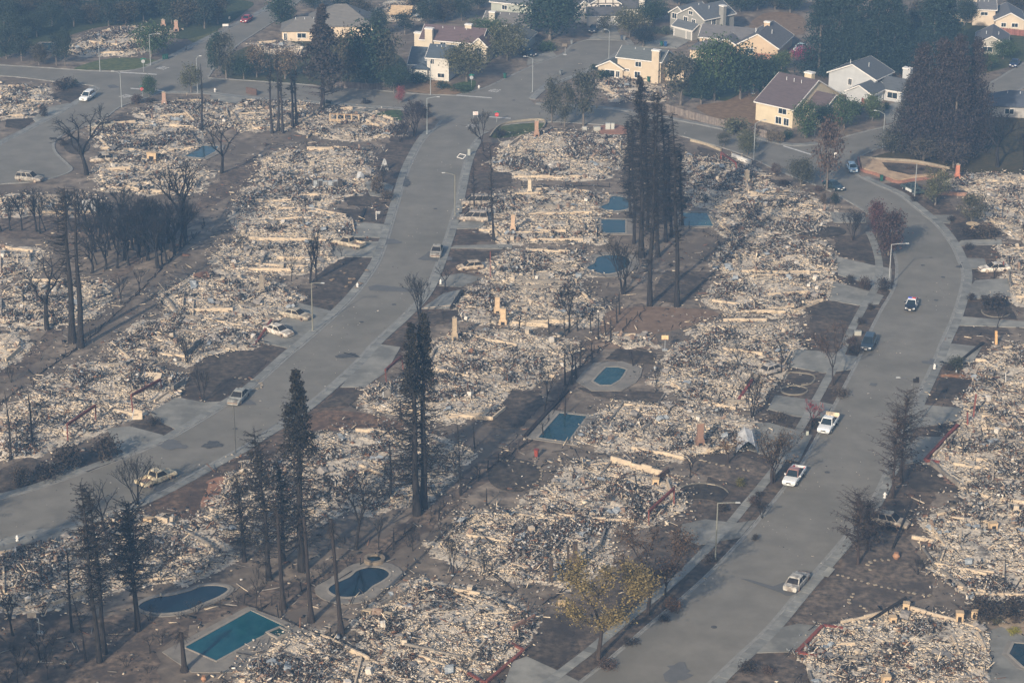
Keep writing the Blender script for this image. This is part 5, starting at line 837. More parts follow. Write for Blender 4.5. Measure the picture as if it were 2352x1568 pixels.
for a_ in (('weep', 198, 402, 188, 243, 'big weeping bare tree beside the dark oval bed', 1.15), ('vase', 229, 282, 226, 232, 'slim bare tree behind the weeping tree', .7), ('wide', 509, 398, 512, 268, 'bare tree with forked limbs beside the small blue pool', 1.0), ('vase', 422, 548, 410, 342, 'tallest vase-shaped bare tree right of the dense burnt grove', .95),
           ('fork', 109, 757, 78, 582, 'leaning forked bare tree left of the two tall trunks', 1.1), ('fork', 321, 678, 330, 607, 'thin bare tree right of the fork in the left yards', .6), ('fork', 277, 698, 270, 625, 'thin crooked bare tree below the burnt grove', .6), ('multi', 430, 834, 424, 762, 'crooked many-limbed bare tree beside a low grey wall', 1.0), ('multi', 467, 922, 462, 838, 'pale twiggy bare tree in the bed beside the burnt sedan', .6),
           ('multi', 316, 1159, 308, 1035, 'bare tree beside the burnt yellowish pickup', .8), ('fork', 240, 1225, 207, 1098, 'bare forked tree at the lower left kerb', .8), ('vase', 712, 650, 706, 512, 'taller left bare tree on the boulder bed', .6), ('vase', 725, 646, 738, 535, 'right bare tree on the boulder bed', .6), ('fork', 669, 646, 660, 570, 'thin bare tree left of the boulder bed', .45),
           ('multi', 963, 732, 956, 626, 'bare tree at the kerb above the burnt redwood tops', .8), ('fork', 1022, 665, 1022, 608, 'small forked bare tree near the burnt hatchback', 1.0), ('multi', 1431, 676, 1430, 545, 'vase-shaped bare tree beside the curved pool', .9), ('vase', 1306, 763, 1307, 632, 'bare tree with blackened tufts in the two-chimney ruin', .6), ('fork', 1312, 883, 1312, 780, 'bare tree in the yard left of the octagonal pool', .6),
           ('fork', 1251, 943, 1222, 845, 'leaning dead tree with dark tufts right of the broad ruin', .5), ('fork', 1506, 901, 1500, 836, 'small bare tree at the edge of the octagonal pool terrace', .5), ('multi', 1728, 958, 1733, 848, 'clump of charred stems beside the leaning red beam', .7), ('fork', 1698, 841, 1702, 785, 'twiggy charred shrub-tree in the broad right ruin', .9), ('fork', 1794, 856, 1795, 765, 'bare tree beside a driveway of the right street', .5), ('fork', 1585, 1098, 1580, 1040, 'small bare tree on the dark yard by the brick wall', .8), ('weep', 818, 1262, 786, 1082, 'weeping bare tree between the burnt redwoods', .75), ('fork', 870, 1262, 880, 1180, 'bare tree above the peanut pool', .5),
           ('vase', 948, 1265, 945, 1195, 'thin bare tree right of the round spa', .5), ('multi', 1040, 1322, 1045, 1220, 'bare tree left of the many-walled ruin', .5), ('multi', 1112, 1330, 1110, 1262, 'charred many-stemmed shrub in front of the ruin with dark posts', .5), ('fork', 838, 1412, 845, 1368, 'forked stump beside the rightmost palm', .8), ('stub', 1185, 1356, 1188, 1312, 'charred stub tree at the long cream foundation', .5), ('stub', 1065, 1552, 1068, 1500, 'charred stub tree at the red-brown sill corner', .8), ('multi', 2108, 1320, 2102, 1278, 'burnt stump shrub on the dark right-hand yard', .9), ('fork', 2225, 1135, 2222, 1110, 'tiny bare tree beside the brick grid terrace', 1), ('fork', 2290, 755, 2285, 700, 'small bare tree at the right edge driveway', .7), ('fork', 2283, 640, 2280, 595, 'bare tree in front of the pale burnt car', 1.0), ('fork', 2210, 1052, 2205, 1000, 'charred tree in the fallen red beam ruin', .8), ('fork', 2272, 1015, 2276, 955, 'thin charred tree near the right edge', .4), ('fork', 2310, 1020, 2312, 975, 'charred tree with a rusty ball top at the right edge', .5), ('fork', 345, 1500, 350, 1450, 'small bare shrub-tree near the navy pool', .8), ('stub', 95, 1515, 100, 1440, 'pale bare shrub at the lower left corner', 1.0), ('vase', 30, 1460, 18, 1345, 'grey bare tree at the lower left edge', .8), ('fork', 40, 1568, 34, 1470, 'charred sapling at the bottom left corner', .5), ('fork', 110, 1560, 106, 1490, 'thin charred sapling left of the leaning trunks', .4), ('vase', 588, 1395, 592, 1300, 'slim bare tree above the turquoise pool', .4), ('stub', 555, 575, 552, 530, 'blackened two-stemmed stub by the pale ruin', .8), ('wide', 2291, 384, 2300, 250, 'big grey bare tree at the upper right edge', 1.1), ('vase', 2352, 395, 2350, 290, 'bare tree at the right edge', .9),
           ('multi', 26, 878, 24, 838, 'twiggy stub left of the heaped ruin', .7), ('stub', 265, 812, 262, 790, 'small charred stub in the left yard', .8), ('multi', 1750, 1190, 1750, 1150, 'burnt shrub in the planting strip', 1.2), ('fork', 705, 345, 705, 320, 'small bare tree in front of the long cream wall', 1.0), ('fork', 785, 590, 786, 562, 'small bare tree below the burnt pickup', 1.0), ('fork', 1020, 750, 1018, 700, 'burnt pole-tree beside the slim stone chimney', .3), ('fork', 1125, 757, 1120, 708, 'charred thin tree by the two ochre chimneys', .5)):
    bare(*a_)
ORD = 'first second third fourth fifth sixth seventh eighth ninth tenth eleventh twelfth thirteenth fourteenth fifteenth sixteenth seventeenth eighteenth nineteenth twentieth'.split()
GROVE = [(2, 530, 100), (26, 531, 95), (51, 530, 98), (79, 530, 92), (109, 532, 100), (135, 534, 96), (160, 530, 92), (184, 532, 98), (206, 533, 100), (232, 538, 95), (262, 540, 92), (286, 544, 98), (312, 545, 95), (338, 550, 98), (366, 548, 100), (207, 625, 75), (237, 618, 95), (272, 615, 105), (301, 610, 98), (361, 614, 135), (330, 606, 90), (386, 598, 115), (396, 588, 110), (403, 580, 108), (409, 570, 110), (420, 560, 100),
         (222, 580, 95), (250, 575, 100), (276, 580, 105), (300, 572, 110), (322, 580, 108), (345, 578, 115), (368, 572, 118), (388, 560, 112)]
GROVE += [(90, 536, 88), (148, 528, 104), (219, 536, 90), (275, 538, 106), (325, 543, 88), (232, 560, 102), (262, 566, 92), (288, 578, 112), (311, 562, 96), (334, 570, 120), (357, 566, 104), (378, 581, 112), (212, 572, 86), (398, 574, 120), (246, 588, 84), (285, 598, 104), (318, 594, 112), (345, 600, 118), (374, 606, 104), (224, 606, 92)]
GROVE = [(x + random.randint(-5, 5), y + random.randint(-2, 2), h_ + random.randint(-12, 14)) for x, y, h_ in GROVE]
for nm, sel in (('rear', lambda y: y < 556), ('middle', lambda y: 556 <= y < 583 and True), ('front', lambda y: y >= 583)):
    for i, (x, y, h_) in enumerate(sorted(g_ for g_ in GROVE if sel(g_[1]))):
        bare(random.choice(['grove', 'grove', 'slim', 'vase']), x, y, x - 4 + random.randint(-6, 6), y - h_, f'{ORD[i]} burnt leafless tree from the left in the {nm} row of the left grove', random.uniform(.7, 1.1) if nm == 'rear' else random.uniform(.8, 1.2), (.9, .95, 1.0), group=f'burnt trees in the {nm} row of the left grove')
for i in range(26):
    x_ = [30, 75, 120, 155, 185, 265, 290, 345, 370, 410, 450, 505, 545, 585, 610, 660, 690, 740, 800, 940, 1010, 1075, 340, 60, 100, 20][i]; y_ = [1500, 1440, 1480, 1535, 1430, 1470, 1530, 1425, 1475, 1420, 1410, 1395, 1385, 1365, 1340, 1370, 1345, 1325, 1300, 1255, 1215, 1190, 1545, 1550, 1410, 1560][i]
    bare('stub', x_, y_, x_ + 2, y_ - random.randint(16, 34), f'{ORD[i] if i < 20 else ["twenty-first", "twenty-second", "twenty-third", "twenty-fourth", "twenty-fifth", "twenty-sixth"][i - 20]} low charred scrub stem in the scorched lower left yards', 1.5, group='charred scrub in the lower left yards', name='charred_shrub')
# trees that keep leaves: bare frame plus scorched leaves
for kind, bx, by, tx, ty, lb, w, lc, nl in (('slim', 1373, 1514, 1388, 1278, 'tree with yellowing olive leaves at the near kerb', 1.3, (.175, .135, .058), 7000), ('slim', 1487, 1414, 1482, 1188, 'brown-leaved scorched tree behind the yellowing tree', 1.15, (.085, .055, .035), 3000), ('vase', 1530, 1372, 1540, 1280, 'small orange-brown scorched tree at the near kerb', .9, (.12, .065, .035), 700), ('multi', 1775, 1108, 1770, 985, 'brown twiggy tree behind the newer white pickup', 1.1, (.11, .075, .045), 1500), ('fork', 1672, 1065, 1672, 1003, 'small umbrella-shaped brown tree beside the crumpled garage door', 1.1, (.12, .075, .04), 500), ('slim', 1914, 886, 1916, 738, 'tall tree with sparse brown leaves at the planting strip', .75, (.09, .06, .045), 1300), ('fork', 1858, 993, 1857, 922, 'young maple with dark red leaves by the older white pickup', .7, (.20, .045, .05), 420),
                                                    ('multi', 1959, 553, 1961, 478, 'blackened fan-shaped tree left of the red-brown pair', .8, (.03, .028, .03), 900), ('vase', 1110, 348, 1100, 252, 'dark scorched tree at the top of the middle street', .65, (.05, .045, .04), 700), ('multi', 952, 314, 953, 230, 'taller purple-black bushy tree at the street corner', .95, (.04, .03, .036), 2000), ('multi', 920, 326, 922, 278, 'lower purple-black bushy tree at the street corner', 1.2, (.045, .034, .036), 1200), ('multi', 880, 420, 875, 375, 'dark scorched shrub-tree above the steel cabinets', 1.0, (.045, .042, .038), 600)):
    bare(kind, bx, by, tx, ty, lb, w, (2.2, 1.9, 1.6) if 'olive' in lb or 'umbrella' in lb else (1.4, 1.25, 1.15), lc, 'scorched trees that kept leaves', 'scorched_tree', nl)
# leafy trees: clumped crowns
def grow_leafy(seed, shape, n=2600, leaf=.42):
    rg = np.random.default_rng(seed); C = []
    nc = {'round': 34, 'oval': 34, 'redwood': 170, 'loose': 26, 'bush': 16}[shape]; per = n // nc
    for i in range(nc):
        u = rg.normal(size=3); u /= np.linalg.norm(u)
        if shape == 'redwood':
            t = rg.random() ** 1.25; r = .225 * (1 - t) ** .9 + .012; a_ = rg.uniform(0, 6.283); c = np.array([r * math.cos(a_) * rg.uniform(.6, 1), r * math.sin(a_) * rg.uniform(.6, 1), .05 + .93 * t]); sp = np.array([.055, .055, .022]) * (1.25 - t * .7)
        else:
            rr = rg.uniform(.55, 1.0)
            if shape == 'round': c = np.array([.42, .42, .34]) * u * rr + [0, 0, .62]; sp = np.array([.12, .12, .09])
            elif shape == 'oval': c = np.array([.27, .27, .40]) * u * rr + [0, 0, .58]; sp = np.array([.09, .09, .085])
            elif shape == 'loose': c = np.array([.36, .36, .38]) * u * rr + [0, 0, .58]; sp = np.array([.085, .085, .07])
            else: c = np.array([.48, .48, .42]) * u * rr + [0, 0, .46]; sp = np.array([.15, .15, .13])
        C.append(c + rg.normal(size=(per, 3)) * sp)
    C = np.concatenate(C); C[:, 2] = np.abs(C[:, 2] - .02) + .02
    return C
def leafy_mesh(seed, shape, n, H): return quads_mesh('crown', leaf_quads(grow_leafy(seed, shape, n) * H, (.52 if shape == 'redwood' else .44)), M['leaf'])
LV = {'round': [leafy_mesh(s, 'round', 4200, 9) for s in (1, 2, 3)], 'oval': [leafy_mesh(s, 'oval', 3600, 9) for s in (4, 5, 6)], 'loose': [leafy_mesh(s, 'loose', 2400, 9) for s in (7, 8, 9)], 'redwood': [leafy_mesh(s, 'redwood', 15000, 25) for s in (10, 11, 12)], 'bush': [quads_mesh('foliage', leaf_quads(grow_leafy(s, 'bush', 900) * 2, .22), M['leaf']) for s in (13, 14, 15)]}
LH = {'round': 9, 'oval': 9, 'loose': 9, 'redwood': 25, 'bush': 2}
LT = {}
def limbs(kind):
    if kind not in LT:
        H = LH[kind]; sg = []
        if kind == 'redwood': sg = [[0, 0, 0, 0, 0, H * .5, .55, .3], [0, 0, H * .5, 0, 0, H * .97, .3, .04]]
        else:
            sg = [[0, 0, -.05, .1, 0, H * .28, .026 * H * 1.2, .02 * H]]
            for i in range(7): a_ = i * 6.28 / 7; sg += [[.1, 0, H * .26, .14 * H * math.cos(a_), .14 * H * math.sin(a_), H * .55, .1, .06], [.14 * H * math.cos(a_), .14 * H * math.sin(a_), H * .55, .26 * H * math.cos(a_ + .3), .26 * H * math.sin(a_ + .3), H * .82, .06, .02]]
        LT[kind] = segs_mesh('trunk', sg, M['bark'], 6)
    return LT[kind]
def leafy(kind, bx, by, tx, ty, label, col, wide=None, group='trees that survived the fire', name='leafy_tree', tc=(1, 1, 1), hm=None):
    b, lx, h = up(bx, by, tx, ty); h = hm or h; o = root(name, label, 'tree', (b[0], b[1], 0), random.uniform(0, 6.28), group); s = h / LH[kind]
    link('trunk', limbs(kind), o, tc); link('crown', random.choice(LV[kind]), o, col); w = s
    if wide: w = 2 * wide / mpp(bx, by) / (LH[kind] * {'round': .98, 'oval': .66, 'loose': .86, 'redwood': .50}[kind])
    o.scale = (w, w, s); return o
DG = (.028, .045, .028); MG = (.05, .075, .032); OL = (.085, .085, .045); BG = (.06, .06, .042); BN = (.085, .058, .044); PU = (.046, .037, .036); LG = (.075, .10, .04)
for a_ in (('round', 348, 131, 347, 54, 'round green tree beside the farthest left ruin', MG, 45), ('loose', 439, 214, 432, 147, 'pale olive tree on the corner by the tall thin lamp', OL, 28), ('oval', 343, 223, 342, 174, 'small dark green tree hiding a red sign', MG, 17), ('oval', 650, 64, 650, -8, 'rounded dark green tree left of the hip-roofed house', DG, 34), ('round', 1072, 188, 1072, 100, 'round green tree right of the white gable house', OL, 52), ('loose', 1267, 282, 1264, 178, 'left of three scorched brown-green trees by the red terrace', BG, 26), ('loose', 1297, 292, 1300, 188, 'middle one of three scorched trees by the red terrace', BG, 24), ('loose', 1340, 290, 1339, 162, 'tallest of three scorched trees by the red terrace', BG, 44),
           ('loose', 1899, 436, 1900, 268, 'tall scorched tree over the parked dark sedan', BN, 40), ('oval', 2040, 588, 2046, 480, 'larger of two red-brown street trees', (.062, .040, .036), 33), ('oval', 2014, 546, 2010, 460, 'smaller of two red-brown street trees', (.085, .042, .040), 22), ('loose', 2148, 472, 2140, 384, 'olive tree beside the dark parked truck', OL, 34), ('loose', 2231, 518, 2222, 446, 'spreading olive-brown tree by the pale fountain', (.075, .07, .045), 40), ('oval', 1849, 318, 1849, 232, 'green tree in front of the brown-roofed house', MG, 28), ('round', 1939, 298, 1935, 222, 'green tree between the brown-roofed and pale houses', MG, 34), ('oval', 2004, 278, 2004, 216, 'green tree beside the white garage door', LG, 22), ('round', 1890, 300, 1892, 240, 'low green tree by the brown-roofed house gable', DG, 24), ('round', 1846, 150, 1846, 108, 'pink flowering shrub-tree behind the brown roof', (.24, .045, .10), 28), ('loose', 919, 238, 919, 198, 'small red tree at the cross street kerb', (.20, .06, .06), 14),
           ('oval', 842, 205, 840, 48, 'tall dark green tree behind the dead pine', DG, 42), ('oval', 882, 204, 880, 60, 'brownish conifer-like tree before the white gable house', BG, 36), ('oval', 800, 200, 795, 70, 'brown-olive tree right of the dead pine', (.075, .065, .04), 34), ('round', 905, 215, 905, 150, 'dark low tree beside the white gable house', DG, 34), ('loose', 590, 178, 590, 105, 'pale brown tree left of the thin trunks', (.12, .09, .06), 32), ('loose', 655, 182, 655, 110, 'pale brown tree behind the thin trunks', (.12, .09, .06), 34), ('loose', 520, 180, 520, 78, 'dark scorched tree at the far street corner', BG, 34), ('oval', 497, 176, 494, 72, 'pointed dark tree at the far street corner', DG, 18), ('round', 560, 182, 562, 130, 'dark low tree above the two white blocks', DG, 30),
           ('round', 1263, 92, 1262, -10, 'broad dark green tree at the top of the cul-de-sac', DG, 78), ('round', 1446, 86, 1446, 20, 'olive tree beside the half-timbered house drive', OL, 42), ('round', 1477, 108, 1477, 62, 'very dark round tree at the end of the cul-de-sac', (.02, .025, .025), 28), ('loose', 1390, 78, 1370, 35, 'brownish tree in front of the half-timbered house', BG, 22), ('round', 1165, 140, 1168, 55, 'olive tree by the brown-roofed far house', OL, 46), ('round', 1120, 112, 1118, 40, 'green tree behind the brown-roofed far house', MG, 42), ('round', 1500, 60, 1500, 0, 'dark green tree left of the grey house', DG, 36), ('round', 1455, 40, 1460, -20, 'green tree behind the half-timbered house', MG, 40),
           ('loose', 1563, 242, 1560, 124, 'white-stemmed scorched birch by the cream house', BG, 48), ('round', 1640, 232, 1650, 92, 'tall dark green tree in front of the low cream garage', MG, 56), ('round', 1700, 228, 1705, 110, 'dark green tree left of the basketball hoop', DG, 54), ('round', 1752, 220, 1755, 125, 'dark green tree behind the basketball hoop', DG, 42), ('round', 1610, 240, 1605, 160, 'dark green tree beside the birch', DG, 40), ('oval', 1795, 160, 1795, 118, 'light green small tree by the tan house', LG, 24), ('oval', 1880, 150, 1880, 118, 'olive shrub-tree right of the pink one', OL, 20),
           ('loose', 2052, 350, 2050, 300, 'brown scrubby tree left of the brown redwoods', (.07, .068, .048), 46), ('loose', 2120, 375, 2120, 318, 'brown scrubby tree in front of the brown redwoods', (.07, .06, .045), 44), ('loose', 2190, 385, 2192, 320, 'brown bare-tipped tree before the redwoods', (.062, .05, .042), 44), ('round', 2304, 136, 2304, 92, 'light green tree on the far right corner', MG, 30), ('round', 2264, 165, 2264, 120, 'green tree by the far grey-roofed house', MG, 24), ('loose', 2250, 300, 2250, 245, 'grey-brown scrubby tree right of the redwoods', BG, 46), ('loose', 1663, 338, 1662, 305, 'small brown tree on the planted corner', BG, 18), ('oval', 1717, 355, 1716, 300, 'olive small tree beside the street lamp at the board fence', OL, 22), ('round', 1838, 428, 1838, 365, 'dark scorched tree left of the tall scorched tree', BG, 32), ('loose', 1782, 405, 1784, 375, 'small brown round tree at the near corner', BN, 14)):
    leafy(*a_)
for i, (bx, by, tx, ty, w, lb) in enumerate(((2105, 352, 2102, 96, 46, 'leftmost brown scorched redwood'), (2150, 360, 2148, 88, 44, 'second brown scorched redwood from the left'), (2188, 362, 2188, 78, 44, 'tallest brown scorched redwood'), (2228, 348, 2226, 86, 44, 'rightmost brown scorched redwood'), (2170, 330, 2168, 110, 48, 'rear brown scorched redwood'), (2085, 345, 2084, 170, 40, 'low brown scorched redwood on the left flank'))): leafy('redwood', bx, by, tx, ty, lb, PU if i != 5 else (.05, .048, .04), w * 1.1, 'brown scorched redwoods', 'redwood')
for bx, by, tx, ty, w, lb in ((1880, 170, 1875, -45, 44, 'leftmost green redwood behind the pale house'), (1925, 168, 1925, -70, 46, 'second green redwood behind the pale house'), (1962, 172, 1965, -60, 40, 'third green redwood behind the pale house'), (2010, 168, 2010, -60, 46, 'fourth green redwood behind the pale house'), (2050, 165, 2050, -20, 40, 'fifth green redwood behind the pale house'), (2140, 160, 2140, -60, 48, 'green redwood behind the brown ones'), (2170, 150, 2175, -30, 42, 'rear green redwood at the top right')): leafy('redwood', bx, by, tx, ty, lb, (.026, .042, .036), w * 1.1, 'green redwoods', 'redwood')
# far wooded backdrop on the upper left and top: each tree its own
FT = [(15, 135, 70, 32), (50, 140, 75, 30), (35, 95, 60, 36), (85, 85, 60, 34), (90, 150, 50, 20), (130, 150, 75, 22), (150, 152, 85, 18), (10, 60, 60, 40), (60, 45, 55, 36), (120, 60, 55, 32), (170, 62, 50, 30), (210, 55, 50, 30), (250, 60, 58, 30), (290, 55, 55, 30), (330, 48, 55, 28), (240, 25, 45, 34), (300, 22, 42, 34), (360, 36, 55, 30), (150, 25, 45, 40), (395, 55, 62, 30), (430, 62, 70, 34), (470, 66, 74, 34), (500, 55, 66, 28), (410, 22, 46, 34), (470, 20, 45, 34), (20, 25, 45, 40), (90, 20, 45, 40), (720, 22, 40, 30), (790, 30, 45, 30), (830, 45, 50, 26), (980, 60, 58, 26), (1020, 50, 55, 30), (1060, 48, 55, 30), (1100, 20, 40, 28), (960, 18, 40, 26), (870, 85, 62, 24), (930, 80, 58, 26), (1000, 14, 36, 26), (1210, 40, 45, 34), (1310, 40, 50, 34), (1560, 12, 34, 30), (1700, 28, 50, 36), (1740, 24, 50, 34), (1780, 22, 50, 34), (1815, 30, 52, 34), (1640, 8, 30, 30), (2080, 90, 70, 36), (2215, 60, 60, 28), (2245, 30, 50, 30), (2330, 25, 34, 26), (2120, 60, 60, 30)]
kinds_ = ['round', 'oval', 'loose']; fl = ('deep green', 'blue-green', 'olive-brown')
CNT = {}
for i, (x, y, h_, w) in enumerate(sorted(FT)):
    side = 'upper left' if x < 540 else 'top middle' if x < 1500 else 'top right'; j = (i * 7) % 3; CNT[(side, j)] = CNT.get((side, j), -1) + 1
    leafy(kinds_[(i * 5) % 3], x, y, x + 2, y - h_, f'{ORD[CNT[(side, j)]]} {fl[j]} tree from the left in the hazy {side} wood', ((.030, .042, .030), (.026, .036, .030), (.058, .052, .036))[j], w, f'{fl[j]} trees of the {side} wood')
def bush(x, y, wpx, hpx, label, col, group='scorched shrubs', name='shrub'):
    b = G(x, y); sc_ = mpp(x, y); o = root(name, label, 'shrub', (b[0], b[1], 0), random.uniform(0, 6), group); w = wpx / sc_; h = hpx / sc_ / .93
    f = link('foliage', random.choice(LV['bush']), o, col); o.scale = (w / 1.9, w / 1.9, h / 1.75); st_ = link('stem', LT.setdefault('stem', segs_mesh('stem', [[0, 0, 0, .3 * math.cos(a_), .3 * math.sin(a_), 1.2, .04, .015] for a_ in range(6)], M['trunk'], 4)), o)
BK = (.045, .036, .03); TW = (.085, .066, .05)
for a_ in ((314, 238, 26, 18, 'round brown shrub beside the leaning lamp', BN), (345, 236, 20, 10, 'low dark shrub before the brick chimney', BK), (868, 445, 28, 34, 'tall brown shrub at the head of a black lawn', TW), (888, 460, 26, 22, 'grey twiggy shrub beside the pavement', TW), (1917, 468, 18, 22, 'dark round clipped shrub by a driveway', (.03, .035, .028)), (1892, 470, 16, 24, 'grey thin shrub beside the clipped one', TW), (1952, 650, 18, 16, 'dark shrub at a right street driveway', BK), (1986, 665, 24, 26, 'brown round shrub beside the pavement', (.06, .042, .032)), (2028, 668, 30, 28, 'dark shrub below the right street lamp', BK), (1999, 712, 14, 14, 'small round shrub in the planting strip', BK), (1976, 745, 16, 14, 'dark shrub in the planting strip above the parked SUV', BK), (1955, 790, 24, 14, 'brown shrub beside the parked dark SUV', BN), (1965, 812, 30, 18, 'dark shrub at the front of the parked dark SUV', BK), (2194, 848, 34, 26, 'round dark shrub by the white hydrant', (.05, .052, .034)), (2178, 852, 18, 14, 'black burnt shrub beside the hydrant', BK), (2232, 690, 20, 14, 'dark shrub at a curved bed', BK), (2284, 712, 56, 30, 'wide dark spreading shrub in the curved bed', BK), (2262, 690, 16, 12, 'small dark shrub beside the curved edging', BK), (2185, 508, 16, 10, 'black shrub by the olive tree driveway', BK), (2225, 545, 34, 20, 'dark clipped hedge below the fountain', BK), (2265, 545, 56, 24, 'wide scorched hedge right of the fountain', TW), (2225, 575, 18, 14, 'dark shrub at the left of a small black lawn', BK), (2100, 462, 18, 10, 'black charred shrub at the lamp foot', BK), (2265, 1420, 70, 40, 'big dark brown shrub by the cactus bed', (.045, .035, .028)), (2330, 1415, 60, 36, 'dark brown shrub at the right edge', (.045, .035, .028)), (2292, 1432, 22, 14, 'olive tuft in the pale gravel bed', (.09, .08, .04)), (2330, 1430, 20, 14, 'grey tuft in the pale gravel bed', TW), (2330, 1455, 24, 14, 'yellow-green clump in the pale gravel bed', (.22, .20, .03)),
           (1735, 1240, 14, 12, 'dark shrub in the lower planting strip', BK), (1630, 1290, 28, 16, 'burnt shrub at the near lamp foot', BK), (1700, 1117, 20, 18, 'yellow-green round shrub by the half-round bed', (.10, .09, .03)), (1660, 1175, 24, 16, 'dark shrub beside the near lamp arm', BK), (1730, 1155, 28, 14, 'brown shrub on the dark corner yard', BN), (1745, 1140, 16, 12, 'burnt shrub beside the pavement edge', BK), (110, 1100, 60, 34, 'grey burnt shrub at the left street', BK), (50, 1112, 40, 34, 'pale twiggy burnt shrub at the left edge', TW), (158, 1075, 56, 50, 'burnt twiggy shrub at the garage frame foot', BK), (250, 1052, 52, 50, 'burnt twiggy shrub overhanging the kerb', BK), (355, 975, 30, 14, 'burnt shrub in the rough bed', BK), (1148, 315, 22, 16, 'brown shrub at the corner lawn wall', BK), (2038, 388, 16, 8, 'tuft on the raised corner bed', TW), (2090, 392, 20, 8, 'brown tuft on the raised corner bed', BN), (2115, 395, 18, 8, 'dark tuft on the raised corner bed', BK), (1800, 425, 24, 10, 'dark shrub above the black curved lawn', BK), (1880, 440, 22, 12, 'brown shrub by the dark sedan', BN), (1790, 965, 30, 16, 'tan scrub in front of the black strip', TW), (1868, 985, 24, 24, 'dark shrub at the young maple foot', BK), (1930, 910, 34, 16, 'brown scrub in the planting strip', TW), (760, 212, 20, 20, 'dark fire-scarred shrub by the dead pine', BK), (975, 272, 20, 22, 'dark shrub behind the corner lamp', BK), (960, 248, 18, 12, 'small round shrub by the small green lawn', BK), (985, 247, 12, 8, 'tiny dark shrub by the small green lawn', BK), (840, 238, 18, 8, 'collapsed dark shrub near the black bin', BK), (1015, 205, 26, 16, 'dark green shrub at the white gable house wall', DG), (1060, 208, 50, 10, 'low green hedge below the grey sign', MG), (960, 190, 50, 20, 'dark hedge below the white gable house', DG), (1508, 78, 20, 14, 'grey-green shrub by the grey house', (.07, .085, .06)), (1530, 80, 28, 16, 'round grey-green shrub below the grey house', (.07, .085, .06)), (1255, 118, 44, 18, 'green shrub bed along the cul-de-sac', MG), (1365, 160, 16, 10, 'dark green shrub at the corner of the cream house', DG), (1385, 180, 40, 16, 'dark shrubs along the cream house wall', DG), (1770, 325, 20, 24, 'pale tan shrub at the board fence end', (.14, .11, .07)), (1790, 330, 18, 24, 'tan shrub by the brown-roofed house', (.14, .11, .07)), (1810, 318, 22, 18, 'dark green shrub at the brown-roofed house wall', DG), (1690, 305, 60, 26, 'olive shrubs behind the board fence', (.09, .09, .05)), (1740, 310, 30, 20, 'brown shrub behind the board fence', TW), (1962, 262, 36, 28, 'dark hedge beside the white garage', DG), (2035, 255, 14, 18, 'clipped dark ball shrub at the white garage', DG), (145, 335, 16, 10, 'dark shrub in the oval bed at the street bulb', BK), (150, 205, 40, 24, 'burnt shrubs in the scrubby oval bed', BK), (172, 200, 16, 16, 'dark green shrub behind the white car', DG), (100, 268, 20, 20, 'dark shrub at the small left ruin', BK), (2040, 1215, 30, 14, 'burnt scrub at the right kerb', BK), (1720, 1540, 40, 18, 'burnt shrub at the bottom right corner bed', BK), (1765, 1545, 30, 14, 'brown tuft in the bottom right bed', BN), (1395, 1530, 40, 14, 'brown scrub at the near tree foot', BN), (1450, 1480, 30, 12, 'burnt scrub along the near kerb', BK), (1545, 1400, 34, 26, 'rusty brown shrub at the near kerb', (.10, .06, .035)), (1525, 1425, 24, 12, 'dark scrub along the near kerb', BK)):
    bush(*a_)
# ================================================================ VEHICLES
def ringbody(st):                                     # st: (x, ztop, halfwidth, zbot)
    v = []; f = []
    for x, zt, hw, zb in st:
        for s_ in (1, -1):
            row = [(x, s_ * hw * .88, zb), (x, s_ * hw, zb + (zt - zb) * .35), (x, s_ * hw * .985, zt - .09), (x, s_ * hw * .88, zt)]
            v += row if s_ == 1 else row[::-1]
    n = len(st)
    for i in range(n - 1):
        for k in range(8): f.append([i * 8 + k, i * 8 + (k + 1) % 8, (i + 1) * 8 + (k + 1) % 8, (i + 1) * 8 + k])
    f += [list(range(8))[::-1], [(n - 1) * 8 + k for k in range(8)]]
    return v, f
SPEC = {'sedan': dict(L=4.9, W=1.84, st=[(-2.45, .62, .76, .38), (-2.38, .92, .82, .32), (-1.5, .98, .90, .26), (0, .95, .92, .24), (.95, .93, .91, .26), (1.9, .84, .87, .28), (2.36, .70, .80, .32), (2.45, .52, .74, .36)], cab=[(-1.75, .95), (1.05, .92), (-1.0, 1.43), (.25, 1.43)]),
        'suv': dict(L=4.8, W=1.9, st=[(-2.4, .75, .80, .42), (-2.34, 1.05, .86, .36), (-1.5, 1.08, .94, .32), (.3, 1.05, .95, .32), (1.1, 1.02, .94, .32), (2.0, .95, .90, .34), (2.34, .78, .84, .38), (2.4, .58, .78, .42)], cab=[(-2.25, 1.05), (1.15, 1.0), (-1.95, 1.72), (.35, 1.72)]),
        'van': dict(L=4.9, W=1.95, st=[(-2.45, .75, .84, .40), (-2.4, 1.05, .90, .34), (-1.5, 1.08, .97, .30), (.6, 1.05, .97, .30), (1.5, 1.0, .95, .32), (2.15, .88, .90, .34), (2.42, .70, .82, .38), (2.45, .55, .78, .4)], cab=[(-2.35, 1.05), (1.75, .98), (-2.1, 1.78), (.75, 1.78)]),
        'pickup': dict(L=5.4, W=1.95, st=[(-.75, .98, .90, .36), (-.7, 1.05, .95, .34), (.9, 1.03, .96, .34), (1.9, 1.0, .94, .36), (2.55, .93, .90, .40), (2.7, .70, .86, .44)], cab=[(-.68, 1.04), (1.25, 1.0), (-.5, 1.72), (.55, 1.72)]),
        'hatch': dict(L=4.1, W=1.7, st=[(-2.05, .65, .72, .36), (-2.0, .92, .78, .30), (-1.2, .95, .84, .26), (.4, .93, .85, .26), (1.0, .9, .84, .26), (1.7, .8, .8, .28), (2.0, .62, .74, .34), (2.05, .5, .7, .36)], cab=[(-1.9, .92), (1.05, .9), (-1.45, 1.42), (.25, 1.42)])}
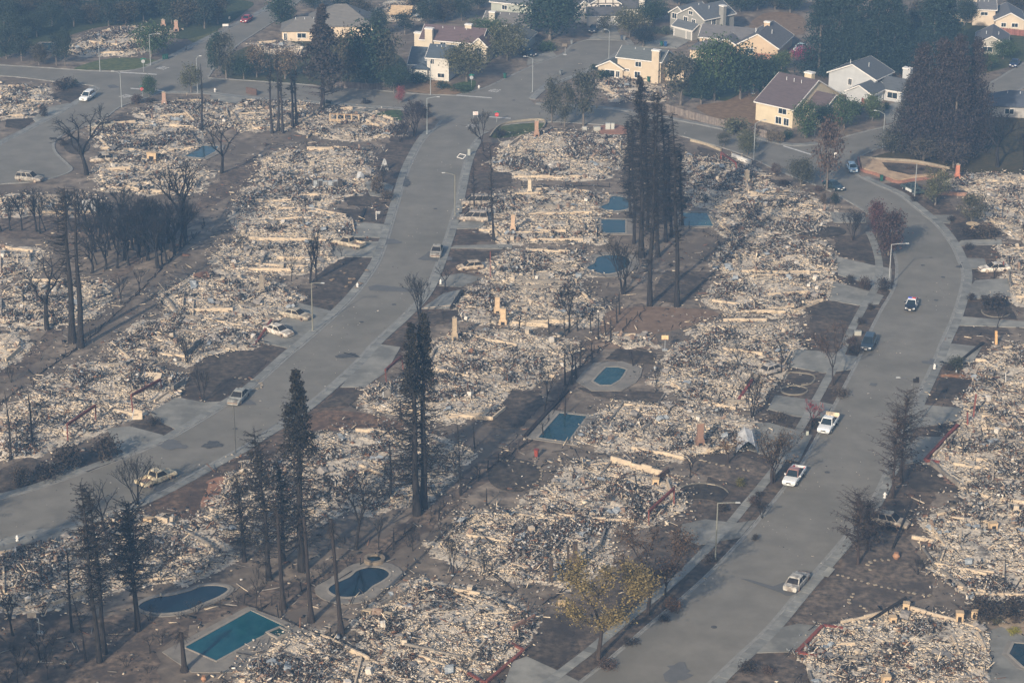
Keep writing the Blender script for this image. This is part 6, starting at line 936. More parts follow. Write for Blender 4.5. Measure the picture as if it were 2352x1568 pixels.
def vehicle(kind, c, front, label, col, burnt=False, cat=None, roofcol=None, doorcol=None, extra=None, name=None):
    sp = SPEC[kind]; b = G(*c); d = G(*front) - b; rz = math.atan2(d[1], d[0]); nm = name or {'pickup': 'pickup_truck', 'suv': 'estate_car', 'van': 'minivan', 'sedan': 'sedan', 'hatch': 'hatchback'}[kind]
    o = root(('burnt_' if burnt else '') + nm, label, cat or ('pickup' if kind == 'pickup' else 'van' if kind == 'van' else 'car'), (b[0], b[1], .075), rz, 'burnt-out cars' if burnt else 'intact vehicles'); o.scale = (1.24,) * 3 if burnt else (1.17,) * 3
    pm = M['burnt_paint'] if burnt else M['paint']; gm = M['void'] if burnt else M['glass']; dz = -.12 if burnt else 0
    mb = MB(); v, f = ringbody(sp['st']); mb.add(v, f)
    if kind == 'pickup':
        mb.box((-1.72, 0, .62), (1.96, 1.74, .12)); mb.box((-1.70, .90, .80), (1.96, .1, .48)); mb.box((-1.70, -.90, .80), (1.96, .1, .48)); mb.box((-.80, 0, .82), (.06, 1.69, .46))
    body = mb.obj('body', pm, o, col); body.location[2] = dz
    (xr, zr_), (xf, zf), (tr, tz), (tf, tz2) = sp['cab']; hb = sp['W'] * .45; ht = sp['W'] * .345
    B = [(xr, hb, zr_ - .04), (xf, hb, zf - .04), (xf, -hb, zf - .04), (xr, -hb, zr_ - .04)]; T = [(tr, ht, tz), (tf, ht, tz2), (tf, -ht, tz2), (tr, -ht, tz)]; Tm = [(tr + .08, ht * .8, tz + .05), (tf - .1, ht * .8, tz + .05), (tf - .1, -ht * .8, tz + .05), (tr + .08, -ht * .8, tz + .05)]
    mb = MB(); mb.add(B + T + Tm, [[0, 3, 7, 4], [1, 0, 4, 5], [2, 1, 5, 6], [3, 2, 6, 7], [4, 7, 11, 8], [5, 4, 8, 9], [6, 5, 9, 10], [7, 6, 10, 11], [8, 11, 10, 9]])
    rf = mb.obj('roof', pm, o, roofcol or col); rf.location[2] = dz
    def quad(nm_, P4, ins=(.08, .1, .14), push=.015):
        P4 = [Vector(p) for p in P4]; n_ = (P4[1] - P4[0]).cross(P4[3] - P4[0]).normalized(); ctr = sum(P4, Vector()) / 4
        if n_.dot(ctr - Vector((0, 0, 1.0))) < 0: n_ = -n_
        def pt(u, w): return P4[0] * (1 - u) * (1 - w) + P4[1] * u * (1 - w) + P4[2] * u * w + P4[3] * (1 - u) * w + n_ * push
        m_ = MB(); m_.add([pt(ins[0], ins[1]), pt(1 - ins[0], ins[1]), pt(1 - ins[0], 1 - ins[2]), pt(ins[0], 1 - ins[2])], [[0, 1, 2, 3]]); w_ = m_.obj(nm_, gm, o); w_.location[2] = dz; return w_
    quad('windscreen', (B[2], B[1], T[1], T[2]), (.03, .03, .03) if burnt else (.05, .06, .06)); quad('rear_window', (B[0], B[3], T[3], T[0]), (.08, .12, .1))
    L3 = lambda a_, b_, t: tuple(np.array(a_) * (1 - t) + np.array(b_) * t); nwin = 1 if kind == 'pickup' else 3 if kind in ('van', 'suv') else 2
    for i in range(nwin):
        t0, t1 = i / nwin, (i + 1) / nwin
        quad('side_window', (L3(B[0], B[1], t0), L3(B[0], B[1], t1), L3(T[0], T[1], t1), L3(T[0], T[1], t0)), (.04, .05, .05) if burnt else (.06, .12, .1)); quad('side_window', (L3(B[3], B[2], t0), L3(B[3], B[2], t1), L3(T[3], T[2], t1), L3(T[3], T[2], t0)), (.06, .12, .1))
    wr = .30 if burnt else .34; wm = {'sedan': (-1.42, 1.48), 'suv': (-1.4, 1.42), 'van': (-1.45, 1.55), 'pickup': (-1.75, 1.75), 'hatch': (-1.2, 1.25)}[kind]
    for x in wm:
        for s_ in (1, -1):
            y = s_ * sp['W'] * .475; mb = MB(); mb.cyl((x, y - s_ * .22, wr), (x, y + s_ * .035, wr), wr, n=12); w_ = mb.obj('wheel', M['rusty'] if burnt else M['tyre'], o)
            mb = MB(); mb.cyl((x, y + s_ * .03, wr), (x, y + s_ * .05, wr), wr * .62, n=10); mb.obj('rim', M['stone'] if burnt and random.random() < .4 else M['void'] if burnt else M['rim'], w_)
    xf_ = sp['st'][-1][0]; xr_ = sp['st'][0][0] if kind != 'pickup' else -2.7; hw = sp['W'] * .5
    if not burnt:
        for s_ in (1, -1):
            mb = MB(); mb.box((xf_ - .10, s_ * hw * .62, .70), (.2, hw * .38, .15)); mb.obj('headlight', M['lamp_white'], o); mb = MB(); mb.box((xr_ + .06, s_ * hw * .72, .82), (.14, hw * .24, .2)); mb.obj('tail_light', M['sign_red'], o)
            mb = MB(); mb.box((xf + -.55, s_ * (hw + .06), 1.02), (.12, .2, .14)); mb.obj('wing_mirror', pm, o, col)
        mb = MB(); mb.box((xf_ + .02, 0, .46), (.12, hw * 1.5, .18)); mb.obj('bumper', M['galv'] if kind == 'pickup' else pm, o, col if kind != 'pickup' else (1.2, 1.2, 1.2)); mb = MB(); mb.box((xf_ + .01, 0, .66), (.06, hw * .7, .14)); mb.obj('grille', M['void'], o); mb = MB(); mb.box((xf_ + .09, 0, .5), (.02, .36, .16)); mb.obj('number_plate', M['white'], o)
    else:
        mb = MB(); mb.box((xf_ + .01, 0, .50), (.08, hw * 1.45, .16)); mb.obj('bumper', M['rusty'], o); mb = MB(); mb.box((xf_ - .9, 0, sp['st'][-3][1] + .02 + dz), (.9, hw * 1.3, .04), None); mb.obj('bonnet', pm, o, tuple(q * .8 for q in col))
    if doorcol:
        for s_ in (1, -1):
            for x0 in (-.75, .25):
                mb = MB(); mb.box((x0 + .05, s_ * (hw * .99), .62), (.94, .03, .52)); mb.obj('door', pm, o, doorcol)
    if kind == 'pickup':
        mb = MB(); mb.box((-2.71, 0, .82 + dz), (.08, 1.80, .46)); mb.obj('tailgate', pm, o, col); mb = MB(); mb.box((-1.76, 0, .69 + dz), (1.8, 1.62, .012)); mb.obj('bed_floor', M['void'] if extra != 'pale' else M['rusty'], o)
    return o
BW = (1, 1, 1); WH = (.74, .74, .72)
pc = vehicle('sedan', (2093, 707), (2088, 722), 'black and white police car driving down the right-hand street', (.012, .013, .017), cat='police car', roofcol=(.78, .78, .78), doorcol=(.78, .78, .78), name='police_car')
for s_, c_ in ((.32, (.5, .03, .03)), (-.32, (.03, .06, .45))):
    mb = MB(); mb.box((-.35, s_, 1.56), (.26, .56, .13)); mb.obj('light_bar', M['plastic'], pc, c_)
mb = MB(); mb.beam((2.55, -.5, .3), (2.55, -.5, .85), .07); mb.beam((2.55, .5, .3), (2.55, .5, .85), .07); mb.beam((2.55, -.5, .8), (2.55, .5, .8), .07); mb.obj('push_bar', M['tyre'], pc)
vehicle('suv', (1994, 797), (1984, 818), 'dark blue-grey SUV parked at the left kerb of the right-hand street', (.035, .05, .065), name='suv')
w1 = vehicle('pickup', (1901, 984), (1888, 1003), 'older white pickup with a raised cream tailgate board at the kerb', WH); mb = MB(); mb.box((-2.60, 0, 1.12), (.10, 1.9, .62)); mb.obj('tail_board', M['stone'], w1, (1.6, 1.55, 1.4))
vehicle('pickup', (1823, 1103), (1808, 1124), 'newer white pickup with a red-scorched roof at the left kerb', WH, roofcol=(.30, .16, .14))
vehicle('sedan', (1830, 1343), (1848, 1322), 'burnt-out pale sedan at the right kerb in the near foreground', (1.2, 1.24, 1.26), True)
vehicle('suv', (2042, 1206), (2072, 1212), 'burnt-out estate car on the driveway behind the fine-twigged tree', (1.25, 1.15, 1), True); vehicle('sedan', (548, 919), (536, 932), 'burnt-out sedan stopped at the left kerb of the middle street', (1.0, 1.08, 1.1), True); vehicle('pickup', (360, 1107), (385, 1097), 'burnt-out yellowish pickup on the near left street', (1.9, 1.75, 1.35), True, extra='pale')
vehicle('suv', (201, 229), (187, 238), 'white estate car parked on the far left street', WH); vehicle('suv', (68, 416), (90, 418), 'burnt-out estate car at the left street bulb', (1.0, 1.0, .98), True); vehicle('sedan', (233, 294), (216, 296), 'burnt-out car behind the weeping bare tree', (1.1, 1.1, 1), True); vehicle('sedan', (238, 371), (220, 372), 'burnt-out car beside the crumpled white gutter', (1.4, 1.3, 1.15), True)
vehicle('pickup', (801, 566), (772, 560), 'burnt-out tan pickup on a driveway of the middle street', (1.35, 1.25, 1.05), True, extra='pale'); vehicle('sedan', (681, 730), (700, 734), 'burnt-out car with raised bonnet on a driveway', (1.2, 1.15, 1.0), True); vehicle('sedan', (640, 767), (662, 774), 'burnt-out sedan with white door panels by the sloping beam', (1.75, 1.75, 1.7), True, doorcol=(2.0, 2.0, 2.0))
vehicle('sedan', (1003, 584), (998, 600), 'burnt-out sedan standing in the middle street', (1.05, 1.07, 1.04), True); vehicle('hatch', (1079, 619), (1060, 621), 'burnt-out tan hatchback on a driveway beside a red post', (1.35, 1.2, 1.0), True); vehicle('van', (1089, 507), (1066, 506), 'burnt-out minivan nearest the slim lamp, on its driveway', (1.1, 1.05, 1), True); vehicle('van', (1093, 470), (1070, 470), 'burnt-out minivan half buried in debris, above the other minivan', (.95, .9, .85), True)
vehicle('hatch', (1957, 393), (1962, 402), 'pale blue car parked at the raised corner bed', (.25, .36, .46)); vehicle('sedan', (1914, 434), (1932, 442), 'dark green sedan parked under the scorched tree', (.02, .035, .04)); vehicle('pickup', (2095, 442), (2083, 436), 'dark truck with a white side on the right driveway', (.05, .07, .07), doorcol=(.6, .6, .58)); vehicle('sedan', (567, 50), (558, 56), 'red car parked on the far left side street', (.30, .03, .04)); vehicle('sedan', (1363, 73), (1358, 80), 'dark car on the half-timbered house driveway', (.03, .032, .035)); vehicle('suv', (1212, 128), (1222, 132), 'black car on the driveway left of the cul-de-sac', (.025, .035, .04), name='suv')
vehicle('sedan', (2283, 623), (2265, 624), 'pale burnt car behind a bare tree at the right edge', (2.0, 2.0, 1.95), True); vehicle('sedan', (1838, 116), (1828, 122), 'pale teal car shape standing in for a boat trailer beside the tan gable house', (.30, .42, .42)); vehicle('sedan', (2330, 152), (2324, 160), 'dark blue car at the far right kerb', (.02, .03, .07)); vehicle('hatch', (1775, 855), (1790, 850), 'burnt car wreck behind the bare tree on the right ruin', (1.1, 1.1, 1.1), True)  # the teal sedan is a stand-in for a boat trailer
# ================================================================ STREET FURNITURE
def lamp(bx, by, tx, ty, ax, ay, label, col=(.78, .8, .8), head=True):
    b, lx, h = up(bx, by, tx, ty); h = min(max(h, 5), 9.6); o = root('street_lamp', label, 'street lamp', (b[0], b[1], 0), 0, 'street lamps'); mb = MB(); mb.cyl((0, 0, 0), (0, 0, .3), .2, .16, 8); mb.cyl((0, 0, .3), (0, 0, h), .12, .08, 8); mb.obj('pole', M['galv'], o, col)
    if ax is not None:
        _, l2, h2 = up(bx, by, ax, ay); l2 -= lx; rise = min(max(h2 - h, .1), .9); mb = MB(); P = [(l2 * t, -.15 * t, h - .05 + rise * math.sin(t * 1.4)) for t in (0, .35, .7, 1)]; mb.tube(P, [.07, .06, .055, .05], 6); mb.obj('arm', M['galv'], o, col)
        s_ = 1 if l2 > 0 else -1
        if head: mb = MB(); mb.box((l2 + s_ * .3, -.16, h + rise * .97), (.75, .3, .14), None, 0, .8); mb.obj('lamp_head', M['galv'], o, (1.1, 1.1, 1.08))
    return o
OLV = (.62, .58, .45); DKP = (.28, .27, .25)
for a_ in ((2041, 661, 2046, 561, 2078, 558, 'street lamp by the red-brown street trees', (.95, .95, .95)), (1643, 1287, 1647, 1154, 1688, 1152, 'nearest street lamp, beside the half-round bed', (.62, .6, .5)), (2090, 1000, 2098, 877, 2066, 865, 'scorched street lamp with a dark head box, behind the fine-twigged trees', DKP), (541, 1041, 537, 930, None, None, 'armless scorched lamp pole by the burnt sedan', DKP), (718, 760, 716, 650, 738, 650, 'scorched lamp below the boulder bed', OLV), (1045, 496, 1046, 402, 1023, 396, 'slim lamp beside the black corner lawn', OLV), (981, 309, 981, 226, 1004, 222, 'lamp at the purple-black bushy trees', (.8, .85, .85)), (989, 219, 990, 140, 983, 138, 'lamp in front of the white gable house'),
           (1223, 212, 1225, 135, 1209, 129, 'lamp at the mouth of the cul-de-sac'), (1398, 152, 1400, 72, 1393, 67, 'lamp behind the cream house on the cul-de-sac'), (1731, 368, 1733, 284, 1752, 275, 'lamp at the corner of the board fence'), (2027, 342, 2031, 262, 2012, 251, 'lamp before the white garage and dark hedge'), (280, 247, 277, 169, 263, 163, 'leaning-armed lamp beside the worn lettering'), (230, 165, 229, 98, None, None, 'armless pale pole at the green corner lawn'), (346, 151, 345, 80, 364, 77, 'lamp by the round green tree'), (454, 215, 454, 135, 461, 128, 'thin lamp beside the pale olive tree'), (2100, 461, 2104, 376, None, None, 'pale pole beside the dark truck')):
    lamp(*a_)
b = G(2098, 877); o = [q for q in COL.objects if q.get('label', '').startswith('scorched street lamp with')][0]; mb = MB(); mb.box((.35, 0, 9.55), (.9, .6, .5)); mb.box((.55, .1, 9.95), (.5, .4, .3)); mb.obj('control_box', M['void'], o)
mb = MB(); mb.cyl((0, 0, 0), (0, 0, .12), .19, n=8); mb.cyl((0, 0, .12), (0, 0, .55), .13, n=8); mb.cyl((0, 0, .55), (0, 0, .72), .16, .05, 8); HY = mb.mesh('barrel', M['white']); mb = MB(); mb.cyl((-.24, 0, .42), (.24, 0, .42), .07, n=6); mb.cyl((0, -.22, .40), (0, 0, .40), .08, n=6); HN = mb.mesh('nozzle', M['white'])
for x, y, lb in ((1100, 205, 'white hydrant at the cul-de-sac corner'), (494, 212, 'white hydrant by the single burnt pole trunk'), (821, 661, 'white hydrant by the boulder bed'), (1012, 653, 'tan hydrant near the burnt hatchback'), (2146, 848, 'white hydrant by the round dark shrub'), (2032, 1144, 'white hydrant below the fine-twigged trees'), (40, 1243, 'pale hydrant at the lower left street edge')):
    b = G(x, y); o = root('fire_hydrant', lb, 'hydrant', (b[0], b[1], .13), random.random(), 'fire hydrants'); link('barrel', HY, o); link('nozzle', HN, o); o.scale = (1.25,) * 3
def octa(r): return [(r * math.cos(R(22.5 + 45 * i)), r * math.sin(R(22.5 + 45 * i))) for i in range(8)]
def text_obj(s, size, parent, m, loc, rot):
    cu = bpy.data.curves.new('lettering', 'FONT'); cu.body = s; cu.size = size; cu.align_x = 'CENTER'; cu.align_y = 'CENTER'; cu.extrude = .003; cu.resolution_u = 2; t = bpy.data.objects.new('lettering', cu); COL.objects.link(t); cu.materials.append(m); bpy.context.view_layer.update(); me = bpy.data.meshes.new_from_object(t.evaluated_get(bpy.context.evaluated_depsgraph_get())); bpy.data.objects.remove(t); t = link('lettering', me, parent); t.location = loc; t.rotation_euler = rot; return t
def stop_sign(x, y, yt, rz, label, front=True, name_plate=True):
    b, _, h = up(x, y, x, yt); h = min(max(h, 2.6), 3.6); o = root('stop_sign', label, 'road sign', (b[0], b[1], 0), rz, 'stop signs with street name plates'); mb = MB(); mb.cyl((0, 0, 0), (0, 0, h), .045, n=6); mb.obj('post', M['galv'], o)
    P = octa(.48); zc = h - .75; s_ = -1 if front else 1; mb = MB(); mb.add([(px, s_ * .05, zc + py) for px, py in P] + [(px, s_ * .07, zc + py) for px, py in P], [list(range(8)), list(range(8, 16))] + [[i, (i + 1) % 8, 8 + (i + 1) % 8, 8 + i] for i in range(8)]); mb.obj('plate', M['sign_red'] if front else M['galv'], o, (1.3, 1.3, 1.3))
    if front: text_obj('STOP', .34, o, M['white'], (0, -.075, zc), (R(90), 0, 0))
    if name_plate: mb = MB(); mb.box((0, 0, h - .08), (1.25, .03, .2)); mb.box((0, 0, h + .14), (.03, 1.0, .2)); mb.obj('street_name_plate', M['sign_green'], o)
stop_sign(1141, 281, 258, .1, 'red stop sign with a green name plate at the top of the middle street'); stop_sign(330, 167, 124, .3, 'grey-backed stop sign with a green name plate on the green corner lawn', False); stop_sign(1083, 201, 172, .2, 'grey-backed stop sign at the cul-de-sac corner', False); stop_sign(327, 222, 198, -.3, 'red stop sign half hidden by a small dark green tree'); stop_sign(1871, 312, 290, .4, 'green street name plate at the tall scorched tree', False)
def board(x, y, yt, w, label, face, rz=0, legs=2, name='sign_board', cat='sign', txt=None):
    b, _, h = up(x, y, x, yt); h = min(max(h, .8), 3); o = root(name, label, cat, (b[0], b[1], 0), rz)
    for s_ in ((-1, 1) if legs == 2 else (0,)): mb = MB(); mb.box((s_ * w * .4, 0, h / 2), (.07, .07, h)); mb.obj('leg', M['galv'], o)
    mb = MB(); mb.box((0, -.05, h * .72), (w, .04, h * .5)); mb.obj('panel', face, o)
    if txt:
        for i, s_ in enumerate(txt): text_obj(s_, h * .17, o, M['sign_red'], (0, -.075, h * (.83 - .22 * i)), (R(90), 0, 0))
    return o
board(1092, 272, 256, 1.2, 'white and red road closure sign at the top of the middle street', M['white'], .1, txt=('ROAD', 'CLOSED')); board(518, 66, 55, 1.6, 'white board sign on posts beside the far left side street', M['white'], .2); board(527, 50, 38, .5, 'small white sign on a pole behind the white board', M['white'], 0, 1); board(1918, 372, 350, .6, 'white notice on a post at the tall scorched tree', M['white'], 0, 1)
b = G(864, 505); o = root('sign_post', 'white T-shaped sign post on the black lawn', 'sign post', (b[0], b[1], 0), .1); mb = MB(); mb.box((0, 0, .95), (.12, .12, 1.9)); mb.obj('post', M['white'], o); mb = MB(); mb.box((.45, 0, 1.75), (.85, .1, .1)); mb.obj('arm', M['white'], o); mb = MB(); mb.box((.5, 0, 1.45), (.6, .03, .35)); mb.obj('hanging_board', M['galv'], o)
for x, y, lb, w, h, c_ in ((1396, 298, 'left pale utility cabinet beside the red terrace', 1.1, 1.5, (1.2, 1.2, 1.1)), (1407, 298, 'right pale utility cabinet beside the red terrace', .8, 1.5, (1.2, 1.2, 1.1)), (1371, 300, 'low pale transformer box on the red terrace', 1.5, .9, (1.2, 1.15, 1.0)), (1343, 299, 'left low pale box beside the birch trunks', 1.1, .8, (1.1, 1.05, .95)), (1077, 358, 'pale utility pillar at the top of the middle street', .6, 1.5, (1.0, 1.0, .9)), (1970, 770, 'pale boulder-like box in the planting strip', 1.2, .8, (1.1, 1.05, .9)), (1854, 1000, 'small pale box beneath the young maple', .4, .7, (1.2, 1.2, 1.0))):
    b = G(x, y); o = root('utility_box', lb, 'utility box', (b[0], b[1], 0), random.uniform(-.2, .2)); mb = MB(); mb.box((0, 0, h / 2), (w, w * .6, h)); mb.obj('cabinet', M['galv'], o, c_); mb = MB(); mb.box((0, 0, h + .03), (w * 1.06, w * .66, .06)); mb.obj('lid', M['galv'], o, c_)
def bin_(x, y, label, col, tip=0):
    b = G(x, y); o = root('wheelie_bin', label, 'bin', (b[0], b[1], .1), random.uniform(0, 6.28), 'wheelie bins'); mb = MB(); mb.box((0, 0, .58), (.52, .56, 1.0), Matrix.Rotation(math.pi, 3, 'X'), 0, .8); mb.obj('tub', M['plastic'], o, col); mb = MB(); mb.box((0, .02, 1.1), (.64, .72, .08)); mb.obj('lid', M['plastic'], o, tuple(q * .85 for q in col))
    for s_ in (1, -1): mb = MB(); mb.cyl((s_ * .24, .28, .12), (s_ * .30, .28, .12), .12, n=8); mb.obj('wheel', M['tyre'], o)
    o.scale = (1.15,) * 3
    if tip: o.rotation_euler[0] = R(85); o.location[2] = .45
GRN = (.02, .10, .07); BLU = (.03, .10, .25); GRY = (.16, .17, .17)
for x, y, c_, lb in ((376, 138, GRN, 'left green bin at the side street kerb'), (383, 137, GRN, 'right green bin at the side street kerb'), (428, 117, (.05, .06, .07), 'dark bin further up the far side street'), (837, 239, (.02, .02, .02), 'black bin standing alone on the cross street'), (1160, 181, GRN, 'green bin beyond the round green tree'), (1428, 93, (.05, .07, .10), 'dark bin at the end of the cul-de-sac'), (1434, 94, GRY, 'grey bin at the end of the cul-de-sac'), (1520, 107, GRN, 'green bin beside the grey house driveway'), (1528, 108, BLU, 'blue bin beside the grey house driveway'), (1288, 174, GRY, 'grey bin on the cul-de-sac kerb'), (1313, 103, GRY, 'grey bin by the fallen hoop'), (2024, 417, GRN, 'green bin at the brick-edged corner bed'), (1490, 189, GRN, 'green bin against the cream house'), (1232, 1050, (.25, .05, .03), 'small rusty red drum at the blue pool corner')): bin_(x, y, lb, c_)
bin_(760, 240, 'fallen black bin by the dead pine', (.02, .02, .02), 1)
def hoop(x, y, yt, label, c_, arm=.9, rz=0):
    b, _, h = up(x, y, x, yt); h = min(max(h, 2.5), 3.6); o = root('basketball_hoop', label, 'basketball hoop', (b[0], b[1], 0), rz); mb = MB(); mb.tube([(0, 0, 0), (0, 0, h * .8), (-arm * .5, 0, h * .95)], [.06, .06, .05], 6); mb.box((0, .2, .1), (.9, .8, .2)); mb.obj('pole', M['galv'], o); mb = MB(); mb.box((-arm * .55, -.06, h), (1.2, .05, .8)); mb.obj('backboard', M['stone'], o, c_); mb = MB(); mb.tube([(-arm * .55 + .23 * math.cos(t), -.35 + .23 * math.sin(t), h - .25) for t in np.linspace(0, 6.3, 9)], [.02] * 9, 4); mb.obj('rim', M['redframe'], o)
hoop(1730, 216, 194, 'basketball hoop behind the board fence', (1.5, 1.45, 1.35), .3); hoop(1527, 805, 788, 'basketball hoop with a tan board among the debris', (1.6, 1.3, .95), .1); hoop(91, 1455, 1412, 'bent white basketball hoop at the lower left yard', (1.4, 1.4, 1.4), 1.6); hoop(1298, 127, 104, 'dark basketball hoop on the cul-de-sac kerb', (.4, .4, .4), .3)
b = G(1060, 366); o = root('fallen_frame', 'white metal frame lying on the street beside a burnt bush', 'frame', (b[0], b[1], .1), -.7); mb = MB()
for p0, p1 in (((-.9, -.5, .3), (.9, -.5, .3)), ((-.9, .5, .9), (.9, .5, .9)), ((-.9, -.5, .3), (-.9, .5, .9)), ((.9, -.5, .3), (.9, .5, .9))): mb.beam(p0, p1, .12)
mb.obj('frame', M['white'], o); mb = MB(); mb.beam((0, .5, .9), (0, 1.0, 0), .06); mb.obj('prop', M['galv'], o)
b = G(2233, 530); o = root('fountain', 'pale dry fountain with a wide bowl beside the olive-brown tree', 'fountain', (b[0], b[1], 0)); mb = MB(); mb.cyl((0, 0, 0), (0, 0, .5), .8, .6, 12); mb.cyl((0, 0, .5), (0, 0, 1.2), .2, .2, 8); mb.obj('pedestal', M['stone'], o, (1.2, 1.1, .9)); mb = MB(); mb.cyl((0, 0, 1.2), (0, 0, 1.5), .4, 1.4, 14); mb.obj('bowl', M['stone'], o, (1.2, 1.1, .9))
for x, y, lb, s_ in ((2058, 1283, 'round terracotta jar on the dark right-hand yard', .55), (468, 1563, 'yellow-orange pot beside the turquoise pool', .4), (2352, 1545, 'pot', .3)):
    if x < 2352: b = G(x, y); o = root('plant_pot', lb, 'pot', (b[0], b[1], 0)); mb = MB(); mb.cyl((0, 0, 0), (0, 0, s_ * .9), s_ * .5, s_, 10); mb.cyl((0, 0, s_ * .9), (0, 0, s_ * 1.7), s_, s_ * .55, 10); mb.obj('jar', M['brick'], o, (1.25, 1.15, .95)); mb = MB(); mb.cyl((0, 0, s_ * 1.7), (0, 0, s_ * 1.85), s_ * .62, n=10); mb.obj('lip', M['brick'], o, (1.1, 1.0, .85))
for i in range(15):
    x, y = [(800, 610), (812, 640), (835, 618), (795, 655), (770, 640), (825, 650), (788, 620), (815, 662)][i % 8]; x += random.gauss(0, 9); y += random.gauss(0, 6); b = G(x, y); s_ = random.uniform(.25, .6); mb = MB(); vs = [Vector((random.gauss(0, 1), random.gauss(0, 1), random.gauss(0, 1))).normalized() * s_ * random.uniform(.8, 1.1) for _ in range(14)]
    me = bpy.data.meshes.new('boulder'); import bmesh; bm = bmesh.new(); [bm.verts.new((v.x, v.y, abs(v.z) * .7)) for v in vs]; bmesh.ops.convex_hull(bm, input=bm.verts); bm.to_mesh(me); bm.free(); me.materials.append(M['stone']); link('boulder', me, None, (.42, .37, .33), label='tan boulder scattered on the burnt bed above the white hydrant', cat='boulder', group='boulders on the burnt bed', loc=(b[0], b[1], .05))
# ================================================================ POOLS
def pool(pts, label, wcol=(1, 1, 1), deck=1.3, smooth=True, spa=None, deckpts=None, m='coping', lvl=-.05):
    P = GP(pts); P = smooth_line(P, .6, True) if smooth else P; c = P.mean(0); P = P - c; ar = sum(P[i - 1][0] * P[i][1] - P[i][0] * P[i - 1][1] for i in range(len(P)))
    if ar < 0: P = P[::-1]
    o = root('swimming_pool', label, 'swimming pool', (c[0], c[1], .035), 0, 'swimming pools'); k = len(P)
    t = np.roll(P, -1, 0) - np.roll(P, 1, 0); t /= np.linalg.norm(t, axis=1, keepdims=True); nrm = np.stack([t[:, 1], -t[:, 0]], 1)
    def ring(w0, w1, z0, z1, nm, mm):
        A_ = P + nrm * w0; B_ = P + nrm * w1; v = [(x, y, z1) for x, y in A_] + [(x, y, z1) for x, y in B_] + [(x, y, z0) for x, y in A_] + [(x, y, z0) for x, y in B_]; f = []
        for i in range(k): j = (i + 1) % k; f += [[i, k + i, k + j, j], [2 * k + i, i, j, 2 * k + j], [k + i, 3 * k + i, 3 * k + j, k + j]]
        mb = MB(); mb.add(v, f); return mb.obj(nm, mm, o)
    ring(0, .38, -.0, .20, 'coping', M[m])
    if deckpts is None: ring(.38, .38 + deck, 0, .14, 'deck', M['deck'])
    else:
        D = GP(deckpts) - c; mb = MB(); mb.prism(D, 0, .11); mb.obj('deck', M['deck'], o)
    mb = MB(); mb.add([(x, y, .125) for x, y in P], [list(range(k))]); mb.obj('water', M['water'], o, wcol); return o
tq = pool([(425, 1488), (576, 1404), (668, 1447), (655, 1452), (637, 1444), (590, 1468), (497, 1519)], 'turquoise rectangular pool at the bottom left', (.30, 1.65, 1.9), smooth=False, deckpts=[(372, 1498), (572, 1392), (712, 1450), (690, 1470), (560, 1545), (440, 1545)])
pool([(318, 1394), (350, 1376), (400, 1368), (438, 1358), (465, 1348), (500, 1347), (524, 1354), (505, 1370), (463, 1388), (425, 1404), (375, 1410), (338, 1406)], 'navy kidney-shaped pool behind the lower left conifers', (.4, .55, .75), .5); pn = pool([(755, 1354), (768, 1343), (805, 1326), (820, 1313), (840, 1306), (868, 1305), (888, 1312), (893, 1323), (877, 1336), (855, 1348), (838, 1363), (812, 1372), (783, 1372), (762, 1364)], 'dark peanut-shaped pool between the burnt palms', (.4, .5, .65), 1.6)
pool([(1236, 1007), (1286, 950), (1348, 957), (1303, 1017)], 'blue rectangular pool left of the bent garage door ruin', (.7, 1.1, 1.2), 1.5, False); pool([(1363, 877), (1376, 862), (1393, 845), (1420, 845), (1438, 850), (1432, 862), (1423, 874), (1403, 886), (1378, 886)], 'blue octagonal pool on a stone terrace', (.8, 1.3, 1.3), 2.6, False); pool([(1348, 617), (1366, 606), (1371, 594), (1391, 588), (1425, 588), (1443, 596), (1445, 610), (1425, 624), (1395, 631), (1370, 627)], 'curved dark blue pool behind the vase-shaped bare tree', (.7, 1.0, 1.15), 1.4)
pool([(1381, 505), (1436, 506), (1436, 537), (1381, 538)], 'square dark pool left of the burnt redwood clump', (.9, 1.0, 1.0), 1.3, False); pool([(1376, 477), (1398, 468), (1401, 455), (1416, 452), (1441, 458), (1446, 472), (1440, 482), (1413, 486), (1390, 483)], 'free-form dark pool above the square pool', (.9, 1.1, 1.1), 1.0); pool([(1566, 490), (1623, 490), (1638, 521), (1568, 521)], 'green-blue pool right of the burnt redwood clump', (1.3, 1.8, 1.6), 1.2, False); pool([(425, 361), (468, 336), (502, 337), (494, 350), (466, 365)], 'small pale blue pool behind a forked bare tree', (1.6, 1.5, 1.6), 1.2, False); pool([(75, 115), (100, 99), (124, 100), (112, 119)], 'far pale blue pool under the left wood', (1.6, 1.7, 1.7), .9, False); pool([(2318, 1503), (2330, 1478), (2352, 1480), (2390, 1500), (2380, 1550), (2350, 1532)], 'dark angular pool cut off by the right edge', (.8, .7, .7), .6, False)
b = G(860, 1290); o = root('spa', 'round raised stone spa behind the peanut-shaped pool', 'spa', (b[0], b[1], 0))
def annulus(r0, r1, z0, z1, n=28):
    mb = MB(); v = []
    for r_, z_ in ((r0, z1), (r1, z1), (r1, z0), (r0, z0)): v += [(r_ * math.cos(6.2832 * i / n), r_ * math.sin(6.2832 * i / n), z_) for i in range(n)]
    mb.add(v, [[a_ * n + i, ((a_ + 1) % 4) * n + i, ((a_ + 1) % 4) * n + (i + 1) % n, a_ * n + (i + 1) % n] for a_ in range(4) for i in range(n)]); return mb
annulus(1.05, 1.55, 0, .7).obj('wall', M['stone'], o, (.48, .46, .44)); mb = MB(); mb.cyl((0, 0, .30), (0, 0, .42), 1.05, n=24); mb.obj('water', M['water'], o, (.6, .6, .6))
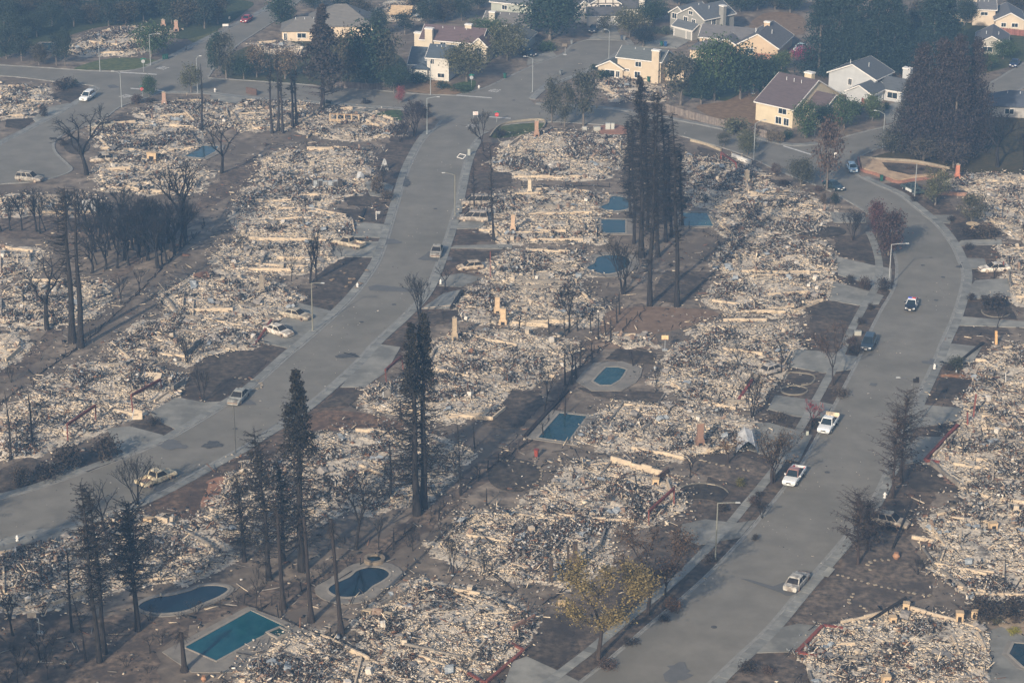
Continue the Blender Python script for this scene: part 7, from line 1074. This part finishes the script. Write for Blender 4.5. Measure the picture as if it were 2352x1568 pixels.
b = G(640, 1456); o = root('spa', 'small square spa at the corner of the turquoise pool', 'spa', (b[0], b[1], 0), R(45)); mb = MB()
for s_ in (1, -1): mb.box((s_ * 1.1, 0, .2), (.3, 2.5, .4)); mb.box((0, s_ * 1.1, .2), (1.89, .3, .4))
mb.obj('wall', M['coping'], o); mb = MB(); mb.box((0, 0, .17), (1.88, 1.88, .2)); mb.obj('water', M['water'], o, (.8, 1.2, 1.0))
b = G(925, 1412 + 8); b = G(868, 1418); o = root('outdoor_kitchen', 'burnt outdoor kitchen with two counters by the peanut pool', 'barbecue', (b[0], b[1], 0), -.35)
for x in (-1.6, 1.6): mb = MB(); mb.box((x, 0, .95), (1.5, .9, .12)); [mb.box((x + sx * .6, sy * .35, .44), (.16, .16, .88)) for sx in (1, -1) for sy in (1, -1)]; mb.obj('counter', M['stone'], o, (1, .95, .85))
mb = MB(); mb.box((0, 0, .55), (1.5, .8, 1.1)); mb.cyl((-.7, 0, 1.1), (.7, 0, 1.1), .38, n=10); mb.obj('grill', M['rusty'], o, None)
b = G(912, 1380); o = root('gazebo_frame', 'burnt lattice frame standing at the peanut pool edge', 'frame', (b[0], b[1], 0), -.3)
for x in (0, 2.6): mb = MB(); [mb.beam((x + dx, dy, 0), (x + dx * .9, dy, 2.2), .05) for dx in (-.3, .3) for dy in (-.3, .3)]; mb.beam((x - .3, 0, 2.2), (x + .3, 0, 2.2), .05); mb.obj('lattice_post', M['rusty'], o)
mb = MB(); mb.tube([(.2, 0, 2.1), (1.2, .1, 1.0), (2.4, 0, 2.1)], [.03] * 3, 4); mb.obj('sagging_wire', M['rusty'], o)
# ================================================================ INTACT HOUSES
def house(px, py, rz, label, wallc, roofc, wings, wins=(), chims=(), garages=(), group='houses the fire spared', trim=(1, 1, 1)):
    b = G(px, py); o = root('house', label, 'house', (b[0], b[1], 0), R(rz), group)
    wb = MB(); rb = MB(); tb = MB(); OH = .45
    for wi, (x0, y0, x1, y1, h, ax, rise) in enumerate(wings):
        e_ = .003 * wi; wb.prism([(x0, y0), (x1, y0), (x1, y1), (x0, y1)], 0, h + e_)
        q = [(x0 - OH, y0 - OH), (x1 + OH, y0 - OH), (x1 + OH, y1 + OH), (x0 - OH, y1 + OH)]; z = h - .08 + e_; t = .16
        if ax == 'hip':
            m_ = min(x1 - x0, y1 - y0) / 2
            r0, r1 = ((x0 + m_, (y0 + y1) / 2), (x1 - m_, (y0 + y1) / 2)) if x1 - x0 >= y1 - y0 else (((x0 + x1) / 2, y0 + m_), ((x0 + x1) / 2, y1 - m_))
            v = [(a_, b_, z) for a_, b_ in q] + [(a_, b_, z + t) for a_, b_ in q] + [(*r0, z + t + rise), (*r1, z + t + rise)]
            top = [[4, 5, 9, 8], [5, 6, 9], [6, 7, 8, 9], [7, 4, 8]] if x1 - x0 >= y1 - y0 else [[4, 5, 8], [5, 6, 9, 8], [6, 7, 9], [7, 4, 8, 9]]
            rb.add(v, [[3, 2, 1, 0], [0, 1, 5, 4], [1, 2, 6, 5], [2, 3, 7, 6], [3, 0, 4, 7]] + top)
        else:
            if ax == 'x':
                ym = (y0 + y1) / 2; g_ = [[(x, y0, h + e_), (x, y1, h + e_), (x, ym, h + rise + e_)] for x in (x0, x1)]; A_ = [(x0 - OH, y0 - OH), (x1 + OH, y0 - OH)]; B_ = [(x0 - OH, ym), (x1 + OH, ym)]; C_ = [(x0 - OH, y1 + OH), (x1 + OH, y1 + OH)]; half = ym - y0
            else:
                xm = (x0 + x1) / 2; g_ = [[(x0, y, h + e_), (x1, y, h + e_), (xm, y, h + rise + e_)] for y in (y0, y1)]; A_ = [(x0 - OH, y0 - OH), (x0 - OH, y1 + OH)]; B_ = [(xm, y0 - OH), (xm, y1 + OH)]; C_ = [(x1 + OH, y0 - OH), (x1 + OH, y1 + OH)]; half = xm - x0
            wb.add(g_[0] + g_[1], [[0, 1, 2], [3, 5, 4], [0, 2, 5, 3], [1, 4, 5, 2]])
            zl = h - rise * OH / half + .04 + e_; zh = h + rise + .04 + e_
            for P0, P1 in ((A_, B_), (C_, B_)):
                v = [(*P0[0], zl), (*P0[1], zl), (*P1[1], zh), (*P1[0], zh)]; v += [(a_, b_, c_ + t) for a_, b_, c_ in v]; rb.add(v, BOXF)
                for i_, j_ in ((0, 3), (1, 2), (0, 1)):
                    tb.beam((v[i_][0], v[i_][1], v[i_][2] + .03), (v[j_][0], v[j_][1], v[j_][2] + .03), .09, .26)
    wb.obj('wall', M['wall'], o, wallc); ro = rb.obj('roof', M['roof'], o, roofc)
    if tb.n: tb.obj('bargeboard', M['white'], o)
    k = 0
    for wi, fc, u, z, ww, hh in wins:
        x0, y0, x1, y1 = wings[wi][:4]; mb = MB(); mg = MB(); d_ = .05
        def put(bb, w_, h_, dep, off, zz):
            if fc == 'f': bb.box((x0 + u, y0 - off, zz), (w_, dep, h_))
            elif fc == 'b': bb.box((x0 + u, y1 + off, zz), (w_, dep, h_))
            elif fc == 'r': bb.box((x1 + off, y0 + u, zz), (dep, w_, h_))
            else: bb.box((x0 - off, y0 + u, zz), (dep, w_, h_))
        put(mb, ww + .3, .15, .12, .05, z + hh / 2 + .075); put(mb, ww + .3, .15, .12, .05, z - hh / 2 - .075)
        f_ = mb.obj('window', M['white'], o); put(mg, ww, hh, .06, .01, z); mg.obj('pane', M['glass'], f_)
        mm = MB(); put(mm, ww + .3, .01, .01, 0, z)
        for s_ in (-1, 1):
            bb = MB(); uu = u
            u = uu + s_ * (ww / 2 + .075); put(bb, .15, hh, .12, .05, z); u = uu; bb.obj('frame_side', M['white'], f_)
        bb = MB(); put(bb, .07, hh, .08, .03, z); bb.obj('mullion', M['white'], f_)
    for x, y, w, z1 in chims:
        mb = MB(); mb.box((x, y, z1 / 2), (w, w * .7, z1)); c_ = mb.obj('chimney', M['wall'], o, wallc); mb = MB(); mb.box((x, y, z1 + .15), (w * 1.15, w * .85, .3)); mb.obj('cap', M['white'], c_)
    for wi, fc, u, ww in garages:
        x0, y0, x1, y1 = wings[wi][:4]; mb = MB(); fr = MB()
        for i in range(4):
            zz = .3 + i * .55
            if fc == 'f': mb.box((x0 + u, y0 - .03, zz), (ww, .08, .53))
            elif fc == 'r': mb.box((x1 + .03, y0 + u, zz), (.08, ww, .53))
            else: mb.box((x0 - .03, y0 + u, zz), (.08, ww, .53))
        g_ = mb.obj('garage_door', M['wall'], o, tuple(min(.62, q * 1.25) for q in wallc))
        if fc == 'f': fr.box((x0 + u, y0 - .06, 2.36), (ww + .5, .14, .24)); [fr.box((x0 + u + s_ * (ww / 2 + .13), y0 - .06, 1.12), (.22, .14, 2.24)) for s_ in (1, -1)]
        elif fc == 'r': fr.box((x1 + .06, y0 + u, 2.36), (.14, ww + .5, .24)); [fr.box((x1 + .06, y0 + u + s_ * (ww / 2 + .13), 1.12), (.14, .22, 2.24)) for s_ in (1, -1)]
        else: fr.box((x0 - .06, y0 + u, 2.36), (.14, ww + .5, .24))
        fr.obj('door_surround', M['white'], g_)
    for i in range(3):
        w_ = wings[0]; mb = MB(); x = w_[0] + (w_[2] - w_[0]) * (.3 + .2 * i); y = w_[1] + (w_[3] - w_[1]) * .4; mb.cyl((x, y, w_[4]), (x, y, w_[4] + w_[6] * (.95) + .25), .09, n=6); mb.obj('vent_pipe', M['galv'], ro, (1.6, 1.6, 1.6))
    return o
CR = (.62, .50, .36); TAN = (.56, .42, .28); GRYW = (.28, .275, .26)
house(1373, 176, -24, 'cream two-storey house with a grey roof and tall chimney by the cul-de-sac', (.54, .45, .335), (.125, .135, .13), [(5, .6, 16.6, 8.6, 5.5, 'x', 1.9), (0, 0, 6.7, 7, 2.7, 'y', 1.7), (15.5, 4, 21.5, 11, 3.3, 'y', 1.6)], [(0, 'f', 5.6, 4.2, 1.5, 1.2), (0, 'f', 5.4, 1.5, 1.4, 1.5), (0, 'f', 2.6, 2.4, 1.2, .4), (1, 'f', 3.3, 1.2, 2.4, 1.6), (1, 'f', 5.4, 1.2, .9, 1.5)], [(15.4, .3, 1.9, 8.2)])
house(1735, 276, -41, 'cream house with a long dark brown saltbox roof and orange trim', (.60, .51, .36), (.115, .088, .088), [(0, 0, 10.5, 19, 4.6, 'x', 5.0), (10.3, 5, 15.6, 14, 4.4, 'x', 2.6)], [(0, 'f', 7.6, 3.6, 2.2, 1.3), (0, 'f', 6.6, 1.2, 1.6, 1.6), (0, 'f', 8.8, 1.2, 1.4, 1.6), (1, 'r', 2.6, 4.4, 1.6, 1.5), (1, 'r', 5.6, 2.2, 2, 1.4), (1, 'r', 2.4, 1.5, 2, 1.4)], [(7.4, 10.8, 2.0, 10.6)])
house(1902, 211, -34, 'pale grey two-storey gable house with a white garage beside the redwoods', (.46, .47, .47), (.10, .108, .115), [(0, 0, 12.5, 9.5, 5.0, 'y', 2.8), (8, -6, 14.6, 2, 2.9, 'y', 1.7), (12.3, 1, 19, 9, 2.8, 'x', 2.0)], [(0, 'f', 5.8, 3.4, .9, 1.5), (0, 'r', 2.5, 4.0, 2.6, 1.1), (2, 'f', 4.5, 1.5, 2.6, 1.4)], [(17, 8.5, 2.0, 6.6)], [(1, 'r', 3.6, 4.6)])
house(1619, 112, -20, 'tan gable house with a sprawling grey roof', (.55, .42, .29), (.135, .13, .13), [(9.5, -3.5, 20.5, 12, 2.8, 'y', 3.2), (-2, 2, 12, 9, 2.7, 'x', 2.4), (4, -3, 9, 3, 2.6, 'y', 1.3)], [(0, 'f', 3.6, 1.5, 1.6, 1.2), (1, 'l', 3, 1.4, 1.2, 1)], [(14.8, 7, 1.5, 6.8)])
house(1584, 136, -22, 'low cream garage building with a grey hipped roof behind the dark trees', (.62, .50, .36), (.13, .125, .125), [(0, 0, 9, 7, 2.7, 'hip', 1.9)], [(0, 'f', 6, 1.5, 1.2, 1)])
house(1543, 82, -48, 'grey two-storey house with a wide cream garage door', (.27, .265, .245), (.115, .125, .135), [(0, 2.5, 9.5, 14, 5.7, 'y', 2.5), (.5, 0, 7.6, 4, 2.9, 'x', 1.2), (-4.2, 3.5, 2, 12, 5.2, 'y', 1.9)], [(0, 'f', 2.6, 4.6, 1.4, 1.2), (0, 'f', 5.6, 4.4, 1.2, 1.2), (0, 'r', 3.6, 4.5, 1.5, 1.4), (2, 'f', 1.6, 4.4, 1.6, 1.4), (0, 'f', 4.4, 6.6, 1.4, .9)], [(9.9, 9, 1.6, 8.4)], [(1, 'f', 2.6, 4.2), (1, 'f', 5.9, 1.7)])
t5 = house(1350, 60, 3, 'half-timbered white house with dark beams at the end of the cul-de-sac', (.62, .58, .52), (.095, .095, .10), [(1, 3, 9, 12, 5.6, 'y', 2.4), (0, 0, 9.3, 6, 2.8, 'x', 1.7), (8.8, 3, 18, 11, 4.0, 'x', 2.4), (-3, 4, 1.5, 10, 4.2, 'y', 1.8)], [(0, 'f', 4, 4.5, 3.2, 1.3)], [(15, 3.2, 1.5, 7.4)], [(1, 'f', 5.4, 5.2)])
mb = MB()
for p0, p1 in (((1.2, 2.93, 4.2), (1.2, 2.93, 5.8)), ((8.8, 2.93, 4.2), (8.8, 2.93, 5.8)), ((3, 2.93, 4), (3, 2.93, 6.5)), ((7, 2.93, 4), (7, 2.93, 6.5)), ((1.2, 2.93, 4.1), (3, 2.93, 5.4)), ((8.8, 2.93, 4.1), (7, 2.93, 5.4)), ((1, 2.93, 5.55), (9, 2.93, 5.55)), ((5, 2.93, 5.6), (5, 2.93, 7.6)), ((1, 2.93, 3.75), (9, 2.93, 3.75))): mb.beam(p0, p1, .06, .2)
mb.obj('timber', M['trunk'], t5, (2.2, 1.9, 1.7))
house(967, 131, -16, 'far cream house with a long brown roof and white chimneys', (.60, .52, .40), (.135, .095, .095), [(0, 0, 16, 9, 4.8, 'x', 2.7), (14, -1.2, 18, 5, 4.6, 'y', 1.8)], [(0, 'f', 6, 3.6, 1.4, 1.3), (0, 'f', 11, 3.6, 1.4, 1.3), (1, 'f', 2, 2.6, 1.4, 2.2), (0, 'f', 9, 1.4, 1.5, 1.3)], [(2.4, -.3, 2.0, 7.6), (-1.4, 2.5, 2.0, 5.6), (11.5, 4.6, 1.7, 8.2)])
house(981, 184, -13, 'white gable house with a blue-grey roof behind the dry lawn', (.60, .57, .51), (.085, .105, .125), [(0, 0, 5.6, 9, 5.8, 'x', 2.2), (-5, 1.5, 3, 9.5, 3.6, 'x', 3.2), (-3.4, -1, .3, 3, 3.0, 'hip', .8)], [(0, 'f', 1.4, 4.8, .8, 1.2), (0, 'f', 3.6, 1.4, 1.7, 1.0), (1, 'f', 1.4, 1.6, 1.3, 1.4)], [])
house(648, 95, 3, 'hip-roofed cream house with a boarded window left of the dead pine', (.66, .54, .40), (.17, .16, .145), [(0, 0, 12, 9, 2.7, 'hip', 2.8), (7, 4, 24, 18, 3.0, 'hip', 4.4)], [(0, 'f', 5.2, 1.5, 2.2, 1.2), (0, 'f', .9, 1.2, .7, 1.8)], [])
house(1128, 44, -22, 'grey-green gable house at the top middle edge', (.36, .38, .33), (.13, .14, .15), [(0, 0, 12, 9, 5.0, 'x', 2.4)], [(0, 'f', 4, 3.6, 1.4, 1.2)]); house(1108, 76, -18, 'low far house with a grey roof and one white chimney', (.5, .46, .38), (.16, .15, .14), [(0, 0, 13, 9, 2.7, 'x', 2.3)], [(0, 'f', 9, 1.5, 1.5, 1.2)], [(2.5, 1, 1.6, 5.6)]); house(1178, 112, -15, 'small grey house end half hidden beside the black car', (.40, .42, .38), (.13, .14, .14), [(-6, 0, 4, 8, 2.7, 'y', 2.2)], [(0, 'f', 8, 1.5, 1.2, 1.1)])
house(2233, 59, -6, 'far cream house with split-level grey roofs in the top right corner', (.62, .52, .40), (.14, .14, .145), [(0, 0, 6, 8, 4.6, 'x', 1.6), (5.8, -4.5, 13.5, 8, 2.8, 'y', 2.0), (-8, 3, 1, 11, 2.7, 'x', 2.0)], [(0, 'f', 3, 3.4, 1.8, .8), (1, 'f', 2.2, 1.5, 1.2, 1), (1, 'f', 5.2, 1.5, 1.6, 1)], [(.6, 3.2, .9, 7)]); house(2240, 124, -12, 'far low house with a grey roof and a small white porch', (.42, .40, .35), (.14, .135, .135), [(0, 0, 8, 13, 2.7, 'y', 2.2)], [(0, 'f', 3, 1.4, 2.6, 1.3)]); house(2268, 268, -8, 'low house with a dark blue-grey roof behind the brown redwoods', (.40, .38, .35), (.09, .10, .12), [(0, 0, 15, 10, 2.7, 'hip', 2.6)], [(0, 'f', 5, 1.5, 2, 1.2)])
house(2079, 146, -10, 'small tan outbuilding peeping between the redwoods', (.62, .48, .30), (.2, .18, .15), [(0, 0, 3.4, 3, 2.4, 'x', .5)], [(0, 'f', 1.7, 1.4, .8, .8)], group='outbuildings')
b = G(896, 44); o = root('collapsed_roof', 'cream plank roof lying collapsed at the top left ruin', 'roof', (b[0], b[1], 0), -.1)
for i in range(8): mb = MB(); mb.box((2.8 + random.uniform(-.1, .1), i * .55 * .9, 1.4 + i * .22), (6.0 + random.uniform(-.4, .4), .50, .06), Matrix.Rotation(R(22), 3, 'X')); mb.obj('plank', M['stone'], o, (1.2, 1.05, .85))
for x in (.3, 5.2): mb = MB(); mb.box((x, .5, .6), (.25, .25, 1.2)); mb.obj('post', M['trunk'], o, (2, 2, 2))
# board fence: every board real geometry, posts as parts
def board_fence(pts, label, h=1.8, col=(1, 1, 1), bw=.16):
    P = GP(pts); o = root('board_fence', label, 'fence', (P[0][0], P[0][1], 0)); mb = MB()
    for i in range(len(P) - 1):
        d_ = P[i + 1] - P[i]; L = np.linalg.norm(d_); u = d_ / L; yaw = math.atan2(u[1], u[0])
        for k in range(int(L / (bw + .012))):
            c = P[i] + u * (k + .5) * (bw + .012) - P[0]; hh = h + random.uniform(-.04, .04); mb.box((c[0], c[1], hh / 2), (bw, .03, hh), yaw)
        for k in range(int(L / 2.4) + 1):
            c = P[i] + u * k * 2.4 - P[0]; m2 = MB(); m2.box((c[0] + u[1] * .09, c[1] - u[0] * .09, h / 2 + .06), (.12, .12, h + .12), yaw); m2.obj('post', M['fence'], o, tuple(q * 1.2 for q in col))
    f_ = mb.obj('boards', M['fence'], o, col); f_['kind'] = 'stuff'
board_fence([(1530, 256), (1560, 266), (1626, 284), (1700, 301), (1762, 319)], 'weathered grey-brown board fence along the cross street'); board_fence([(1985, 245), (1972, 236)], 'short dark red board fence between the brown and pale houses', 1.8, (1.4, .55, .5)); board_fence([(1735, 136), (1790, 140), (1822, 132)], 'red-brown board fence in front of the tan gable house', 1.6, (1.8, 1.1, .9)); board_fence([(2278, 76), (2352, 84)], 'dark red board fence before the top right house', 1.7, (1.3, .65, .6)); board_fence([(762, 200), (850, 208), (900, 203), (938, 192)], 'dark board fence beneath the trees beside the white gable house', 1.7, (.7, .7, .75))
# brick-fronted raised corner bed, low walls
P = smooth_line(GP([(1972, 366), (1979, 392), (2010, 402), (2042, 414), (2062, 421), (2102, 415), (2150, 410)]), 1.0); mb = MB(); strip(mb, P, offset(P, -.3), 0, .62); mb.obj('retaining_wall', M['brick'], None, (1.0, .85, .85), label='low red brick wall edging the raised corner bed', cat='wall'); P = smooth_line(GP([(1975, 364), (2020, 369), (2100, 374), (2180, 390)]), 1.0); mb = MB(); strip(mb, P, offset(P, .4), 0, .6); mb.obj('retaining_wall', M['stone'], None, (.68, .68, .66), label='pale curved kerb wall behind the raised corner bed', cat='wall')
P = smooth_line(GP([(1126, 317), (1145, 294), (1176, 283), (1235, 277), (1251, 282), (1246, 296)]), 1.0); mb = MB(); strip(mb, P, offset(P, .3), 0, .5); mb.obj('retaining_wall', M['stone'], None, (.7, .72, .7), label='low pale wall round the corner lawn', cat='wall'); P = smooth_line(GP([(1585, 325), (1620, 334), (1655, 348)]), 1.0); mb = MB(); strip(mb, P, offset(P, .3), 0, .6); mb.obj('retaining_wall', M['stone'], None, (.8, .8, .75), label='curved pale wall round the dark half-ellipse lawn', cat='wall'); P = smooth_line(GP([(1680, 362), (1722, 378)]), 1.0); mb = MB(); strip(mb, P, offset(P, .5), 0, .9); mb.obj('retaining_wall', M['white'], None, label='white low wall by the sagging red frame', cat='wall')
P = GP([(2270, 1410), (2300, 1385), (2352, 1400), (2352, 1462), (2305, 1448)]); flat('gravel_bed', P, M['soil'], .1, 'pale gravel bed with clumps at the right edge', (1.5, 1.45, 1.25), thick=.1)
# brick grid terrace pieces on the right lot
for i in range(7):
    for j in range(5):
        b = G(2160 + i * 9 + j * 5, 1082 + j * 7 + i * 1.5); mb = MB(); mb.box((b[0], b[1], .13), (.62, .9, .06), R(60)); 
        if i == 0 and j == 0: TER = root('paved_terrace', 'broken red paver terrace beside the fallen red beam', 'terrace', (0, 0, 0))
        mb.obj('paver', M['brick'], TER, (.75, .8, .85))
# low burnt wall stub at the ruin beside the left lawn
for pts, h_, lb, m_, c_ in (([(425, 824), (462, 790)], 1.3, 'low grey wall beside the crooked bare tree', 'dark_found', None), ([(398, 902), (424, 882)], 1.4, 'dark garage side wall at the heaped ruin', 'dark_found', None), ([(445, 640), (476, 632), (480, 640)], .9, 'broken red brick planter above the grey chimney ruin', 'brick', (1, 1, 1)), ([(566, 215), (590, 220)], 2.0, 'dark red shed wall at the cross street', 'brick', (.4, .42, .45))):
    Q = GP(pts); o = root('wall_stub', lb, 'wall', (Q[0][0], Q[0][1], 0)); n0 = len(COL.objects)
    for i in range(len(Q) - 1): wall_obj(Q[i] - Q[0], Q[i + 1] - Q[0], h_, M[m_], o, .25, 'wall_length')
    for ch in o.children:
        if c_: ch.color = (*c_, 1)
# ================================================================ HAZE
mb = MB(); mb.box((0, 700, 79.5), (1500, 1700, 161)); hz = mb.obj('haze', bpy.data.materials.new('haze_air'), kind='stuff', label='thin blue smoke haze over the whole neighbourhood'); hm = hz.data.materials[0]; hm.use_nodes = True; hn = hm.node_tree.nodes; hn.clear()
ho = hn.new('ShaderNodeOutputMaterial'); hv = hn.new('ShaderNodeVolumePrincipled'); hv.inputs['Color'].default_value = (.30, .58, 1.0, 1); hv.inputs['Density'].default_value = HAZE_DENSITY; hv.inputs['Anisotropy'].default_value = 0.0
hm.node_tree.links.new(hv.outputs[0], ho.inputs['Volume'])
